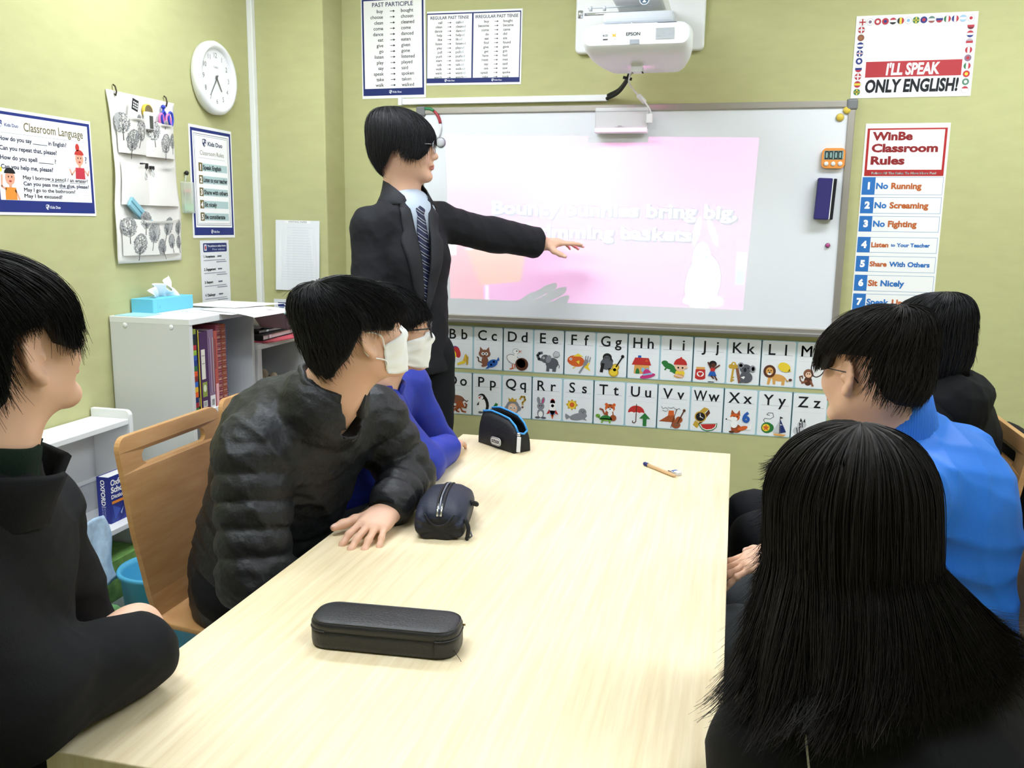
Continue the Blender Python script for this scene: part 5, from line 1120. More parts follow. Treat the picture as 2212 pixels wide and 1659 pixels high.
bevel(MB().box((-.98, -.42, .462), (-.74, -.14, .484)).build('seat', m_ply, t), .004)
for sx in (-.96, -.76):
    for sy in (-.40, -.16): MB().tube([(sx, sy, .006), (sx, sy, .462)], .014, 10).build('leg', m_ply, t, True)
t = thing('black_case', (-.83, -.29, .484), 'flat black pouch with white patches lying on the stool by the teacher', 'pouch')
bevel(MB().prism([(-.96, -.36), (-.79, -.36), (-.745, -.255), (-.76, -.235), (-.95, -.20)], (0, 0, .4845), UX, UY, UZ, .030).build('pouch_body', m_black, t), .008, 3)
MB().box((-.90, -.345, .5147), (-.80, -.315, .5155)).box((-.90, -.275, .5147), (-.81, -.25, .5155)).build('white_patch', m_white, t)
t = thing('black_jacket', (1.16, -1.2, .85), 'black jacket hung over the far right chair back', 'jacket')
blob('jacket_cloth', (1.158, -1.20, .66), (.045, .20, .215), mat('jacket_cloth_black', '#17171a', .8, .2), t, 18, .07, 8)
MB().tube([(1.155, -1.20+.15*math.cos(a), .86+.02*math.sin(a)) for a in np.linspace(0, math.pi, 9)], .02, 10).build('collar', mat('jacket_cloth_black', '#17171a', .8, .2), t, True)

# ================================================================== THINGS ON THE TABLE
# long black pencil case
m_leath = mat('leather_black', '#1e1f22', .42, .5, bump=('noise', 220, .25, ONE))
t = thing('pencil_case', (-.155, -2.500, TZ), 'long black leather pencil case lying across the near part of the table', 'pencil case')
Mc = Matrix.Translation((-.157, -2.498, TZ)) @ Matrix.Rotation(math.radians(4.5), 4, 'Z')
def slab(name, hl, hw, r, prof, m, parent, M4, n=8, taper=0, smooth=True):
    """rounded bar: prof = [(inset, z)]"""
    V = []; F = []
    for ins, z in prof:
        R_ = rrect(-hl+ins, -hw+ins, hl-ins, hw-ins, max(r-ins, .002), n); L = len(R_)
        for x, y in R_: V.append(tuple(M4 @ Vector((x, y, z))))
    for i in range(len(prof)-1):
        for k in range(L): F.append((i*L+k, i*L+(k+1) % L, (i+1)*L+(k+1) % L, (i+1)*L+k))
    F += [tuple(range(L-1, -1, -1)), tuple(range((len(prof)-1)*L, len(prof)*L))]
    return mesh_obj(name, V, F, m, parent, smooth)
slab('case_body', .128, .045, .034, [(.006, .0005), (.001, .003), (0, .010), (0, .024), (.0, .030), (.0015, .0315), (.0015, .033), (0, .0345), (0, .041), (.002, .0455), (.005, .0475), (.012, .0485), (.030, .0490)], m_leath, t, Mc)
rp = rrect(-.128+.004, -.045+.004, .128-.004, .045-.004, .030, 8); rp.append(rp[0])
MB().tube([Mc @ Vector((x, y, .0468)) for x, y in rp], .0017, 8, caps=False).build('piping', mat('piping_black', '#101114', .3, .6), t, True)
rp = rrect(-.1285, -.0455, .1285, .0455, .034, 8); k0 = [p for p in rp if p[0] > .088 or p[1] > .03]
MB().tube([Mc @ Vector((x, y, .0325)) for x, y in rrect(-.1282, -.0452, .1282, .0452, .034, 8)], .0012, 6, caps=False).build('zip', mat('zip_dark', '#2b2d31', .4, .5), t, True)
MB().tube([Mc @ Vector((.092, -.0455, .004)), Mc @ Vector((.092, -.0462, .030))], .0009, 6).build('side_seam', mat('piping_black', '#101114', .3, .6), t, True)
MB().tube([Mc @ Vector((.122, -.030, .014)), Mc @ Vector((.134, -.040, .006)), Mc @ Vector((.139, -.047, .004))], .0005, 5).build('loose_thread', mat('thread', '#3a3026', .8), t, True)
MB().tube([Mc @ Vector((.127, .020, .036)), Mc @ Vector((.131, .020, .036))], .0018, 8).build('zip_pull', mat('brass', '#8a6f3a', .3, .5, metal=.8), t, True)
# navy pouch with a zip along its arched top
t = thing('pencil_case', (-.25, -1.90, TZ), 'navy zipped pencil case with an arched top in the middle of the table', 'pencil case')
fa, fb = np.array((-.232, -2.004)), np.array((-.272, -1.775)); dr = (fb-fa)/np.linalg.norm(fb-fa); ang = math.atan2(dr[1], dr[0])
Mn = Matrix.Translation((fa[0], fa[1], TZ)) @ Matrix.Rotation(ang, 4, 'Z')     # local x runs away from the camera
m_navy = mat('navy_nylon', '#1d2438', .55, .4, bump=('noise', 180, .25, ONE)); m_navyb = mat('black_nylon', '#15161b', .6, .4, bump=('noise', 160, .3, ONE))
secs = [(0, .80, .62), (.008, .93, .80), (.03, 1.0, .93), (.08, 1.02, 1.04), (.14, 1.0, 1.02), (.19, .95, .92), (.218, .86, .74), (.226, .70, .55)]
V = []; F = []; L = 24; MI = []
for (x, sw, sh) in secs:
    for k in range(L):
        a = -math.pi/2+2*math.pi*k/L; cx, sx_ = math.cos(a), math.sin(a)
        yy = .062*sw*math.copysign(abs(cx)**.62, cx); zz = .043*sh*(1+math.copysign(abs(sx_)**(.55 if sx_ < 0 else .95), sx_))
        V.append(tuple(Mn @ Vector((x+.006*math.sin(k*2.1), yy*(1+.03*math.sin(5*x*30+k)), max(zz, .0006)))))
for i in range(len(secs)-1):
    for k in range(L): F.append((i*L+k, (i+1)*L+k, (i+1)*L+(k+1) % L, i*L+(k+1) % L)); MI.append(1 if (3 <= k <= 8 or 15 <= k <= 20 or i == 0) and False else (0 if 6 <= k <= 17 else 1))
F += [tuple(range(L)), tuple(range(len(secs)*L-1, (len(secs)-1)*L-1, -1))]; MI += [1, 1]
o = mesh_obj('pouch_body', V, F, [m_navy, m_navyb], t, True, MI); o.modifiers.new('sub', 'SUBSURF').levels = 1; o.modifiers['sub'].render_levels = 2
zt = [(.004, .055), (.02, .073), (.05, .0865), (.10, .0905), (.15, .0875), (.20, .075), (.218, .064)]
MB().tube([Mn @ Vector((x, .001, z)) for x, z in bez([(a, 0, b) for a, b in zt], 4) for x, z in [(x, z)]] if False else [Mn @ Vector((p[0], .001, p[2]+.0006)) for p in bez([(a, 0, b) for a, b in zt], 5)], .0022, 8).build('zip', mat('zip_silver', '#8f96a3', .35, .5, metal=.6), t, True)
for s in (-1, 1): MB().tube([Mn @ Vector((p[0], s*.007, p[2]-.0005)) for p in bez([(a, 0, b) for a, b in zt], 5)], .0024, 8).build('zip_tape', m_navyb, t, True)
MB().tube([Mn @ Vector((.022, .004, .078)), Mn @ Vector((.008, .0045, .068)), Mn @ Vector((.0, .004, .056))], .0026, 8).tube([Mn @ Vector((.022, -.004, .078)), Mn @ Vector((.008, -.0045, .068)), Mn @ Vector((.0, -.004, .056))], .0026, 8).build('zip_pull', m_chrome, t, True)
MB().tube([Mn @ Vector(v) for v in bez([(.004, .034, .060), (-.004, .018, .042), (-.006, 0, .036), (-.004, -.018, .042), (.004, -.034, .060)], 5)], .002, 8).build('front_seam', m_navyb, t, True)
MB().tube([Mn @ Vector(v) for v in bez([(.010, -.058, .050), (.004, -.066, .030), (.004, -.064, .010), (.008, -.062, .003)], 5)], .005, 8).build('side_strap', m_navyb, t, True); MB().tube([Mn @ Vector(v) for v in bez([(.10, -.060, .060), (.11, -.072, .052), (.13, -.066, .048)], 5)], .006, 8).build('side_strap', m_navyb, t, True)
MB().tube([Mn @ Vector((.0, -.066, .006)), Mn @ Vector((.004, -.074, .012)), Mn @ Vector((.010, -.070, .020))], .0022, 8).build('strap_buckle', mat('buckle_grey', '#5f636b', .35, .5, metal=.6), t, True)
# black box pouch with blue zip, open
t = thing('pencil_case', (-.31, -1.135, TZ), 'black box shaped OUTDOOR pencil case with a blue zip standing at the far end', 'pencil case')
e1 = np.array((.146, -.110)); e1 = e1/np.linalg.norm(e1)
Mo = Matrix.Translation((-.325, -1.156, TZ)) @ Matrix.Rotation(math.atan2(e1[1], e1[0]), 4, 'Z')   # local x along its front, y to the back
hl = .092
def opt(x, y, z): return tuple(Mo @ Vector((x, y, z)))
V = []; F = []
ft = [(-hl, .100), (-.05, .108), (0, .104), (.045, .098), (hl-.012, .078), (hl, .060)]
grid = []
for (dy, zs, bul) in ((-.002, 1.0, 0.0),):
    pass
for side in (0, 1):
    for j in range(7):
        v = j/6
        for i in range(13):
            x = -hl+2*hl*i/12; zt_ = np.interp(x, [p[0] for p in ft], [p[1] for p in ft])
            y0 = -.004-.007*math.sin(math.pi*v)*math.sin(math.pi*i/12) + .018*v**3 if side == 0 else .062+.006*math.sin(math.pi*v)*math.sin(math.pi*i/12) - .012*v**3
            V.append(opt(x*(1-.02*v), y0, .0008+zt_*v*(1.0 if side == 0 else 1.06)))
    b = side*91
    for j in range(6):
        for i in range(12): a = b+j*13+i; F.append((a, a+1, a+14, a+13) if side == 0 else (a, a+13, a+14, a+1))
for j in range(6):
    for i, fl in ((0, 0), (12, 1)):
        a, b = j*13+i, 91+j*13+i; F.append((a, a+13, b+13, b) if fl == 0 else (a, b, b+13, a+13))
for i in range(12): F.append((i, 91+i, 91+i+1, i+1))
o = mesh_obj('pouch_body', V, F, m_navyb, t, True); sd = o.modifiers.new('thick', 'SOLIDIFY'); sd.thickness = .003; sd.offset = -1
top = [Vector(V[78+i]) for i in range(13)]; topb = [Vector(V[91+78+i]) for i in range(13)]
up = Vector((0, 0, .003)); m_zb = mat('zip_blue', '#3f9be6', .4, .4)
MB().tube([p+up for p in top], .0032, 8).tube([p+up for p in topb], .0032, 8).tube([topb[-1]+up, (top[-1]+topb[-1])/2+Vector((.004, 0, -.004)), top[-1]+up], .0032, 8).build('zip', m_zb, t, True)
pz = top[-1]+Vector((.002, -.004, 0))
MB().tube([pz+Vector((0, 0, .004)), pz+Vector((0, -.002, -.006))], .006, 10).build('zip_slider', m_chrome, t, True)
Mz = Matrix.Translation(pz+Vector((.004, -.010, -.006))) @ Matrix.Rotation(math.atan2(e1[1], e1[0])+.5, 4, 'Z') @ Matrix.Rotation(math.radians(-6), 4, 'X')
bevel(MB().box((-.0065, -.002, -.048), (.0065, .001, .0), 0, Mz).build('zip_pull', m_white, t), .002)
Ux = np.array((e1[0], e1[1], 0)); o3 = np.array(opt(-.012, -.0145, .013))
S = Sheet(o3, Ux, (0, 0, 1), .052, .026, '#e8e9ea', k=.01, corner=.0118, th=.002); S.rr(.12, .12, 5.08, 2.48, 1.06, '#16171b', 1); S.rr(.26, .26, 4.94, 2.34, .98, '#e8e9ea', 2); S.text('OUTDOOR', 2.6, .82, .95, '#16171b', 'c', w=3.9, bold=.05)
S.build('brand_patch', parent=t)
# pen
t = thing('pen', (.20, -1.283, TZ), 'beige pen with a navy tip lying near the far right corner of the table', 'pen')
a, b = Vector((.150, -1.228, TZ+.0058)), Vector((.250, -1.338, TZ+.0052)); d = (b-a)
MB().tube([a+d*.14, a+d*.94, a+d*.99], [.0054, .0050, .0026], 12).build('barrel', mat('pen_beige', '#dcb789', .45), t, True)
MB().tube([a, a+d*.02, a+d*.14], [.0046, .0058, .0058], 12).build('cap', mat('pen_navy', '#232c6a', .4), t, True)
MB().tube([a+d*.74+Vector((.003, 0, .006)), a+d*.92+Vector((.005, 0, .007))], .0022, 8).build('clip', m_chrome, t, True)
t = thing('eraser', (.245, -1.305, TZ), 'small white eraser with a blue edge touching the pen', 'eraser')
Me = Matrix.Translation((.252, -1.306, TZ+.0002)) @ Matrix.Rotation(math.radians(-40), 4, 'Z')
bevel(MB().box((-.014, -.008, 0), (.012, .008, .011), 0, Me).build('rubber', mat('eraser_white', '#e6e4e2', .7), t), .002)
MB().box((-.0148, -.0085, .0), (-.006, .0085, .0115), 0, Me).build('sleeve', mat('eraser_blue', '#4a6fae', .5), t)
# ================================================================== SCULPTING (smooth blended solids -> one continuous surface)
def nrm(v): v = np.asarray(v, float); return v/np.linalg.norm(v)
class Sculpt:
    def __init__(s): s.P = []
    def cap(s, a, b, ra, rb, k=.03, op=0, flat=None, quilt=None):
        """tapered capsule; flat=(axis, factor) squashes it along axis; quilt=(spacing, depth) puffs it in rings"""
        a, b = np.asarray(a, float), np.asarray(b, float)
        s.P.append(('c', a, b, ra, rb, k, op, flat, quilt, (a+b)/2, np.linalg.norm(b-a)/2+max(ra, rb))); return s
    def chain(s, pts, rs, k=.03, op=0, flat=None, quilt=None):
        for i in range(len(pts)-1): s.cap(pts[i], pts[i+1], rs[i], rs[i+1], k, op, flat, quilt)
        return s
    def ell(s, c, r, R=None, k=.03, op=0):
        s.P.append(('e', np.asarray(c, float), np.asarray(r, float), np.eye(3) if R is None else np.asarray(R, float), 0, k, op, None, None, np.asarray(c, float), max(r))); return s
    def half(s, p, n, k=.004, op=1):
        """cut away everything on the +n side of a plane"""
        s.P.append(('h', np.asarray(p, float), nrm(n), 0, 0, k, op, None, None, np.asarray(p, float), 99)); return s
def _prim(p, X):
    if p[0] == 'c':
        _, a, b, ra, rb, k, op, flat, quilt, _, _ = p
        ba = b-a; L = np.linalg.norm(ba) or 1e-6
        if flat is not None:
            n, f = flat; M_ = np.eye(3)+(f-1)*np.outer(n, n); Y = (X-a)@M_.T; bb = M_@ba
        else: Y = X-a; bb = ba
        t = np.clip(Y@bb/(bb@bb+1e-12), 0, 1)
        d = np.linalg.norm(Y-t[:, None]*bb, axis=1)-(ra+(rb-ra)*t)
        if quilt: d = d-quilt[1]*(np.abs(np.sin(math.pi*(t*L+(quilt[2] if len(quilt) > 2 else 0))/quilt[0]))**.55-.6)
        return d
    if p[0] == 'e':
        q = (X-p[1])@p[3]; k0 = np.linalg.norm(q/p[2], axis=1); k1 = np.linalg.norm(q/p[2]**2, axis=1)+1e-9
        return k0*(k0-1)/k1
    return (p[1]-X)@p[2]                       # half space: positive inside the kept side is handled by op
def _eval(P, X):
    d = np.full(len(X), 9.0)
    for p in P:
        e = _prim(p, X); k = p[5]
        if p[6] == 0: h = np.maximum(k-np.abs(d-e), 0)/k; d = np.minimum(d, e)-h*h*k*.25
        else:
            e = -e
            if p[0] == 'h': e = -( (p[1]-X)@p[2] )
            h = np.maximum(k-np.abs(d-e), 0)/k; d = np.maximum(d, e)+h*h*k*.25
    return d
def sculpt_mesh(S, h, disp=None, clipz=None, B=12):
    P = S.P; add = [p for p in P if p[6] == 0]
    lo = np.min([p[9]-p[10] for p in add], 0)-4*h; hi = np.max([p[9]+p[10] for p in add], 0)+4*h
    if clipz is not None: lo[2] = max(lo[2], clipz-4*h)
    nb = np.ceil((hi-lo)/(h*B)).astype(int); n = nb*B+1
    V = np.empty(n, np.float32)
    bc = np.stack(np.meshgrid(*[np.arange(m) for m in nb], indexing='ij'), -1).reshape(-1, 3)
    C_ = lo+(bc+.5)*h*B; R_ = h*B*.87
    D = np.stack([_prim(p, C_) for p in P], 1)
    tot = _eval(P, C_)
    Vb = np.where(tot > 0, 1.0, -1.0).astype(np.float32)
    V[...] = 1
    for i, b in enumerate(bc):
        if Vb[i] < 0: V[b[0]*B:(b[0]+1)*B+1, b[1]*B:(b[1]+1)*B+1, b[2]*B:(b[2]+1)*B+1] = -1
    act = np.where(np.abs(tot) < R_*1.75+.05)[0]
    g = np.stack(np.meshgrid(*[np.arange(B+1)]*3, indexing='ij'), -1).reshape(-1, 3)*h
    for i in act:
        b = bc[i]; X = lo+b*h*B+g
        use = [p for j, p in enumerate(P) if p[6] == 1 or D[i, j] < R_*1.6+p[5]+.05+tot[i]*.0]
        d = _eval(use, X) if any(p[6] == 0 for p in use) else np.ones(len(X))
        if disp is not None:
            m = np.abs(d) < .06
            if m.any(): d[m] -= disp(X[m])
        V[b[0]*B:(b[0]+1)*B+1, b[1]*B:(b[1]+1)*B+1, b[2]*B:(b[2]+1)*B+1] = d.reshape(B+1, B+1, B+1)
    if clipz is not None:
        z = lo[2]+np.arange(n[2])*h; V = np.maximum(V, (clipz-z)[None, None, :].astype(np.float32))
    # surface nets
    ins = V < 0
    c = [ins[i:n[0]-1+i, j:n[1]-1+j, k:n[2]-1+k] for i in (0, 1) for j in (0, 1) for k in (0, 1)]
    cnt = np.zeros(c[0].shape, np.uint8)
    for a in c: cnt += a
    idx = np.argwhere((cnt > 0) & (cnt < 8))
    off = np.array([(i, j, k) for i in (0, 1) for j in (0, 1) for k in (0, 1)])
    val = np.stack([V[idx[:, 0]+o[0], idx[:, 1]+o[1], idx[:, 2]+o[2]] for o in off], 1)
    acc = np.zeros((len(idx), 3)); w = np.zeros(len(idx))
    for a in range(8):
        for b in range(a+1, 8):
            if np.abs(off[a]-off[b]).sum() != 1: continue
            cr = (val[:, a] < 0) != (val[:, b] < 0)
            t = np.where(cr, val[:, a]/np.where(cr, val[:, a]-val[:, b], 1), 0)
            acc += np.where(cr[:, None], off[a]+t[:, None]*(off[b]-off[a]), 0); w += cr
    verts = lo+(idx+acc/w[:, None])*h
    cid = np.full(cnt.shape, -1, np.int32); cid[idx[:, 0], idx[:, 1], idx[:, 2]] = np.arange(len(idx))
    quads = []
    for ax in range(3):
        a1, a2 = (ax+1) % 3, (ax+2) % 3
        s0 = [slice(None)]*3; s1 = [slice(None)]*3; s0[ax] = slice(0, n[ax]-1); s1[ax] = slice(1, n[ax])
        e = np.argwhere(ins[tuple(s0)] != ins[tuple(s1)])
        e = e[(e[:, a1] > 0) & (e[:, a2] > 0) & (e[:, a1] < n[a1]-1) & (e[:, a2] < n[a2]-1)]
        if not len(e): continue
        def cell(d1, d2):
            q = e.copy(); q[:, a1] -= d1; q[:, a2] -= d2; return cid[q[:, 0], q[:, 1], q[:, 2]]
        q = np.stack([cell(1, 1), cell(0, 1), cell(0, 0), cell(1, 0)], 1)
        fl = ~ins[e[:, 0], e[:, 1], e[:, 2]]; q[fl] = q[fl][:, ::-1]; quads.append(q)
    Q = np.concatenate(quads); Q = Q[(Q >= 0).all(1)]
    return verts, Q
def relax(V, Q, it=2, w=.5):
    for _ in range(it):
        A = np.zeros_like(V); c = np.zeros(len(V))
        for a, b in ((0, 1), (1, 2), (2, 3), (3, 0)):
            np.add.at(A, Q[:, a], V[Q[:, b]]); np.add.at(A, Q[:, b], V[Q[:, a]]); np.add.at(c, Q[:, a], 1); np.add.at(c, Q[:, b], 1)
        V = V*(1-w)+w*A/np.maximum(c, 1)[:, None]
    return V
def wrinkle(X, s, amp, seed=0, dirv=(0, 0, 1)):
    """soft cloth folds: ridged waves running across dirv"""
    r = np.random.RandomState(seed); o = np.zeros(len(X)); dv = nrm(dirv)
    for i in range(4):
        a = nrm(dv+.55*r.randn(3)); b = nrm(r.randn(3)); f = s*(1+.6*i)
        ph = X@a*f+1.3*np.sin(X@b*f*.45+r.rand()*6)+r.rand()*6
        o += (1-np.abs(np.sin(ph)))**2/(1+.6*i)
    return amp*(o-.9)
def basis(F, pitch=0.0, roll=0.0):
    """rotation matrix whose columns are right, forward, up for a head/torso facing F (horizontal), nodding up by pitch degrees"""
    f = nrm((F[0], F[1], 0)); r = np.cross(f, (0, 0, 1)); u = np.array((0, 0, 1.0))
    p = math.radians(pitch); f2 = f*math.cos(p)+u*math.sin(p); u2 = u*math.cos(p)-f*math.sin(p)
    q = math.radians(roll); r2 = r*math.cos(q)+u2*math.sin(q); u3 = u2*math.cos(q)-r*math.sin(q)
    return np.stack([r2, f2, u3], 1)
class Head:
    def __init__(s, c, F, pitch=0, roll=0, k=1.0): s.c = np.asarray(c, float); s.R = basis(F, pitch, roll); s.k = k
    def w(s, p): return s.c+s.R@(np.asarray(p, float)*s.k)
    def loc(s, X): return (np.asarray(X)-s.c)@s.R/s.k
def add_head(S, H, neck_base, neck_r=.052, jaw=1.0):
    k = H.k; E = lambda c, r, kk=.02, op=0, R=None: S.ell(H.w(c), np.array(r)*k, H.R if R is None else H.R@R, kk*k, op)
    E((0, -.012, .034), (.0735, .094, .080)); E((0, .020, -.030), (.060*jaw, .066, .082), .04)
    S.cap(H.w((.050*jaw, -.002, -.050)), H.w((.016, .068, -.098)), .018*k, .015*k, .03*k); S.cap(H.w((-.050*jaw, -.002, -.050)), H.w((-.016, .068, -.098)), .018*k, .015*k, .03*k)
    E((0, .078, -.100), (.017, .015, .014), .02)
    for s in (-1, 1):
        E((s*.040, .056, -.030), (.022, .022, .024), .03)                       # cheek
        S.cap(H.w((s*.012, .083, .021)), H.w((s*.046, .066, .020)), .009*k, .008*k, .02*k)   # brow
        E((s*.031, .096, .000), (.017, .016, .012), .016, 1)                    # socket
        E((s*.031, .0755, -.001), (.0145, .0125, .0125), .004)                  # eyeball under the lid
    S.cap(H.w((0, .086, .008)), H.w((0, .104, -.030)), .0075*k, .0095*k, .014*k); E((0, .106, -.034), (.0105, .0105, .0095), .010)
    for s in (-1, 1): E((s*.0115, .097, -.037), (.0075, .0095, .007), .008)
    E((0, .086, -.058), (.020, .012, .012), .016); E((0, .094, -.0635), (.0205, .0085, .0052), .006); E((0, .0925, -.0725), (.0185, .0085, .0058), .006)
    S.cap(H.w((-.021, .093, -.0685)), H.w((.021, .093, -.0685)), .0016*k, .0016*k, .004*k, 1)
    for s in (-1, 1):                                                           # ears
        ex = lambda y, z: H.w((s*(.0735+.42*max(0, .004-y)), y-.002, z-.002))
        E((s*.0775, -.012, -.004), (.0045, .0165, .026), .006, 0, np.array(Matrix.Rotation(math.radians(24*s), 3, 'Z')))
        arc = [ex(-.010+.0175*math.cos(q), .000+.0275*math.sin(q)) for q in np.radians((-8, 30, 62, 90, 120, 150, 180, 208, 236))]
        S.chain(arc, [k*r_ for r_ in (.0028, .0034, .0040, .0042, .0042, .0042, .0040, .0040, .0046)], .004)
        S.chain([ex(-.019, -.020), ex(-.008, -.036), ex(-.001, -.030)], [.0056*k, .0072*k, .0052*k], .006)
        S.chain([ex(-.016, .012), ex(-.019, -.004), ex(-.014, -.018)], [.0030*k, .0034*k, .0032*k], .005)
        E((s*.0785, .0005, -.010), (.0042, .0052, .0072), .005)
    S.cap(H.w((0, -.028, -.050)), neck_base, neck_r*.98*k, neck_r*1.08, .04)
def finger(S, p, dirs, lens, r0, r1, k=.005):
    pts = [np.asarray(p, float)]; n = len(lens)
    for d, l in zip(dirs, lens): pts.append(pts[-1]+nrm(d)*l)
    rs = np.linspace(r0, r1, n+1)
    for i in range(n): S.cap(pts[i], pts[i+1], rs[i], rs[i+1], k)
    for i in range(1, n): S.ell(pts[i], np.full(3, rs[i]*1.06), None, .003)
    return pts
def add_hand(S, wrist, F, U, side, curl=(10, 15, 12), spread=6, thumb=(.75, .62, -.25), k=1.0, fore=None, curls=None, nails=None, bend=None):
    """palm, four fingers of different lengths and a thumb leaving the side of the palm; F finger direction, U back of the hand"""
    W = np.asarray(wrist, float); F = nrm(F); U = nrm(np.asarray(U, float)-F*np.dot(U, F)); T = np.cross(F, U)*(1 if side == 'L' else -1)
    R = np.stack([T, F, U], 1); g = lambda t, f, u: W+R@(np.array((t, f, u))*k)
    S.chain([g(.0, -.02, 0), g(0, .012, 0)], [.027*k, .029*k], .02, flat=(U, 1.35))
    for t, f in ((.026, .078), (.009, .084), (-.009, .080), (-.026, .072)): S.cap(g(t*.62, .018, .0), g(t, f, .001), .0145*k, .0115*k, .014*k)
    S.ell(g(.0, .048, -.003), np.array((.036, .040, .0135))*k, R, .012)
    S.cap(g(.022, .012, -.006), g(.034, .045, -.010), .016*k, .012*k, .016*k)
    base = ((.0285, .083), (.0095, .090), (-.0095, .086), (-.0275, .077)); lens = ((.041, .024, .019), (.045, .028, .020), (.042, .026, .020), (.033, .020, .018))
    for i in range(4):
        cu = curls[i] if curls else curl; a = 0; ds = []
        sp = math.radians(spread*(1.4, .4, -.5, -1.5)[i])
        for j in range(3):
            a += math.radians(cu[j]); f0 = F*math.cos(sp)+T*math.sin(sp); ds.append(f0*math.cos(a)-U*math.sin(a))
        r0 = (.0088, .0090, .0086, .0076)[i]*k
        pts = finger(S, g(base[i][0], base[i][1], 0), ds, np.array(lens[i])*k, r0, r0*.78)
        if nails is not None: nails.append((pts[-1]+ds[-1]*.002*k, nrm(U*math.cos(a)+F*math.sin(a)), r0))
    td = R@nrm(thumb); t2 = nrm(td+F*.35*(1 if bend is None else bend))
    pts = finger(S, g(.026, .022, -.006), (td, t2, nrm(t2+F*.15)), np.array((.040, .031, .024))*k, .0125*k, .0088*k, .010)
    if nails is not None: nails.append((pts[-1], nrm(U*.8+T*.5), .0095*k))
    if fore is not None: S.cap(W-F*.01, fore, .027*k, .036*k, .02, flat=(U, 1.15))
m_skin = mat('skin', '#e1b59b', .5, .4, mottle=(14, .05, ONE)); m_lip = mat('lips', '#c98377', .45, .4); m_nail = mat('nails', '#ecc4b2', .3, .5)
for _m in (m_skin,):
    _b = _m.node_tree.nodes['Principled BSDF']; _b.inputs['Subsurface Weight'].default_value = .15; _b.inputs['Subsurface Radius'].default_value = (.012, .005, .003); _b.inputs['Subsurface Scale'].default_value = .6
def body_mesh(S, h, parent, heads, nails, name='body'):
    V, Q = sculpt_mesh(S, h); V = relax(V, Q, 1, .4)
    cen = V[Q].mean(1); mi = np.zeros(len(Q), int)
    for H in heads:
        L = H.loc(cen); mi[(np.abs(L[:, 0]) < .0215) & (L[:, 1] > .084) & (L[:, 2] > -.0790) & (L[:, 2] < -.0590) & ((L[:, 0]/.0215)**2+((L[:, 2]+.0685)/.0105)**2 < 1)] = 1
    for (p, u, r) in nails:
        d = cen-p; mi[((d*d).sum(1) < (r*1.15)**2) & ((d@u) > r*.35)] = 2
    return mesh_np(name, V, Q, [m_skin, m_lip, m_nail], parent, True, mi)
def cloth_mesh(name, S, h, m, parent, disp=None, clipz=None, it=2):
    V, Q = sculpt_mesh(S, h, disp, clipz); V = relax(V, Q, it, .5)
    return mesh_np(name, V, Q, m, parent, True)

# ------------------------------------------------------------------ hair
def strand_mesh(paths, width, taper=.25):
    """paths (n, m, 3) -> three-sided tapering hairs"""
    n, m, _ = paths.shape
    T = np.gradient(paths, axis=1); T /= np.linalg.norm(T, axis=2, keepdims=True)+1e-9
    ref = np.array((.31, .52, .79)); A = np.cross(T, ref); A /= np.linalg.norm(A, axis=2, keepdims=True)+1e-9; Bv = np.cross(T, A)
    s = np.linspace(0, 1, m); w = (np.minimum(1, .45+s*3)*(1-(1-taper)*s**2))[None, :, None]*np.asarray(width).reshape(-1, 1, 1)
    ring = [paths+w*(A*math.cos(a)+Bv*math.sin(a)*.6) for a in (0, 2.094, 4.189)]
    V = np.stack(ring, 2).reshape(-1, 3)
    b = (np.arange(n)[:, None]*m+np.arange(m-1)[None, :])*3
    Q = np.concatenate([np.stack([b+i, b+(i+1) % 3, b+3+(i+1) % 3, b+3+i], -1).reshape(-1, 4) for i in range(3)])
    return V, Q
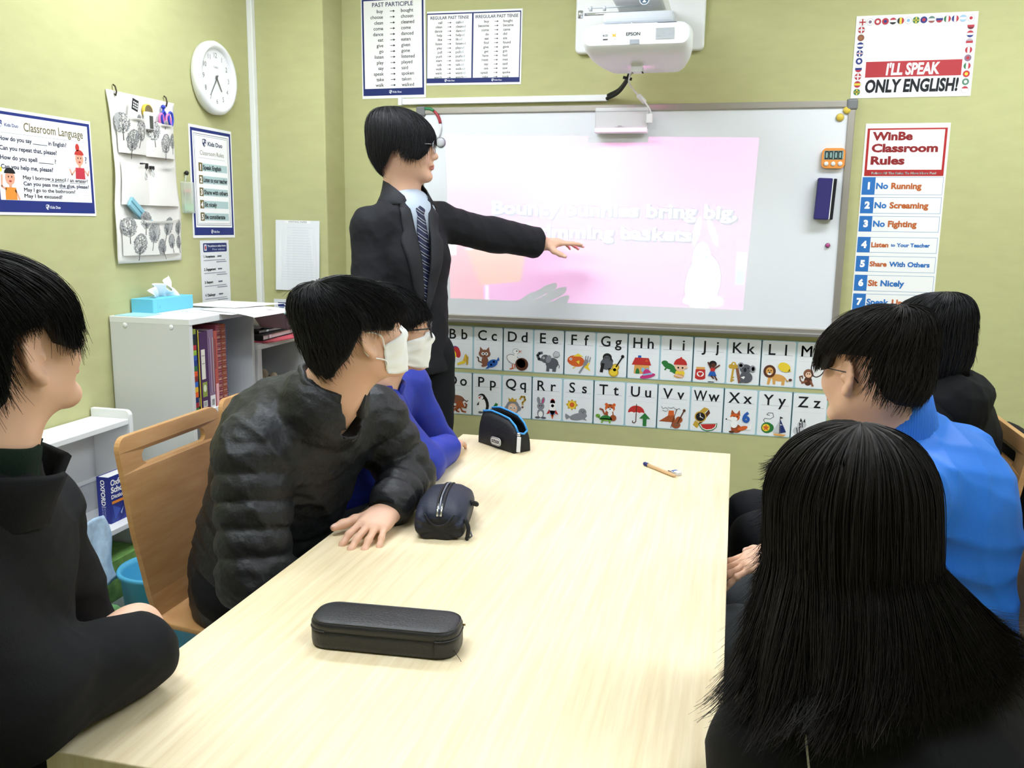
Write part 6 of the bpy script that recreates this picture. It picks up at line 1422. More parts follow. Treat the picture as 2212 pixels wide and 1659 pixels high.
def hair(H, parent, mtl, zend, seed=0, n=2600, rad=(.083, .104, .094), zc=.030, whorl=(0, -.045), drop=((0, .9), (90, .3), (180, .15)), vol=.010, L=.13, width=.0013, sweep=0.0, m=10, tips=.006, post=None, part=None, cx=(0, -.008), stray=.06, low=.15, cap_in=.010):
    """hair falling from a whorl over the skull; zend / drop tables are given by angle from the face (0 front, 90 right, 180 back, 270 left)"""
    r = np.random.RandomState(seed); k = H.k
    tab = lambda t, ph: np.interp(np.degrees(ph) % 360, [a for a, _ in t]+[360+t[0][0]], [b for _, b in t]+[t[0][1]])
    a, b, c = rad; La = 1.5*(a+c)/2
    def P(ph, l, off):
        ze = tab(zend, ph); dr = tab(drop, ph); th = np.minimum(l/La, 1)*math.pi/2; ex = np.maximum(l-La, 0)
        z = np.where(l < La, zc+c*np.cos(th)*(1+off/c), zc-ex)
        q = np.clip((zc-z)/low, 0, 1); s = np.where(l < La, np.sin(th)**.92, (1-dr)*np.sqrt(1-q*q*.86)+dr)
        sh = np.where(l < La, np.cos(th)**1.5, 0)
        x = cx[0]+whorl[0]*sh+(a+off)*s*np.sin(ph); y = cx[1]+whorl[1]*sh+(b+off)*s*np.cos(ph)
        return np.stack([x, y, z], -1)
    def tot(ph): return La+zc-tab(zend, ph)
    ph0 = r.rand(n)*2*math.pi; T = tot(ph0); l0 = T*np.clip(r.rand(n)**1.15*.80-.02, 0, 1); l0[:n//5] = r.rand(n//5)*.02
    ln = L*(.7+.6*r.rand(n)); l1 = np.minimum(l0+ln, T*(1+.04*r.randn(n))); l1 = np.maximum(l1, l0+.03)
    s = np.linspace(0, 1, m)[None, :]; l = l0[:, None]+(l1-l0)[:, None]*s
    clump = np.sin(ph0*23+seed)*.5+np.sin(ph0*41+seed*2)*.3
    ph = ph0[:, None]+sweep*(l/T[:, None])**2+(.10*r.randn(n))[:, None]*s**1.5+.05*clump[:, None]*s
    lay = r.rand(n); off = vol*(.25+.75*lay)[:, None]*np.sin(np.minimum(s*1.6+.25, 1.57))+tips*(r.rand(n)-.45)[:, None]*s**3+.0018*np.sin(ph0*57)[:, None]
    st = r.rand(n) < stray; off[st] += .010*r.rand(st.sum())[:, None]*s**2
    X = P(ph, l, off)
    if post is not None: X = post(X, ph, l, T[:, None], lay[:, None])
    W = H.c+(X*k)@H.R.T
    V, Q = strand_mesh(W, width*k*(.7+.6*r.rand(n)))
    # the mass of hair under the loose strands
    nu, nv = 72, 26; ug, vg = np.meshgrid(np.arange(nu)/nu*2*math.pi, np.linspace(0, 1, nv)); Tg = tot(ug)
    outer = P(ug, vg*Tg*.985, np.full(ug.shape, vol*.42)+.0025*np.sin(ug*23+seed)*vg+.0012*np.sin(ug*57))
    if post is not None: outer = post(outer, ug, vg*Tg, Tg, np.full(ug.shape, .3))
    inner = P(ug, vg*Tg*.95, np.full(ug.shape, -cap_in))
    if post is not None: inner = post(inner, ug, vg*Tg*.95, Tg, np.full(ug.shape, -.3))
    G = np.concatenate([outer, inner[::-1]], 0); G = H.c+(G.reshape(-1, 3)*k)@H.R.T
    i, j = np.meshgrid(np.arange(nu), np.arange(2*nv-1)); q = np.stack([j*nu+i, (j+1)*nu+i, (j+1)*nu+(i+1) % nu, j*nu+(i+1) % nu], -1).reshape(-1, 4)
    V2 = np.concatenate([V, G]); Q2 = np.concatenate([Q, q+len(V)])
    return mesh_np('hair', V2, Q2, mtl, parent, True)
m_hair = mat('hair_black', '#18171a', .52, .32); m_hairb = mat('hair_black_brown', '#1b1715', .58, .26)
def eyes(H, parent):
    for s in (-1, 1):
        c = H.w((s*.031, .0785, -.001)); mb = MB(); V = []; F = []; I = []
        for j in range(9):
            th = math.pi*j/8*.5
            for i in range(16):
                a = 2*math.pi*i/16; V.append(H.c+H.R@(np.array((s*.031+.0115*math.sin(th)*math.cos(a), .0775+.0112*math.cos(th), -.001+.0062*math.sin(th)*math.sin(a)))*H.k))
        for j in range(8):
            for i in range(16): F.append((j*16+i, j*16+(i+1) % 16, (j+1)*16+(i+1) % 16, (j+1)*16+i)); I.append(1 if j < 3 else 0)
        mesh_obj('eye', V, F, [mat('eye_white', '#e9e6e2', .3, .5), mat('iris_dark', '#2a1d18', .2, .5)], parent, True, I)
def glasses(H, parent, m, rx=.026, rz=.021, thick=.0013, yoff=0.0):
    mb = MB(); lens = []
    for s in (-1, 1):
        P_ = [H.w((s*.033+rx*math.cos(a), .101+yoff-.010*abs(math.cos(a)*.5+s*.5)**2, -.004+rz*math.sin(a))) for a in np.linspace(0, 2*math.pi, 25)]
        mb.tube(P_, thick, 8, caps=False); lens.append(P_[:-1])
        mb.tube([H.w((s*(.033+rx), .096+yoff-.008, .004)), H.w((s*.072, .080+yoff*.5, .004)), H.w((s*.080, .02, .004)), H.w((s*.081, -.022, .002)), H.w((s*.078, -.038, -.016))], thick, 8)
    mb.tube([H.w((-.008, .102+yoff, .0)), H.w((0, .104+yoff, .003)), H.w((.008, .102+yoff, .0))], thick, 8)
    g = mb.build('glasses', m, parent, True)
    for L_ in lens: mesh_obj('lens', L_, [tuple(range(len(L_)))], mat('lens_clear', '#ffffff', .02, .5, alpha=.10), g)
    return g
def face_mask(H, parent, m, body, top=-.010, bot=-.112):
    """pleated mask laid over the sculpted face, tented over the nose"""
    from mathutils.bvhtree import BVHTree
    bv = BVHTree.FromPolygons([v.co[:] for v in body.data.vertices], [p.vertices[:] for p in body.data.polygons])
    V = []; F = []; nu, nv = 28, 16; Rg = np.zeros((nv+1, nu+1)); Zs = Rg.copy(); An = Rg.copy()
    for j in range(nv+1):
        v = j/nv
        for i in range(nu+1):
            u = -1+2*i/nu; an = u*math.radians(70+6*math.sin(math.pi*v)); z = top+(bot-top)*v-.016*abs(u)**1.5*(1-v)+.022*abs(u)**1.5*v
            o_, t_ = H.w((.25*math.sin(an), .25*math.cos(an), z)), H.w((0, 0, z)); d_ = nrm(t_-o_)
            hit = bv.ray_cast(Vector(o_), Vector(d_), .3); r = .25-hit[3]/H.k if hit[0] is not None else .07
            tent = .106*math.exp(-(abs(u)/.62)**2.2)*(1-.22*max(0, v-.55)-.10*max(0, .12-v)*8)
            Rg[j, i] = max(r+.0035, tent, .066); Zs[j, i] = z; An[j, i] = an
    for _ in range(2):
        P_ = np.pad(Rg, 1, mode='edge'); Rg = np.maximum(Rg, (P_[:-2, 1:-1]+P_[2:, 1:-1]+P_[1:-1, :-2]+P_[1:-1, 2:])/4)
    for j in range(nv+1):
        for i in range(nu+1):
            r = Rg[j, i]+.0010*math.sin(j*math.pi/2.6); V.append(H.w((r*math.sin(An[j, i]), r*math.cos(An[j, i]), Zs[j, i])))
    for j in range(nv):
        for i in range(nu): a = j*(nu+1)+i; F.append((a, a+1, a+nu+2, a+nu+1))
    o = mesh_obj('face_mask', V, F, m, parent, True); sd = o.modifiers.new('thick', 'SOLIDIFY'); sd.thickness = .0015
    mb = MB(); n1 = nu+1
    for s, i in ((-1, 0), (1, nu)):
        a, b = V[2*n1+i], V[(nv-3)*n1+i]
        mb.tube(bez([tuple(a), tuple(H.w((s*.078, .018, -.002))), tuple(H.w((s*.083, -.016, .014))), tuple(H.w((s*.085, -.030, -.006))), tuple(H.w((s*.080, -.020, -.036))), tuple(H.w((s*.074, .018, -.058))), tuple(b)], 5), .0017, 6)
    mb.build('ear_loop', m, o, True)
    return o
def collar(name, c, axis, F, r0, r1, h, th, gap, m, parent, n=44, lean=0.0, wave=.003):
    """stand-up collar: an open band round the neck, gap (degrees) open towards F"""
    ax = nrm(axis); f = nrm(np.asarray(F)-ax*np.dot(F, ax)); s = np.cross(f, ax); V = []; Fc = []
    prof = [(r0, 0), (r0+(r1-r0)*.5, h*.5), (r1, h), (r1-th*.5, h+th*.45), (r1-th, h), (r0+(r1-r0)*.5-th, h*.5), (r0-th, 0)]
    for i in range(n+1):
        a = math.radians(gap/2+(360-gap)*i/n); d = f*math.cos(a)+s*math.sin(a); fr = (1+math.cos(a))/2
        for r, z in prof: V.append(np.asarray(c)+d*(r+wave*math.sin(a*7+z*40))+ax*(z*(1-lean*fr)))
    L = len(prof)
    for i in range(n):
        for j in range(L-1): a = i*L+j; Fc.append((a, a+L, a+L+1, a+1))
    Fc += [tuple(range(L)), tuple(range((n+1)*L-1, n*L-1, -1))]
    return mesh_obj(name, V, Fc, m, parent, True)
# ================================================================== PEOPLE
def fabric(name, col, rough=.85, spec=.25, bump=('noise', 350, .25, ONE), sheen=.0): return mat(name, col, rough, spec, bump=bump, sheen=sheen)
m_suit = fabric('suit_black', '#1b1c21', .8, .25); m_trouser = fabric('trouser_black', '#18191d', .85, .2)
m_shirt = fabric('shirt_pale_blue', '#b3bfd0', .8, .2)
m_frame_s = mat('glasses_silver', '#b9bcc2', .25, .5, metal=.8); m_frame_k = mat('glasses_black', '#1c1c1f', .35, .5)
m_mask = mat('mask_white', '#f1f3f4', .9, .1)
A3 = lambda *p: np.array(p, float)
def person(loc, label): return thing('person', loc, label, 'person')
def legs_seated(S, pelvis, F, side, foot_y=0.0, r=.082, kz=.49, L1=.42, spread=.10, k=.05):
    F = nrm((F[0], F[1], 0)); Lv = np.array((-F[1], F[0], 0))
    for s in (1, -1):
        hip = np.asarray(pelvis)+Lv*s*.085; kn = hip+F*L1+Lv*s*(spread-.085); kn[2] = kz
        an = kn+F*.03; an[2] = .09
        S.chain([hip, kn], [r, r*.80], k); S.chain([kn, an], [r*.78, r*.58], .03)
        S.cap(an+A3(0, 0, -.045), an+F*.15+A3(0, 0, -.058), .036, .030, .02)

# ------------------------------------------------------------------ 1. the teacher
F = nrm((.79, -.61, 0)); Lv = np.array((-F[1], F[0], 0)); up = A3(0, 0, 1)
tc = A3(-.800, -.690, 0)
rs, ls = A3(-.884, -.832, 1.402), A3(-.722, -.545, 1.430)
t = person((tc[0], tc[1], 0), 'person in a black suit and striped tie standing and pointing at the whiteboard')
H = Head((-.812, -.690, 1.692), (.93, .36), 2, 0, 1.07)
nb = tc+up*1.532-F*.006+A3(-.014, .004, 0)
r_el, r_wr = A3(-.880, -.872, 1.150), A3(-.775, -.845, .900)
l_el, l_wr = A3(-.560, -.345, 1.378), A3(-.402, -.190, 1.346)
S = Sculpt(); nails = []
add_head(S, H, nb-up*.02, .053)
S.cap(nb-up*.02, tc+up*1.34, .056, .10, .06, flat=(F, 1.35)); S.chain([tc+up*1.36, tc+up*1.12, tc+up*.92], [.105, .098, .105], .05, flat=(F, 1.55))
S.chain([rs-up*.02, r_el, r_wr], [.046, .040, .030], .03); S.chain([ls-up*.02, l_el, l_wr], [.046, .040, .030], .03)
S.cap(tc+up*1.40, rs-up*.02, .05, .045, .05); S.cap(tc+up*1.40, ls-up*.02, .05, .045, .05)
add_hand(S, l_wr, nrm(A3(-.256, -.125, 1.358)-l_wr), (-.18, -.30, .95), 'L', spread=4, thumb=(.80, .52, -.42), curls=((3, 4, 3), (8, 10, 6), (16, 14, 10), (22, 20, 12)), k=.98, fore=l_wr-nrm(l_wr-l_el)*.09, nails=nails)
add_hand(S, r_wr, nrm((.12, .03, -1)), (-.50, -.85, -.05), 'R', curl=(28, 34, 22), spread=3, k=.95, thumb=(.45, .8, -.35), fore=r_wr+nrm(r_el-r_wr)*.09, nails=nails)
for s in (1, -1):
    hip = tc+Lv*s*.085+up*.90; S.chain([hip, tc+Lv*s*.09+up*.48, tc+Lv*s*.095+up*.09], [.080, .055, .040], .04)
body_mesh(S, .0040, t, [H], nails)
eyes(H, t)
hair(H, t, m_hair, zend=((0, .012), (25, .002), (45, -.035), (60, -.052), (75, -.046), (88, -.014), (104, -.018), (122, -.066), (150, -.084), (180, -.086), (210, -.084), (240, -.066), (256, -.018), (272, -.014), (285, -.046), (300, -.050), (330, .000)), seed=11, n=5200,
     rad=(.088, .107, .098), drop=((0, 1.05), (50, 1.0), (80, .92), (110, .65), (140, .15), (180, .0), (220, .15), (250, .65), (280, .92), (320, 1.0)), vol=.012, L=.20, width=.0011, whorl=(.0, -.035), m=12, tips=.004, sweep=.16, stray=.02, low=.142)
glasses(H, t, m_frame_s, yoff=.006, thick=.0011)
# shirt
S = Sculpt(); S.chain([tc+up*1.44+F*.012, tc+up*1.02+F*.02], [.110, .116], .04, flat=(F, 1.35)); S.cap(nb-up*.15, nb-up*.100, .090, .062, .04)
S.cap(nb+up*.06, nb-up*.05, .052, .052, .004, 1)
cloth_mesh('shirt', S, .0045, m_shirt, t, None, 1.0)
collar('shirt_collar', nb-up*.040-F*.002, (.42*F[0], .42*F[1], 1), F, .070, .061, .052, .006, 20, m_shirt, t, lean=.30, wave=.001)
# tie
m_tie = mat('tie_stripes', '#1a2140', .5, .4); nt = m_tie.node_tree; _b = nt.nodes['Principled BSDF']
_tc = nt.nodes.new('ShaderNodeTexCoord'); _w = nt.nodes.new('ShaderNodeTexWave'); _w.inputs['Scale'].default_value = 14; _mp = nt.nodes.new('ShaderNodeMapping'); _mp.inputs['Rotation'].default_value = (.5, .9, .3); _r = nt.nodes.new('ShaderNodeValToRGB'); _r.color_ramp.interpolation = 'CONSTANT'
_r.color_ramp.elements[0].color = (*lin('#1a2140'), 1); _r.color_ramp.elements[1].position = .62; _r.color_ramp.elements[1].color = (*lin('#aeb6c8'), 1); _e = _r.color_ramp.elements.new(.80); _e.color = (*lin('#14182c'), 1)
nt.links.new(_tc.outputs['Object'], _mp.inputs[0]); nt.links.new(_mp.outputs[0], _w.inputs[0]); nt.links.new(_w.outputs['Fac'], _r.inputs[0]); nt.links.new(_r.outputs[0], _b.inputs['Base Color'])
# jacket
def suit_disp(X): return wrinkle(X, 15, .0045, 4, (.6, .2, 1))+wrinkle(X, 40, .0014, 6, (1, .3, .4))
S = Sculpt()
S.chain([tc+up*.885+F*.01, tc+up*1.10, tc+up*1.30, tc+up*1.415], [.172, .150, .160, .115], .06, flat=(F, 1.32))
S.cap(tc+up*1.455, rs+up*.012, .062, .064, .05); S.cap(tc+up*1.455, ls+up*.012, .058, .062, .05)
S.cap(nb-up*.125-F*.010, nb-up*.085-F*.014, .098, .078, .06)
S.chain([rs-up*.01, r_el, r_wr+up*.035], [.072, .064, .054], .035); S.chain([ls-up*.01, l_el, l_wr+nrm(l_wr-l_el)*.05], [.073, .068, .064], .035)
S.half(tc+up*.868, -up); S.half(l_wr-nrm(l_wr-l_el)*.012, nrm(l_wr-l_el), .006)
VIN = lambda z: .043*max(0.0, (z-1.085)/.40)**.9
for i in range(12):      # the open front: a V that narrows to the first button
    z = 1.50-.40*i/11; S.cap(tc+up*z+F*.35, tc+up*z+F*.06, VIN(z)+.004, VIN(z)+.004, .004, 1)
S.cap(nb+up*.12+F*.03, nb-up*.085+F*.016, .064, .062, .006, 1)
jk = cloth_mesh('jacket', S, .0052, m_suit, t, suit_disp)
from mathutils.bvhtree import BVHTree
_bv = BVHTree.FromPolygons([v.co[:] for v in jk.data.vertices], [p.vertices[:] for p in jk.data.polygons])
def skin_of_jacket(l, z, off):
    hit = _bv.ray_cast(Vector(tc+up*z+Lv*l+F*.5), Vector(-F), .62)
    f_ = (Vector(hit[0])-Vector(tc+up*z+Lv*l)).dot(Vector(F)) if hit[0] is not None else .10
    return f_
m_lap = fabric('lapel_black', '#212228', .7, .35)
LZ = np.linspace(1.085, 1.490, 22)
def fz(z, l):
    return max(skin_of_jacket(l, z, 0), .085 if z < 1.46 else .05)
for s in (-1, 1):
    V = []; F_ = []; nx = 7
    for z in LZ:
        li = VIN(z)-.004; lo = li+np.interp(z, (1.085, 1.20, 1.33, 1.372, 1.378, 1.44, 1.515), (.006, .042, .060, .064, .044, .046, .030))
        fo = [fz(z, s*(li+(lo-li)*q)) for q in (0.35, .7, 1.0)]; f0 = max(fo)
        for i in range(nx):
            q = i/(nx-1); l = li+(lo-li)*q; f = fz(z, s*l) if q > .3 else max(fz(z, s*(li+(lo-li)*.35)), fz(z, s*l)); V.append(tc+up*z+Lv*s*l+F*(f+.0045+.004*math.sin(math.pi*q)))
    for (li, zi, fi), (lo, zo, fo) in (((.052, 1.515, .076), (.098, 1.478, .050)), ((.064, 1.542, .048), (.106, 1.492, .022)), ((.071, 1.562, .012), (.100, 1.494, -.010)), ((.070, 1.572, -.024), (.084, 1.492, -.042)), ((.048, 1.570, -.048), (.060, 1.492, -.062))):
        for i in range(nx):
            q = i/(nx-1); V.append(tc+up*(zi+(zo-zi)*q)+Lv*s*(li+(lo-li)*q)+F*(fi+(fo-fi)*q+.006*math.sin(math.pi*q))+A3(-.014, .004, 0)*min(1, (zi-1.50)/.05))
    for j in range(len(LZ)+4):
        for i in range(nx-1): a = j*nx+i; F_.append((a, a+1, a+nx+1, a+nx) if s > 0 else (a, a+nx, a+nx+1, a+1))
    o = mesh_obj('lapel', V, F_, m_lap, t, True); sd = o.modifiers.new('thick', 'SOLIDIFY'); sd.thickness = .004; sd.offset = 0
collar('jacket_collar', nb-up*.062-F*.014, (.42*F[0], .42*F[1], 1), F, .092, .076, .084, .008, 62, m_lap, t, lean=.15, wave=.001)
V = []; F_ = []
for z, w in ((1.488, .013), (1.468, .019), (1.450, .013), (1.43, .017), (1.36, .023), (1.28, .028), (1.20, .032), (1.12, .035), (1.06, .036)):
    f = np.interp(z, (1.06, 1.20, 1.36, 1.44, 1.488), (.112, .112, .110, .100, .076))+(.008 if 1.46 < z < 1.48 else 0)
    for u, e in ((-1, 0), (0, .007), (1, 0)): V.append(tc+up*z+F*(f+e)+Lv*(u*w))
n3 = len(V); V += [v-F*.006 for v in V]
for i in range(n3//3-1):
    for j in range(2): a = i*3+j; F_ += [(a, a+1, a+4, a+3), (n3+a, n3+a+3, n3+a+4, n3+a+1)]
    F_ += [(i*3, i*3+3, n3+i*3+3, n3+i*3), (i*3+2, n3+i*3+2, n3+i*3+5, i*3+5)]
mesh_obj('necktie', V, F_, m_tie, t, True)
for z in (1.06, .97): MB().lathe(tuple(tc+up*z+F*(skin_of_jacket(0, z, 0)+.001)), [(.010, -.004), (.010, .003), (.006, .005), (0, .005)], 16, 'Z', M=Matrix(((F[1], 0, F[0]), (-F[0], 0, F[1]), (0, 1, 0))).to_4x4()).build('button', m_black, t, True)
S = Sculpt()
for s in (1, -1):
    hip = tc+Lv*s*.080+up*.92; an = tc+Lv*s*.10+up*.045
    S.chain([hip, tc+Lv*s*.095+up*.50+F*.012, an], [.115, .086, .068], .04)
S.half(tc+up*.04, -up)
cloth_mesh('trousers', S, .007, m_trouser, t, lambda X: wrinkle(X, 14, .004, 9))
for s in (1, -1):
    S = Sculpt(); an = tc+Lv*s*.10+up*.045; S.cap(an-F*.04, an+F*.17-up*.010, .042, .034, .02); S.half(tc+up*.002, -up, .004); cloth_mesh('shoe', S, .006, mat('shoe_black', '#121214', .3, .5), t)

# ------------------------------------------------------------------ 2. student in the black puffer jacket
t = person((-.79, -1.86, 0), 'person in a black puffer jacket and white face mask resting a hand on the table')
m_puff = mat('puffer_black', '#191b1f', .52, .4, bump=('noise', 80, .6, ONE)); m_knit = fabric('collar_black', '#17191c', .9, .15)
F = nrm((.9, .35, 0))
H = Head(tuple(at(772, 722, 1.97)), (.66, .75), 13, 2, 1.02)
nb = A3(-.490, -1.990, 1.045)
pel, ch = A3(-.775, -1.86, .53), A3(-.625, -1.905, .86)
rs, ls = A3(-.640, -2.085, .915), A3(-.490, -1.765, .935)
r_el, r_wr = A3(-.605, -2.165, .655), A3(-.50, -2.05, .555)
l_el, l_wr = A3(-.405, -1.735, .785), A3(-.378, -1.955, .757)
S = Sculpt(); nails = []
add_head(S, H, nb, .055)
S.chain([nb, ch, pel], [.060, .092, .095], .06); S.cap(ch+A3(.05, 0, .07), rs, .05, .042, .04); S.cap(ch+A3(.05, 0, .07), ls, .05, .042, .04)
S.chain([rs, r_el, r_wr], [.05, .042, .03], .03); S.chain([ls, l_el, l_wr], [.05, .042, .03], .03)
legs_seated(S, pel, (1, .0), 1, r=.075)
add_hand(S, l_wr, (-.02, -1.0, -.10), (.16, -.05, 1), 'L', spread=9, thumb=(.74, .62, -.20), curls=((16, 22, 14), (12, 20, 14), (12, 18, 14), (12, 18, 14)), k=1.0, fore=l_wr+nrm(l_el-l_wr)*.09, nails=nails)
add_hand(S, r_wr, (.8, .5, -.2), (0, -.3, 1), 'R', k=.95, nails=nails)
bd = body_mesh(S, .0036, t, [H], nails); eyes(H, t)
hair(H, t, m_hair, zend=((0, .028), (40, .020), (65, .000), (85, .012), (100, .020), (118, -.028), (150, -.068), (180, -.078), (210, -.068), (242, -.028), (260, .020), (275, .012), (295, .0), (320, .020)), seed=21, n=4600,
     rad=(.086, .110, .098), drop=((0, 1.0), (60, .8), (90, .75), (120, .45), (150, .12), (180, .0), (210, .12), (240, .45), (270, .75), (300, .8)), vol=.016, L=.085, width=.0012, whorl=(.012, -.055), tips=.010, stray=.10)
face_mask(H, t, m_mask, bd)
qd = (.050, .0095)
S = Sculpt()
S.chain([pel+A3(-.01, 0, -.03), ch+A3(-.03, 0, .0), nb+A3(-.030, .005, -.045)], [.190, .186, .112], .06, flat=(F, 1.12), quilt=(.066, .010))
S.cap(ch+A3(.02, 0, .06), rs, .11, .085, .06); S.cap(ch+A3(.02, 0, .06), ls, .11, .085, .06)
S.chain([rs+A3(0, 0, .01), r_el], [.092, .078], .02, quilt=(.060, .012)); S.chain([r_el, r_wr], [.078, .055], .02, quilt=(.055, .010))
S.chain([ls, l_el], [.088, .074], .02, quilt=(.056, .011)); S.chain([l_el, l_wr+A3(0, .030, .012)], [.070, .054], .02, quilt=(.052, .010))
S.cap(nb+A3(.0, .0, .12), nb+A3(.02, -.005, -.055), .064, .058, .01, 1)
jk = cloth_mesh('puffer_jacket', S, .0058, m_puff, t, lambda X: wrinkle(X, 26, .0042, 3, (.2, .5, 1))+wrinkle(X, 52, .0026, 7), None, 1)
collar('stand_collar', nb+A3(-.010, 0, -.040), (.22, -.03, 1), (.85, -.45, 0), .088, .082, .085, .016, 46, m_puff, t, lean=.35)
S = Sculpt(); wd = nrm(l_el-l_wr); S.cap(l_wr+wd*.012+A3(0, 0, .008), l_wr+wd*.034+A3(0, 0, .010), .044, .047, .01); S.cap(l_wr-wd*.05, l_wr+wd*.045, .034, .034, .004, 1); cloth_mesh('cuff', S, .0045, m_knit, t)
S = Sculpt(); legs_seated(S, pel, (1, .0), 1, r=.098); S.cap(pel-A3(0, .07, 0), pel+A3(0, .07, 0), .12, .12, .05); S.half(A3(0, 0, .085), -up); cloth_mesh('trousers', S, .008, m_trouser, t, lambda X: wrinkle(X, 14, .004, 5))

# ------------------------------------------------------------------ 3. student at the left edge
t = person((-.74, -2.88, 0), 'person in a plain black jacket at the left edge leaning on the table corner')
m_coat = fabric('coat_black', '#151619', .85, .2, ('noise', 420, .2, ONE)); m_coll = fabric('collar_green', '#16261f', .9, .15)
H = Head(tuple(at(-6, 745, 1.15)), (.16, .99), 13, 0, 1.0)
nb = A3(-.560, -2.900, 1.125)
F = nrm((.85, .55, 0))
pel, ch = A3(-.735, -2.905, .52), A3(-.610, -2.900, .93)
rs, ls = A3(-.540, -3.040, .965), A3(-.650, -2.740, .975)
r_el, r_wr = A3(-.492, -2.945, .800), A3(*at(300, 1350, 1.385))
r_cf = A3(*at(296, 1412, 1.325))
l_el, l_wr = A3(-.66, -2.62, .70), A3(-.58, -2.55, .60)
S = Sculpt(); nails = []
add_head(S, H, nb, .052)
S.chain([nb, ch, pel], [.060, .092, .095], .06); S.cap(ch+A3(.02, 0, .06), rs, .05, .042, .04); S.cap(ch+A3(.02, 0, .06), ls, .05, .042, .04)
S.chain([rs, r_el, r_wr], [.05, .042, .032], .03); S.chain([ls, l_el, l_wr], [.05, .042, .03], .03)
legs_seated(S, pel, (1, .05), 1, r=.075)
add_hand(S, r_wr, (-.28, .76, -.58), (.0, .60, .8), 'R', curls=((22, 34, 22), (26, 36, 22), (28, 38, 24), (30, 38, 24)), spread=3, k=1.0, thumb=(.55, .75, -.3), fore=r_wr+nrm(r_el-r_wr)*.09, nails=nails)
add_hand(S, l_wr, (.5, -.3, -.8), (.5, .5, .5), 'L', k=.95, nails=nails)
body_mesh(S, .0036, t, [H], nails); eyes(H, t)
hair(H, t, m_hair, zend=((0, .020), (30, .008), (55, -.025), (70, -.010), (78, .030), (104, .030), (120, -.050), (150, -.090), (180, -.100), (210, -.090), (242, -.055), (262, .0), (285, -.010), (320, .008)), seed=31, n=5000,
     rad=(.086, .106, .098), drop=((0, 1.0), (60, .95), (90, .9), (120, .55), (150, .2), (180, .05), (210, .2), (240, .55), (270, .9), (300, .95)), vol=.014, L=.15, width=.0011, whorl=(.0, -.045), m=12, tips=.005, stray=.03)
S = Sculpt()
S.chain([pel+A3(-.02, 0, -.06), ch+A3(-.045, 0, -.02), nb+A3(-.02, 0, -.060)], [.192, .186, .108], .07, flat=(F, 1.1))
S.cap(ch+A3(.0, 0, .05), rs, .09, .082, .07); S.cap(ch+A3(.0, 0, .05), ls, .09, .080, .07)
S.chain([rs, r_el+A3(0, 0, .012)], [.088, .084], .04); S.chain([r_el+A3(0, 0, .008), r_cf], [.080, .064], .03)
S.chain([ls, l_el, l_wr], [.082, .068, .05], .03)
S.cap(nb+A3(0, 0, .09), nb+A3(0, 0, -.05), .062, .060, .008, 1)
cloth_mesh('jacket', S, .0055, m_coat, t, lambda X: wrinkle(X, 15, .006, 12, (.6, .5, 1))+wrinkle(X, 34, .002, 2))
collar('shirt_collar', nb+A3(0, 0, -.030), (.10, .05, 1), (.70, .70, 0), .072, .078, .062, .010, 30, m_coll, t, lean=.35, wave=.002)
collar('jacket_collar', nb+A3(.002, .002, -.082), (.16, .08, 1), (.80, .60, 0), .090, .106, .078, .012, 52, m_coat, t, lean=.10, wave=.002)
S = Sculpt(); legs_seated(S, pel, (1, .05), 1, r=.098); S.cap(pel-A3(0, .07, 0), pel+A3(0, .07, 0), .12, .12, .05); S.half(A3(0, 0, .085), -up); cloth_mesh('trousers', S, .008, m_trouser, t, lambda X: wrinkle(X, 14, .004, 6))

# ------------------------------------------------------------------ 4. student in the royal blue jersey, mostly hidden
t = person((-.80, -1.36, 0), 'person with glasses and white mask in a royal blue jersey beside the standing teacher')
m_blue = fabric('jersey_blue', '#2437a6', .55, .35, ('noise', 240, .15, ONE)); m_blued = fabric('jersey_dark_blue', '#24339c', .55, .35, ('noise', 240, .15, ONE))
H = Head(tuple(at(846, 712, 2.42)), (.86, .50), 3, 0, 1.0)
nb = H.c+A3(-.050, -.015, -.140)
F = nrm((.95, .2, 0)); pel, ch = A3(-.80, -1.37, .53), A3(-.66, -1.42, .85)
rs, ls = A3(-.560, -1.585, .905), A3(-.600, -1.27, .93)
r_el, r_wr = A3(-.440, -1.560, .765), A3(-.43, -1.33, .757)
l_el, l_wr = A3(-.52, -1.15, .70), A3(-.45, -1.2, .60)
S = Sculpt(); nails = []
add_head(S, H, nb, .052)
S.chain([nb, ch, pel], [.060, .092, .095], .06); S.cap(ch+A3(.05, 0, .06), rs, .05, .042, .04); S.cap(ch+A3(.05, 0, .06), ls, .05, .042, .04)
S.chain([rs, r_el, r_wr], [.048, .040, .03], .03); S.chain([ls, l_el, l_wr], [.048, .04, .03], .03); legs_seated(S, pel, (1, 0), 1, r=.075)
add_hand(S, r_wr, (-.15, 1, -.05), (.1, .1, 1), 'R', k=.95, nails=nails); add_hand(S, l_wr, (.8, -.3, -.3), (0, .3, 1), 'L', k=.95, nails=nails)
bd = body_mesh(S, .0042, t, [H], nails); eyes(H, t)
hair(H, t, m_hair, zend=((0, .026), (40, .020), (70, .0), (95, .012), (118, -.03), (150, -.072), (180, -.082), (210, -.072), (242, -.03), (265, .012), (290, .0), (320, .020)), seed=41, n=2600, rad=(.085, .106, .096), vol=.013, L=.10, tips=.008)
glasses(H, t, m_frame_k, thick=.0022, yoff=.006); face_mask(H, t, m_mask, bd)
S = Sculpt()
S.chain([pel, ch+A3(-.02, 0, 0), nb+A3(-.02, 0, -.07)], [.165, .155, .10], .06, flat=(F, 1.15)); S.cap(ch+A3(.03, 0, .05), rs, .085, .076, .05); S.cap(ch+A3(.03, 0, .05), ls, .085, .076, .05)
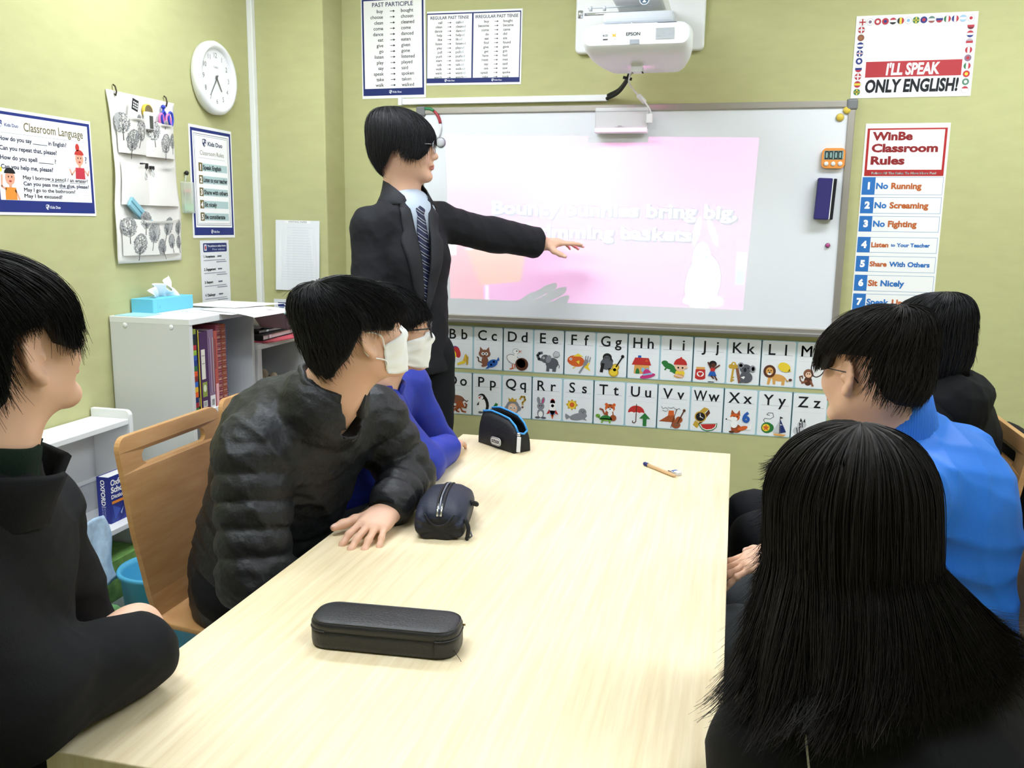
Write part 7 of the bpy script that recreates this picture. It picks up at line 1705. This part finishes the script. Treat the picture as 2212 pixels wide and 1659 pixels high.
S.chain([rs, r_el], [.080, .068], .03); S.chain([r_el, r_wr-A3(0, .03, 0)], [.060, .050], .03); S.chain([ls, l_el, l_wr], [.078, .062, .045], .03)
S.cap(nb+A3(0, 0, .09), nb+A3(0, 0, -.05), .058, .056, .008, 1)
cloth_mesh('jersey', S, .006, m_blue, t, lambda X: wrinkle(X, 18, .004, 14))
for i, (a, b) in enumerate(((A3(-.55, -1.655, .95), A3(-.455, -1.60, .83)), (A3(-.535, -1.645, .945), A3(-.43, -1.58, .82)))):
    pass
collar('jersey_collar', nb+A3(0, 0, -.05), (.15, 0, 1), (.9, -.2, 0), .075, .085, .05, .012, 40, m_blued, t)
S = Sculpt(); legs_seated(S, pel, (1, 0), 1, r=.098); S.cap(pel-A3(0, .07, 0), pel+A3(0, .07, 0), .12, .12, .05); S.half(A3(0, 0, .085), -up); cloth_mesh('trousers', S, .008, m_trouser, t)

# ------------------------------------------------------------------ 5. student in the light blue track jacket
t = person((.86, -1.78, 0), 'person with glasses in a light blue track jacket seated behind the long haired student')
m_lb = fabric('track_blue', '#2373d8', .5, .35, ('noise', 300, .12, ONE)); m_lbd = fabric('track_collar_blue', '#2a6fd2', .6, .3, ('wave', 60, .5, (1, 1, 1)))
m_gt = fabric('trouser_charcoal', '#4d5154', .85, .2)
H = Head(tuple(at(1880, 800, 1.86)), (-.67, .74), -2, 0, 1.03)
nb = A3(.730, -1.830, 1.022)
F = nrm((-.93, .37, 0)); pel, ch = A3(.87, -1.79, .53), A3(.825, -1.80, .835)
rs, ls = A3(.900, -1.64, .900), A3(.735, -1.985, .900)
r_el, r_wr = A3(.90, -1.60, .63), A3(.72, -1.66, .55)
l_el, l_wr = A3(.70, -2.05, .66), A3(*at(1692, 1192, 1.93))
S = Sculpt(); nails = []
add_head(S, H, nb, .055)
S.chain([nb, ch, pel], [.060, .092, .095], .06); S.cap(ch+A3(-.03, 0, .06), rs, .05, .042, .04); S.cap(ch+A3(-.03, 0, .06), ls, .05, .042, .04)
S.chain([rs, r_el, r_wr], [.048, .040, .03], .03); S.chain([ls, l_el, l_wr], [.048, .04, .03], .03); legs_seated(S, pel, (-1, .1), 1, r=.075)
add_hand(S, r_wr, (-.8, -.3, -.2), (0, .3, 1), 'R', k=.95, nails=nails)
add_hand(S, l_wr, (-.90, .05, -.42), (-.2, -.25, 1), 'L', k=1.0, curl=(10, 14, 10), nails=nails)
body_mesh(S, .0036, t, [H], nails); eyes(H, t)
hair(H, t, m_hairb, zend=((0, .030), (40, .022), (65, -.002), (82, .002), (100, .024), (118, -.028), (150, -.056), (180, -.064), (210, -.056), (228, -.036), (238, .036), (286, .036), (294, .0), (302, -.004), (320, .020)), seed=51, n=4600,
     rad=(.088, .110, .100), drop=((0, 1.0), (60, .85), (90, .8), (120, .45), (150, .15), (180, .02), (210, .15), (240, .45), (270, .8), (300, .85)), vol=.016, L=.10, width=.0012, whorl=(-.010, -.060), tips=.007, stray=.05, sweep=.25)
glasses(H, t, m_frame_k, thick=.0013, yoff=.010)
S = Sculpt()
S.chain([pel+A3(.02, 0, -.03), ch+A3(.020, 0, .0), nb+A3(.030, .01, -.055)], [.165, .158, .100], .07, flat=(F, 1.15)); S.cap(ch+A3(0, 0, .05), rs, .10, .080, .06); S.cap(ch+A3(0, 0, .05), ls, .10, .080, .06)
S.chain([rs, r_el, r_wr], [.082, .066, .048], .03); S.chain([ls, l_el, l_wr+nrm(l_el-l_wr)*.03], [.080, .066, .048], .03)
S.cap(nb+A3(0, 0, .09), nb+A3(0, 0, -.05), .060, .058, .008, 1)
cloth_mesh('track_jacket', S, .0058, m_lb, t, lambda X: wrinkle(X, 15, .010, 17, (.3, .6, 1)))
collar('collar', nb+A3(.010, -.004, -.040), (-.20, .05, 1), (-.95, .3, 0), .084, .074, .092, .014, 20, m_lbd, t, wave=.002)
S = Sculpt(); legs_seated(S, pel, (-1, .1), 1, r=.098, L1=.44); S.cap(pel-A3(0, .07, 0), pel+A3(0, .07, 0), .12, .12, .05); S.half(A3(0, 0, .085), -up); cloth_mesh('trousers', S, .007, m_gt, t, lambda X: wrinkle(X, 24, .006, 8, (1, .3, 0)))

# ------------------------------------------------------------------ 6. student in the black hoodie
t = person((.92, -1.24, 0), 'person in a black hoodie half hidden behind the light blue jacket')
m_hood = fabric('hoodie_black', '#1a1b1d', .9, .15)
H = Head(tuple(at(1998, 745, 2.32)), (-.40, .92), -4, 0, 1.03)
nb = H.c+A3(.035, -.025, -.135)
F = nrm((-.9, .43, 0)); pel, ch = A3(.95, -1.22, .53), A3(.945, -1.27, .87)
rs, ls = A3(1.02, -1.10, .93), A3(.86, -1.42, .93)
r_el, r_wr, l_el, l_wr = A3(.98, -1.02, .64), A3(.75, -1.10, .56), A3(.80, -1.46, .64), A3(.62, -1.38, .57)
S = Sculpt(); nails = []
add_head(S, H, nb, .054)
S.chain([nb, ch, pel], [.060, .092, .095], .06); S.cap(ch+A3(-.03, 0, .06), rs, .05, .042, .04); S.cap(ch+A3(-.03, 0, .06), ls, .05, .042, .04)
S.chain([rs, r_el, r_wr], [.048, .040, .03], .03); S.chain([ls, l_el, l_wr], [.048, .04, .03], .03); legs_seated(S, pel, (-1, -.10), 1, r=.075, kz=.565, L1=.47)
add_hand(S, r_wr, (-.8, -.3, -.2), (0, .3, 1), 'R', k=.95, nails=nails); add_hand(S, l_wr, (-.8, .35, -.2), (0, -.2, 1), 'L', k=.95, nails=nails)
body_mesh(S, .0042, t, [H], nails); eyes(H, t)
hair(H, t, m_hair, zend=((0, .028), (60, -.01), (95, -.02), (118, -.05), (150, -.078), (180, -.084), (210, -.078), (242, -.05), (265, -.02), (300, -.01)), seed=61, n=3600, rad=(.090, .110, .098), drop=((0, 1.0), (90, .7), (135, .15), (180, .0), (225, .15), (270, .7)), vol=.016, L=.14, tips=.006, whorl=(.01, -.05))
S = Sculpt()
S.chain([pel, ch, nb+A3(.02, 0, -.07)], [.165, .155, .10], .06, flat=(F, 1.15)); S.cap(ch+A3(0, 0, .05), rs, .09, .078, .06); S.cap(ch+A3(0, 0, .05), ls, .09, .080, .06)
S.chain([rs, r_el, r_wr], [.080, .064, .048], .03); S.chain([ls, l_el, l_wr+nrm(l_el-l_wr)*.03], [.078, .064, .048], .03); S.cap(nb+A3(0, 0, .09), nb+A3(0, 0, -.05), .058, .056, .008, 1)
cloth_mesh('hoodie', S, .006, m_hood, t, lambda X: wrinkle(X, 15, .005, 21))
S = Sculpt(); hb_ = nb+A3(.016, -.034, .004)
S.chain([nb+A3(-.04, -.085, -.06), hb_+A3(.0, -.03, .0), hb_+A3(.050, .03, .0), nb+A3(.03, .085, -.05)], [.045, .060, .060, .045], .04); S.cap(hb_+A3(.02, 0, -.02), hb_+A3(.06, -.01, -.13), .075, .035, .05)
S.cap(nb+A3(0, 0, .1), nb+A3(0, 0, -.1), .068, .066, .01, 1)
cloth_mesh('hood', S, .005, m_hood, t, lambda X: wrinkle(X, 24, .006, 25, (.4, .2, 1)))
S = Sculpt(); legs_seated(S, pel, (-1, -.10), 1, r=.105, kz=.565, L1=.47); S.cap(pel-A3(0, .07, 0), pel+A3(0, .07, 0), .12, .12, .05); S.half(A3(0, 0, .085), -up); cloth_mesh('trousers', S, .008, m_trouser, t, lambda X: wrinkle(X, 22, .005, 28, (1, .3, 0)))

# ------------------------------------------------------------------ 7. long haired student in the right foreground
t = person((.70, -2.64, 0), 'person with long straight black hair and a black coat seen from behind')
H = Head(tuple(at(1826, 1128, 1.15)), (-.55, .83), -4, 2, 1.0)
nb = H.c+A3(.030, -.028, -.150)
F = nrm((-.8, .6, 0)); pel, ch = A3(.70, -2.64, .50), A3(.625, -2.640, .715)
rs, ls = A3(.715, -2.540, .785), A3(.470, -2.715, .765)
r_el, r_wr, l_el, l_wr = A3(.755, -2.50, .60), A3(.60, -2.42, .52), A3(.470, -2.72, .58), A3(.50, -2.58, .54)
S = Sculpt(); nails = []
add_head(S, H, nb, .047, .94)
S.chain([nb, ch, pel], [.060, .092, .095], .06); S.cap(ch+A3(-.02, 0, .06), rs, .06, .045, .05); S.cap(ch+A3(-.02, 0, .06), ls, .06, .045, .05)
S.chain([rs, r_el, r_wr], [.045, .038, .028], .03); S.chain([ls, l_el, l_wr], [.045, .038, .028], .03); legs_seated(S, pel, (-.85, .5), 1, r=.07)
add_hand(S, r_wr, (-.8, .3, -.3), (0, .3, 1), 'R', k=.9, nails=nails); add_hand(S, l_wr, (-.4, .7, -.3), (0, .2, 1), 'L', k=.9, nails=nails)
body_mesh(S, .0038, t, [H], nails); eyes(H, t)
def drape(X, ph, l, T, lay):
    """below the nape the hair spreads over the shoulders, with the ends curling outwards"""
    Y = X.copy(); z = X[..., 2]; q = np.maximum(-.045-z, 0); q2 = np.clip(q/.2, 0, 1.3)
    sn = np.sin(ph); side = np.sign(sn); amt = np.abs(sn)**.8
    lk = .5+.5*np.sin(ph*9+1.0); flare = np.where(side > 0,   .84, .40)*(.70+.45*np.clip(lay, 0, 1))
    Y[..., 0] += side*amt*q*flare + (.010*np.sin(ph*13+14*q)+.012*np.sin(ph*5-9*q))*q2
    Y[..., 1] -= (.048+.030*np.maximum(-np.cos(ph), 0))*np.minimum(q2, 1)**.8 - .10*np.maximum(np.cos(ph), 0)*q2 + .014*(lk-.5)*q2
    tip = np.clip(l/np.maximum(T, 1e-3)-.80, 0, 1)*5
    Y[..., 0] += side*.016*tip**2*amt*(np.abs(lay)+.2); Y[..., 2] += (.022*tip**2*np.abs(lay)+.03*(lk-.5)*tip)*amt
    return Y
hair(H, t, m_hairb, zend=((0, .070), (28, .04), (45, -.08), (62, -.18), (85, -.200), (130, -.195), (180, -.185), (230, -.205), (275, -.245), (298, -.225), (315, -.08), (332, .04)), seed=71, n=9500,
     rad=(.086, .108, .098), drop=((0, 1.0), (45, .95), (90, .92), (180, .72), (270, .92), (315, .95)), vol=.014, L=.34, width=.0009, whorl=(.0, -.020), m=22, tips=.005, post=drape, stray=.02, low=.22)
S = Sculpt()
S.chain([pel+A3(.01, 0, -.12), pel+A3(0, 0, .05), ch+A3(.02, -.01, .0), nb+A3(.01, -.01, -.07)], [.225, .195, .160, .085], .08, flat=(F, 1.15))
S.cap(ch+A3(0, 0, .05), rs, .09, .078, .07); S.cap(ch+A3(0, 0, .05), ls, .09, .078, .07)
S.chain([rs, r_el, r_wr], [.085, .085, .06], .04); S.chain([ls, l_el, l_wr], [.085, .085, .06], .04)
S.cap(nb+A3(0, 0, .09), nb+A3(0, 0, -.04), .054, .052, .008, 1)
ct = cloth_mesh('coat', S, .006, m_coat, t, lambda X: wrinkle(X, 11, .008, 32, (.5, .4, 1)))
_bv = BVHTree.FromPolygons([v.co[:] for v in ct.data.vertices], [p.vertices[:] for p in ct.data.polygons]); zl = []
for u in np.linspace(0, 1, 9):      # pale piping running down the back of the coat
    d_ = nrm(ray(1735+16*u, 1545+150*u)); h_ = _bv.ray_cast(Vector(CAM), Vector(d_))
    if h_[0] is not None: zl.append(tuple(Vector(h_[0])+Vector(h_[1])*.0008))
if len(zl) > 2: MB().tube(zl, .0014, 6).build('piping', mat('piping_pale', '#c9c6bf', .6), t, True)
S = Sculpt(); legs_seated(S, pel, (-.85, .5), 1, r=.092); S.half(A3(0, 0, .085), -up); cloth_mesh('trousers', S, .008, m_gt, t)
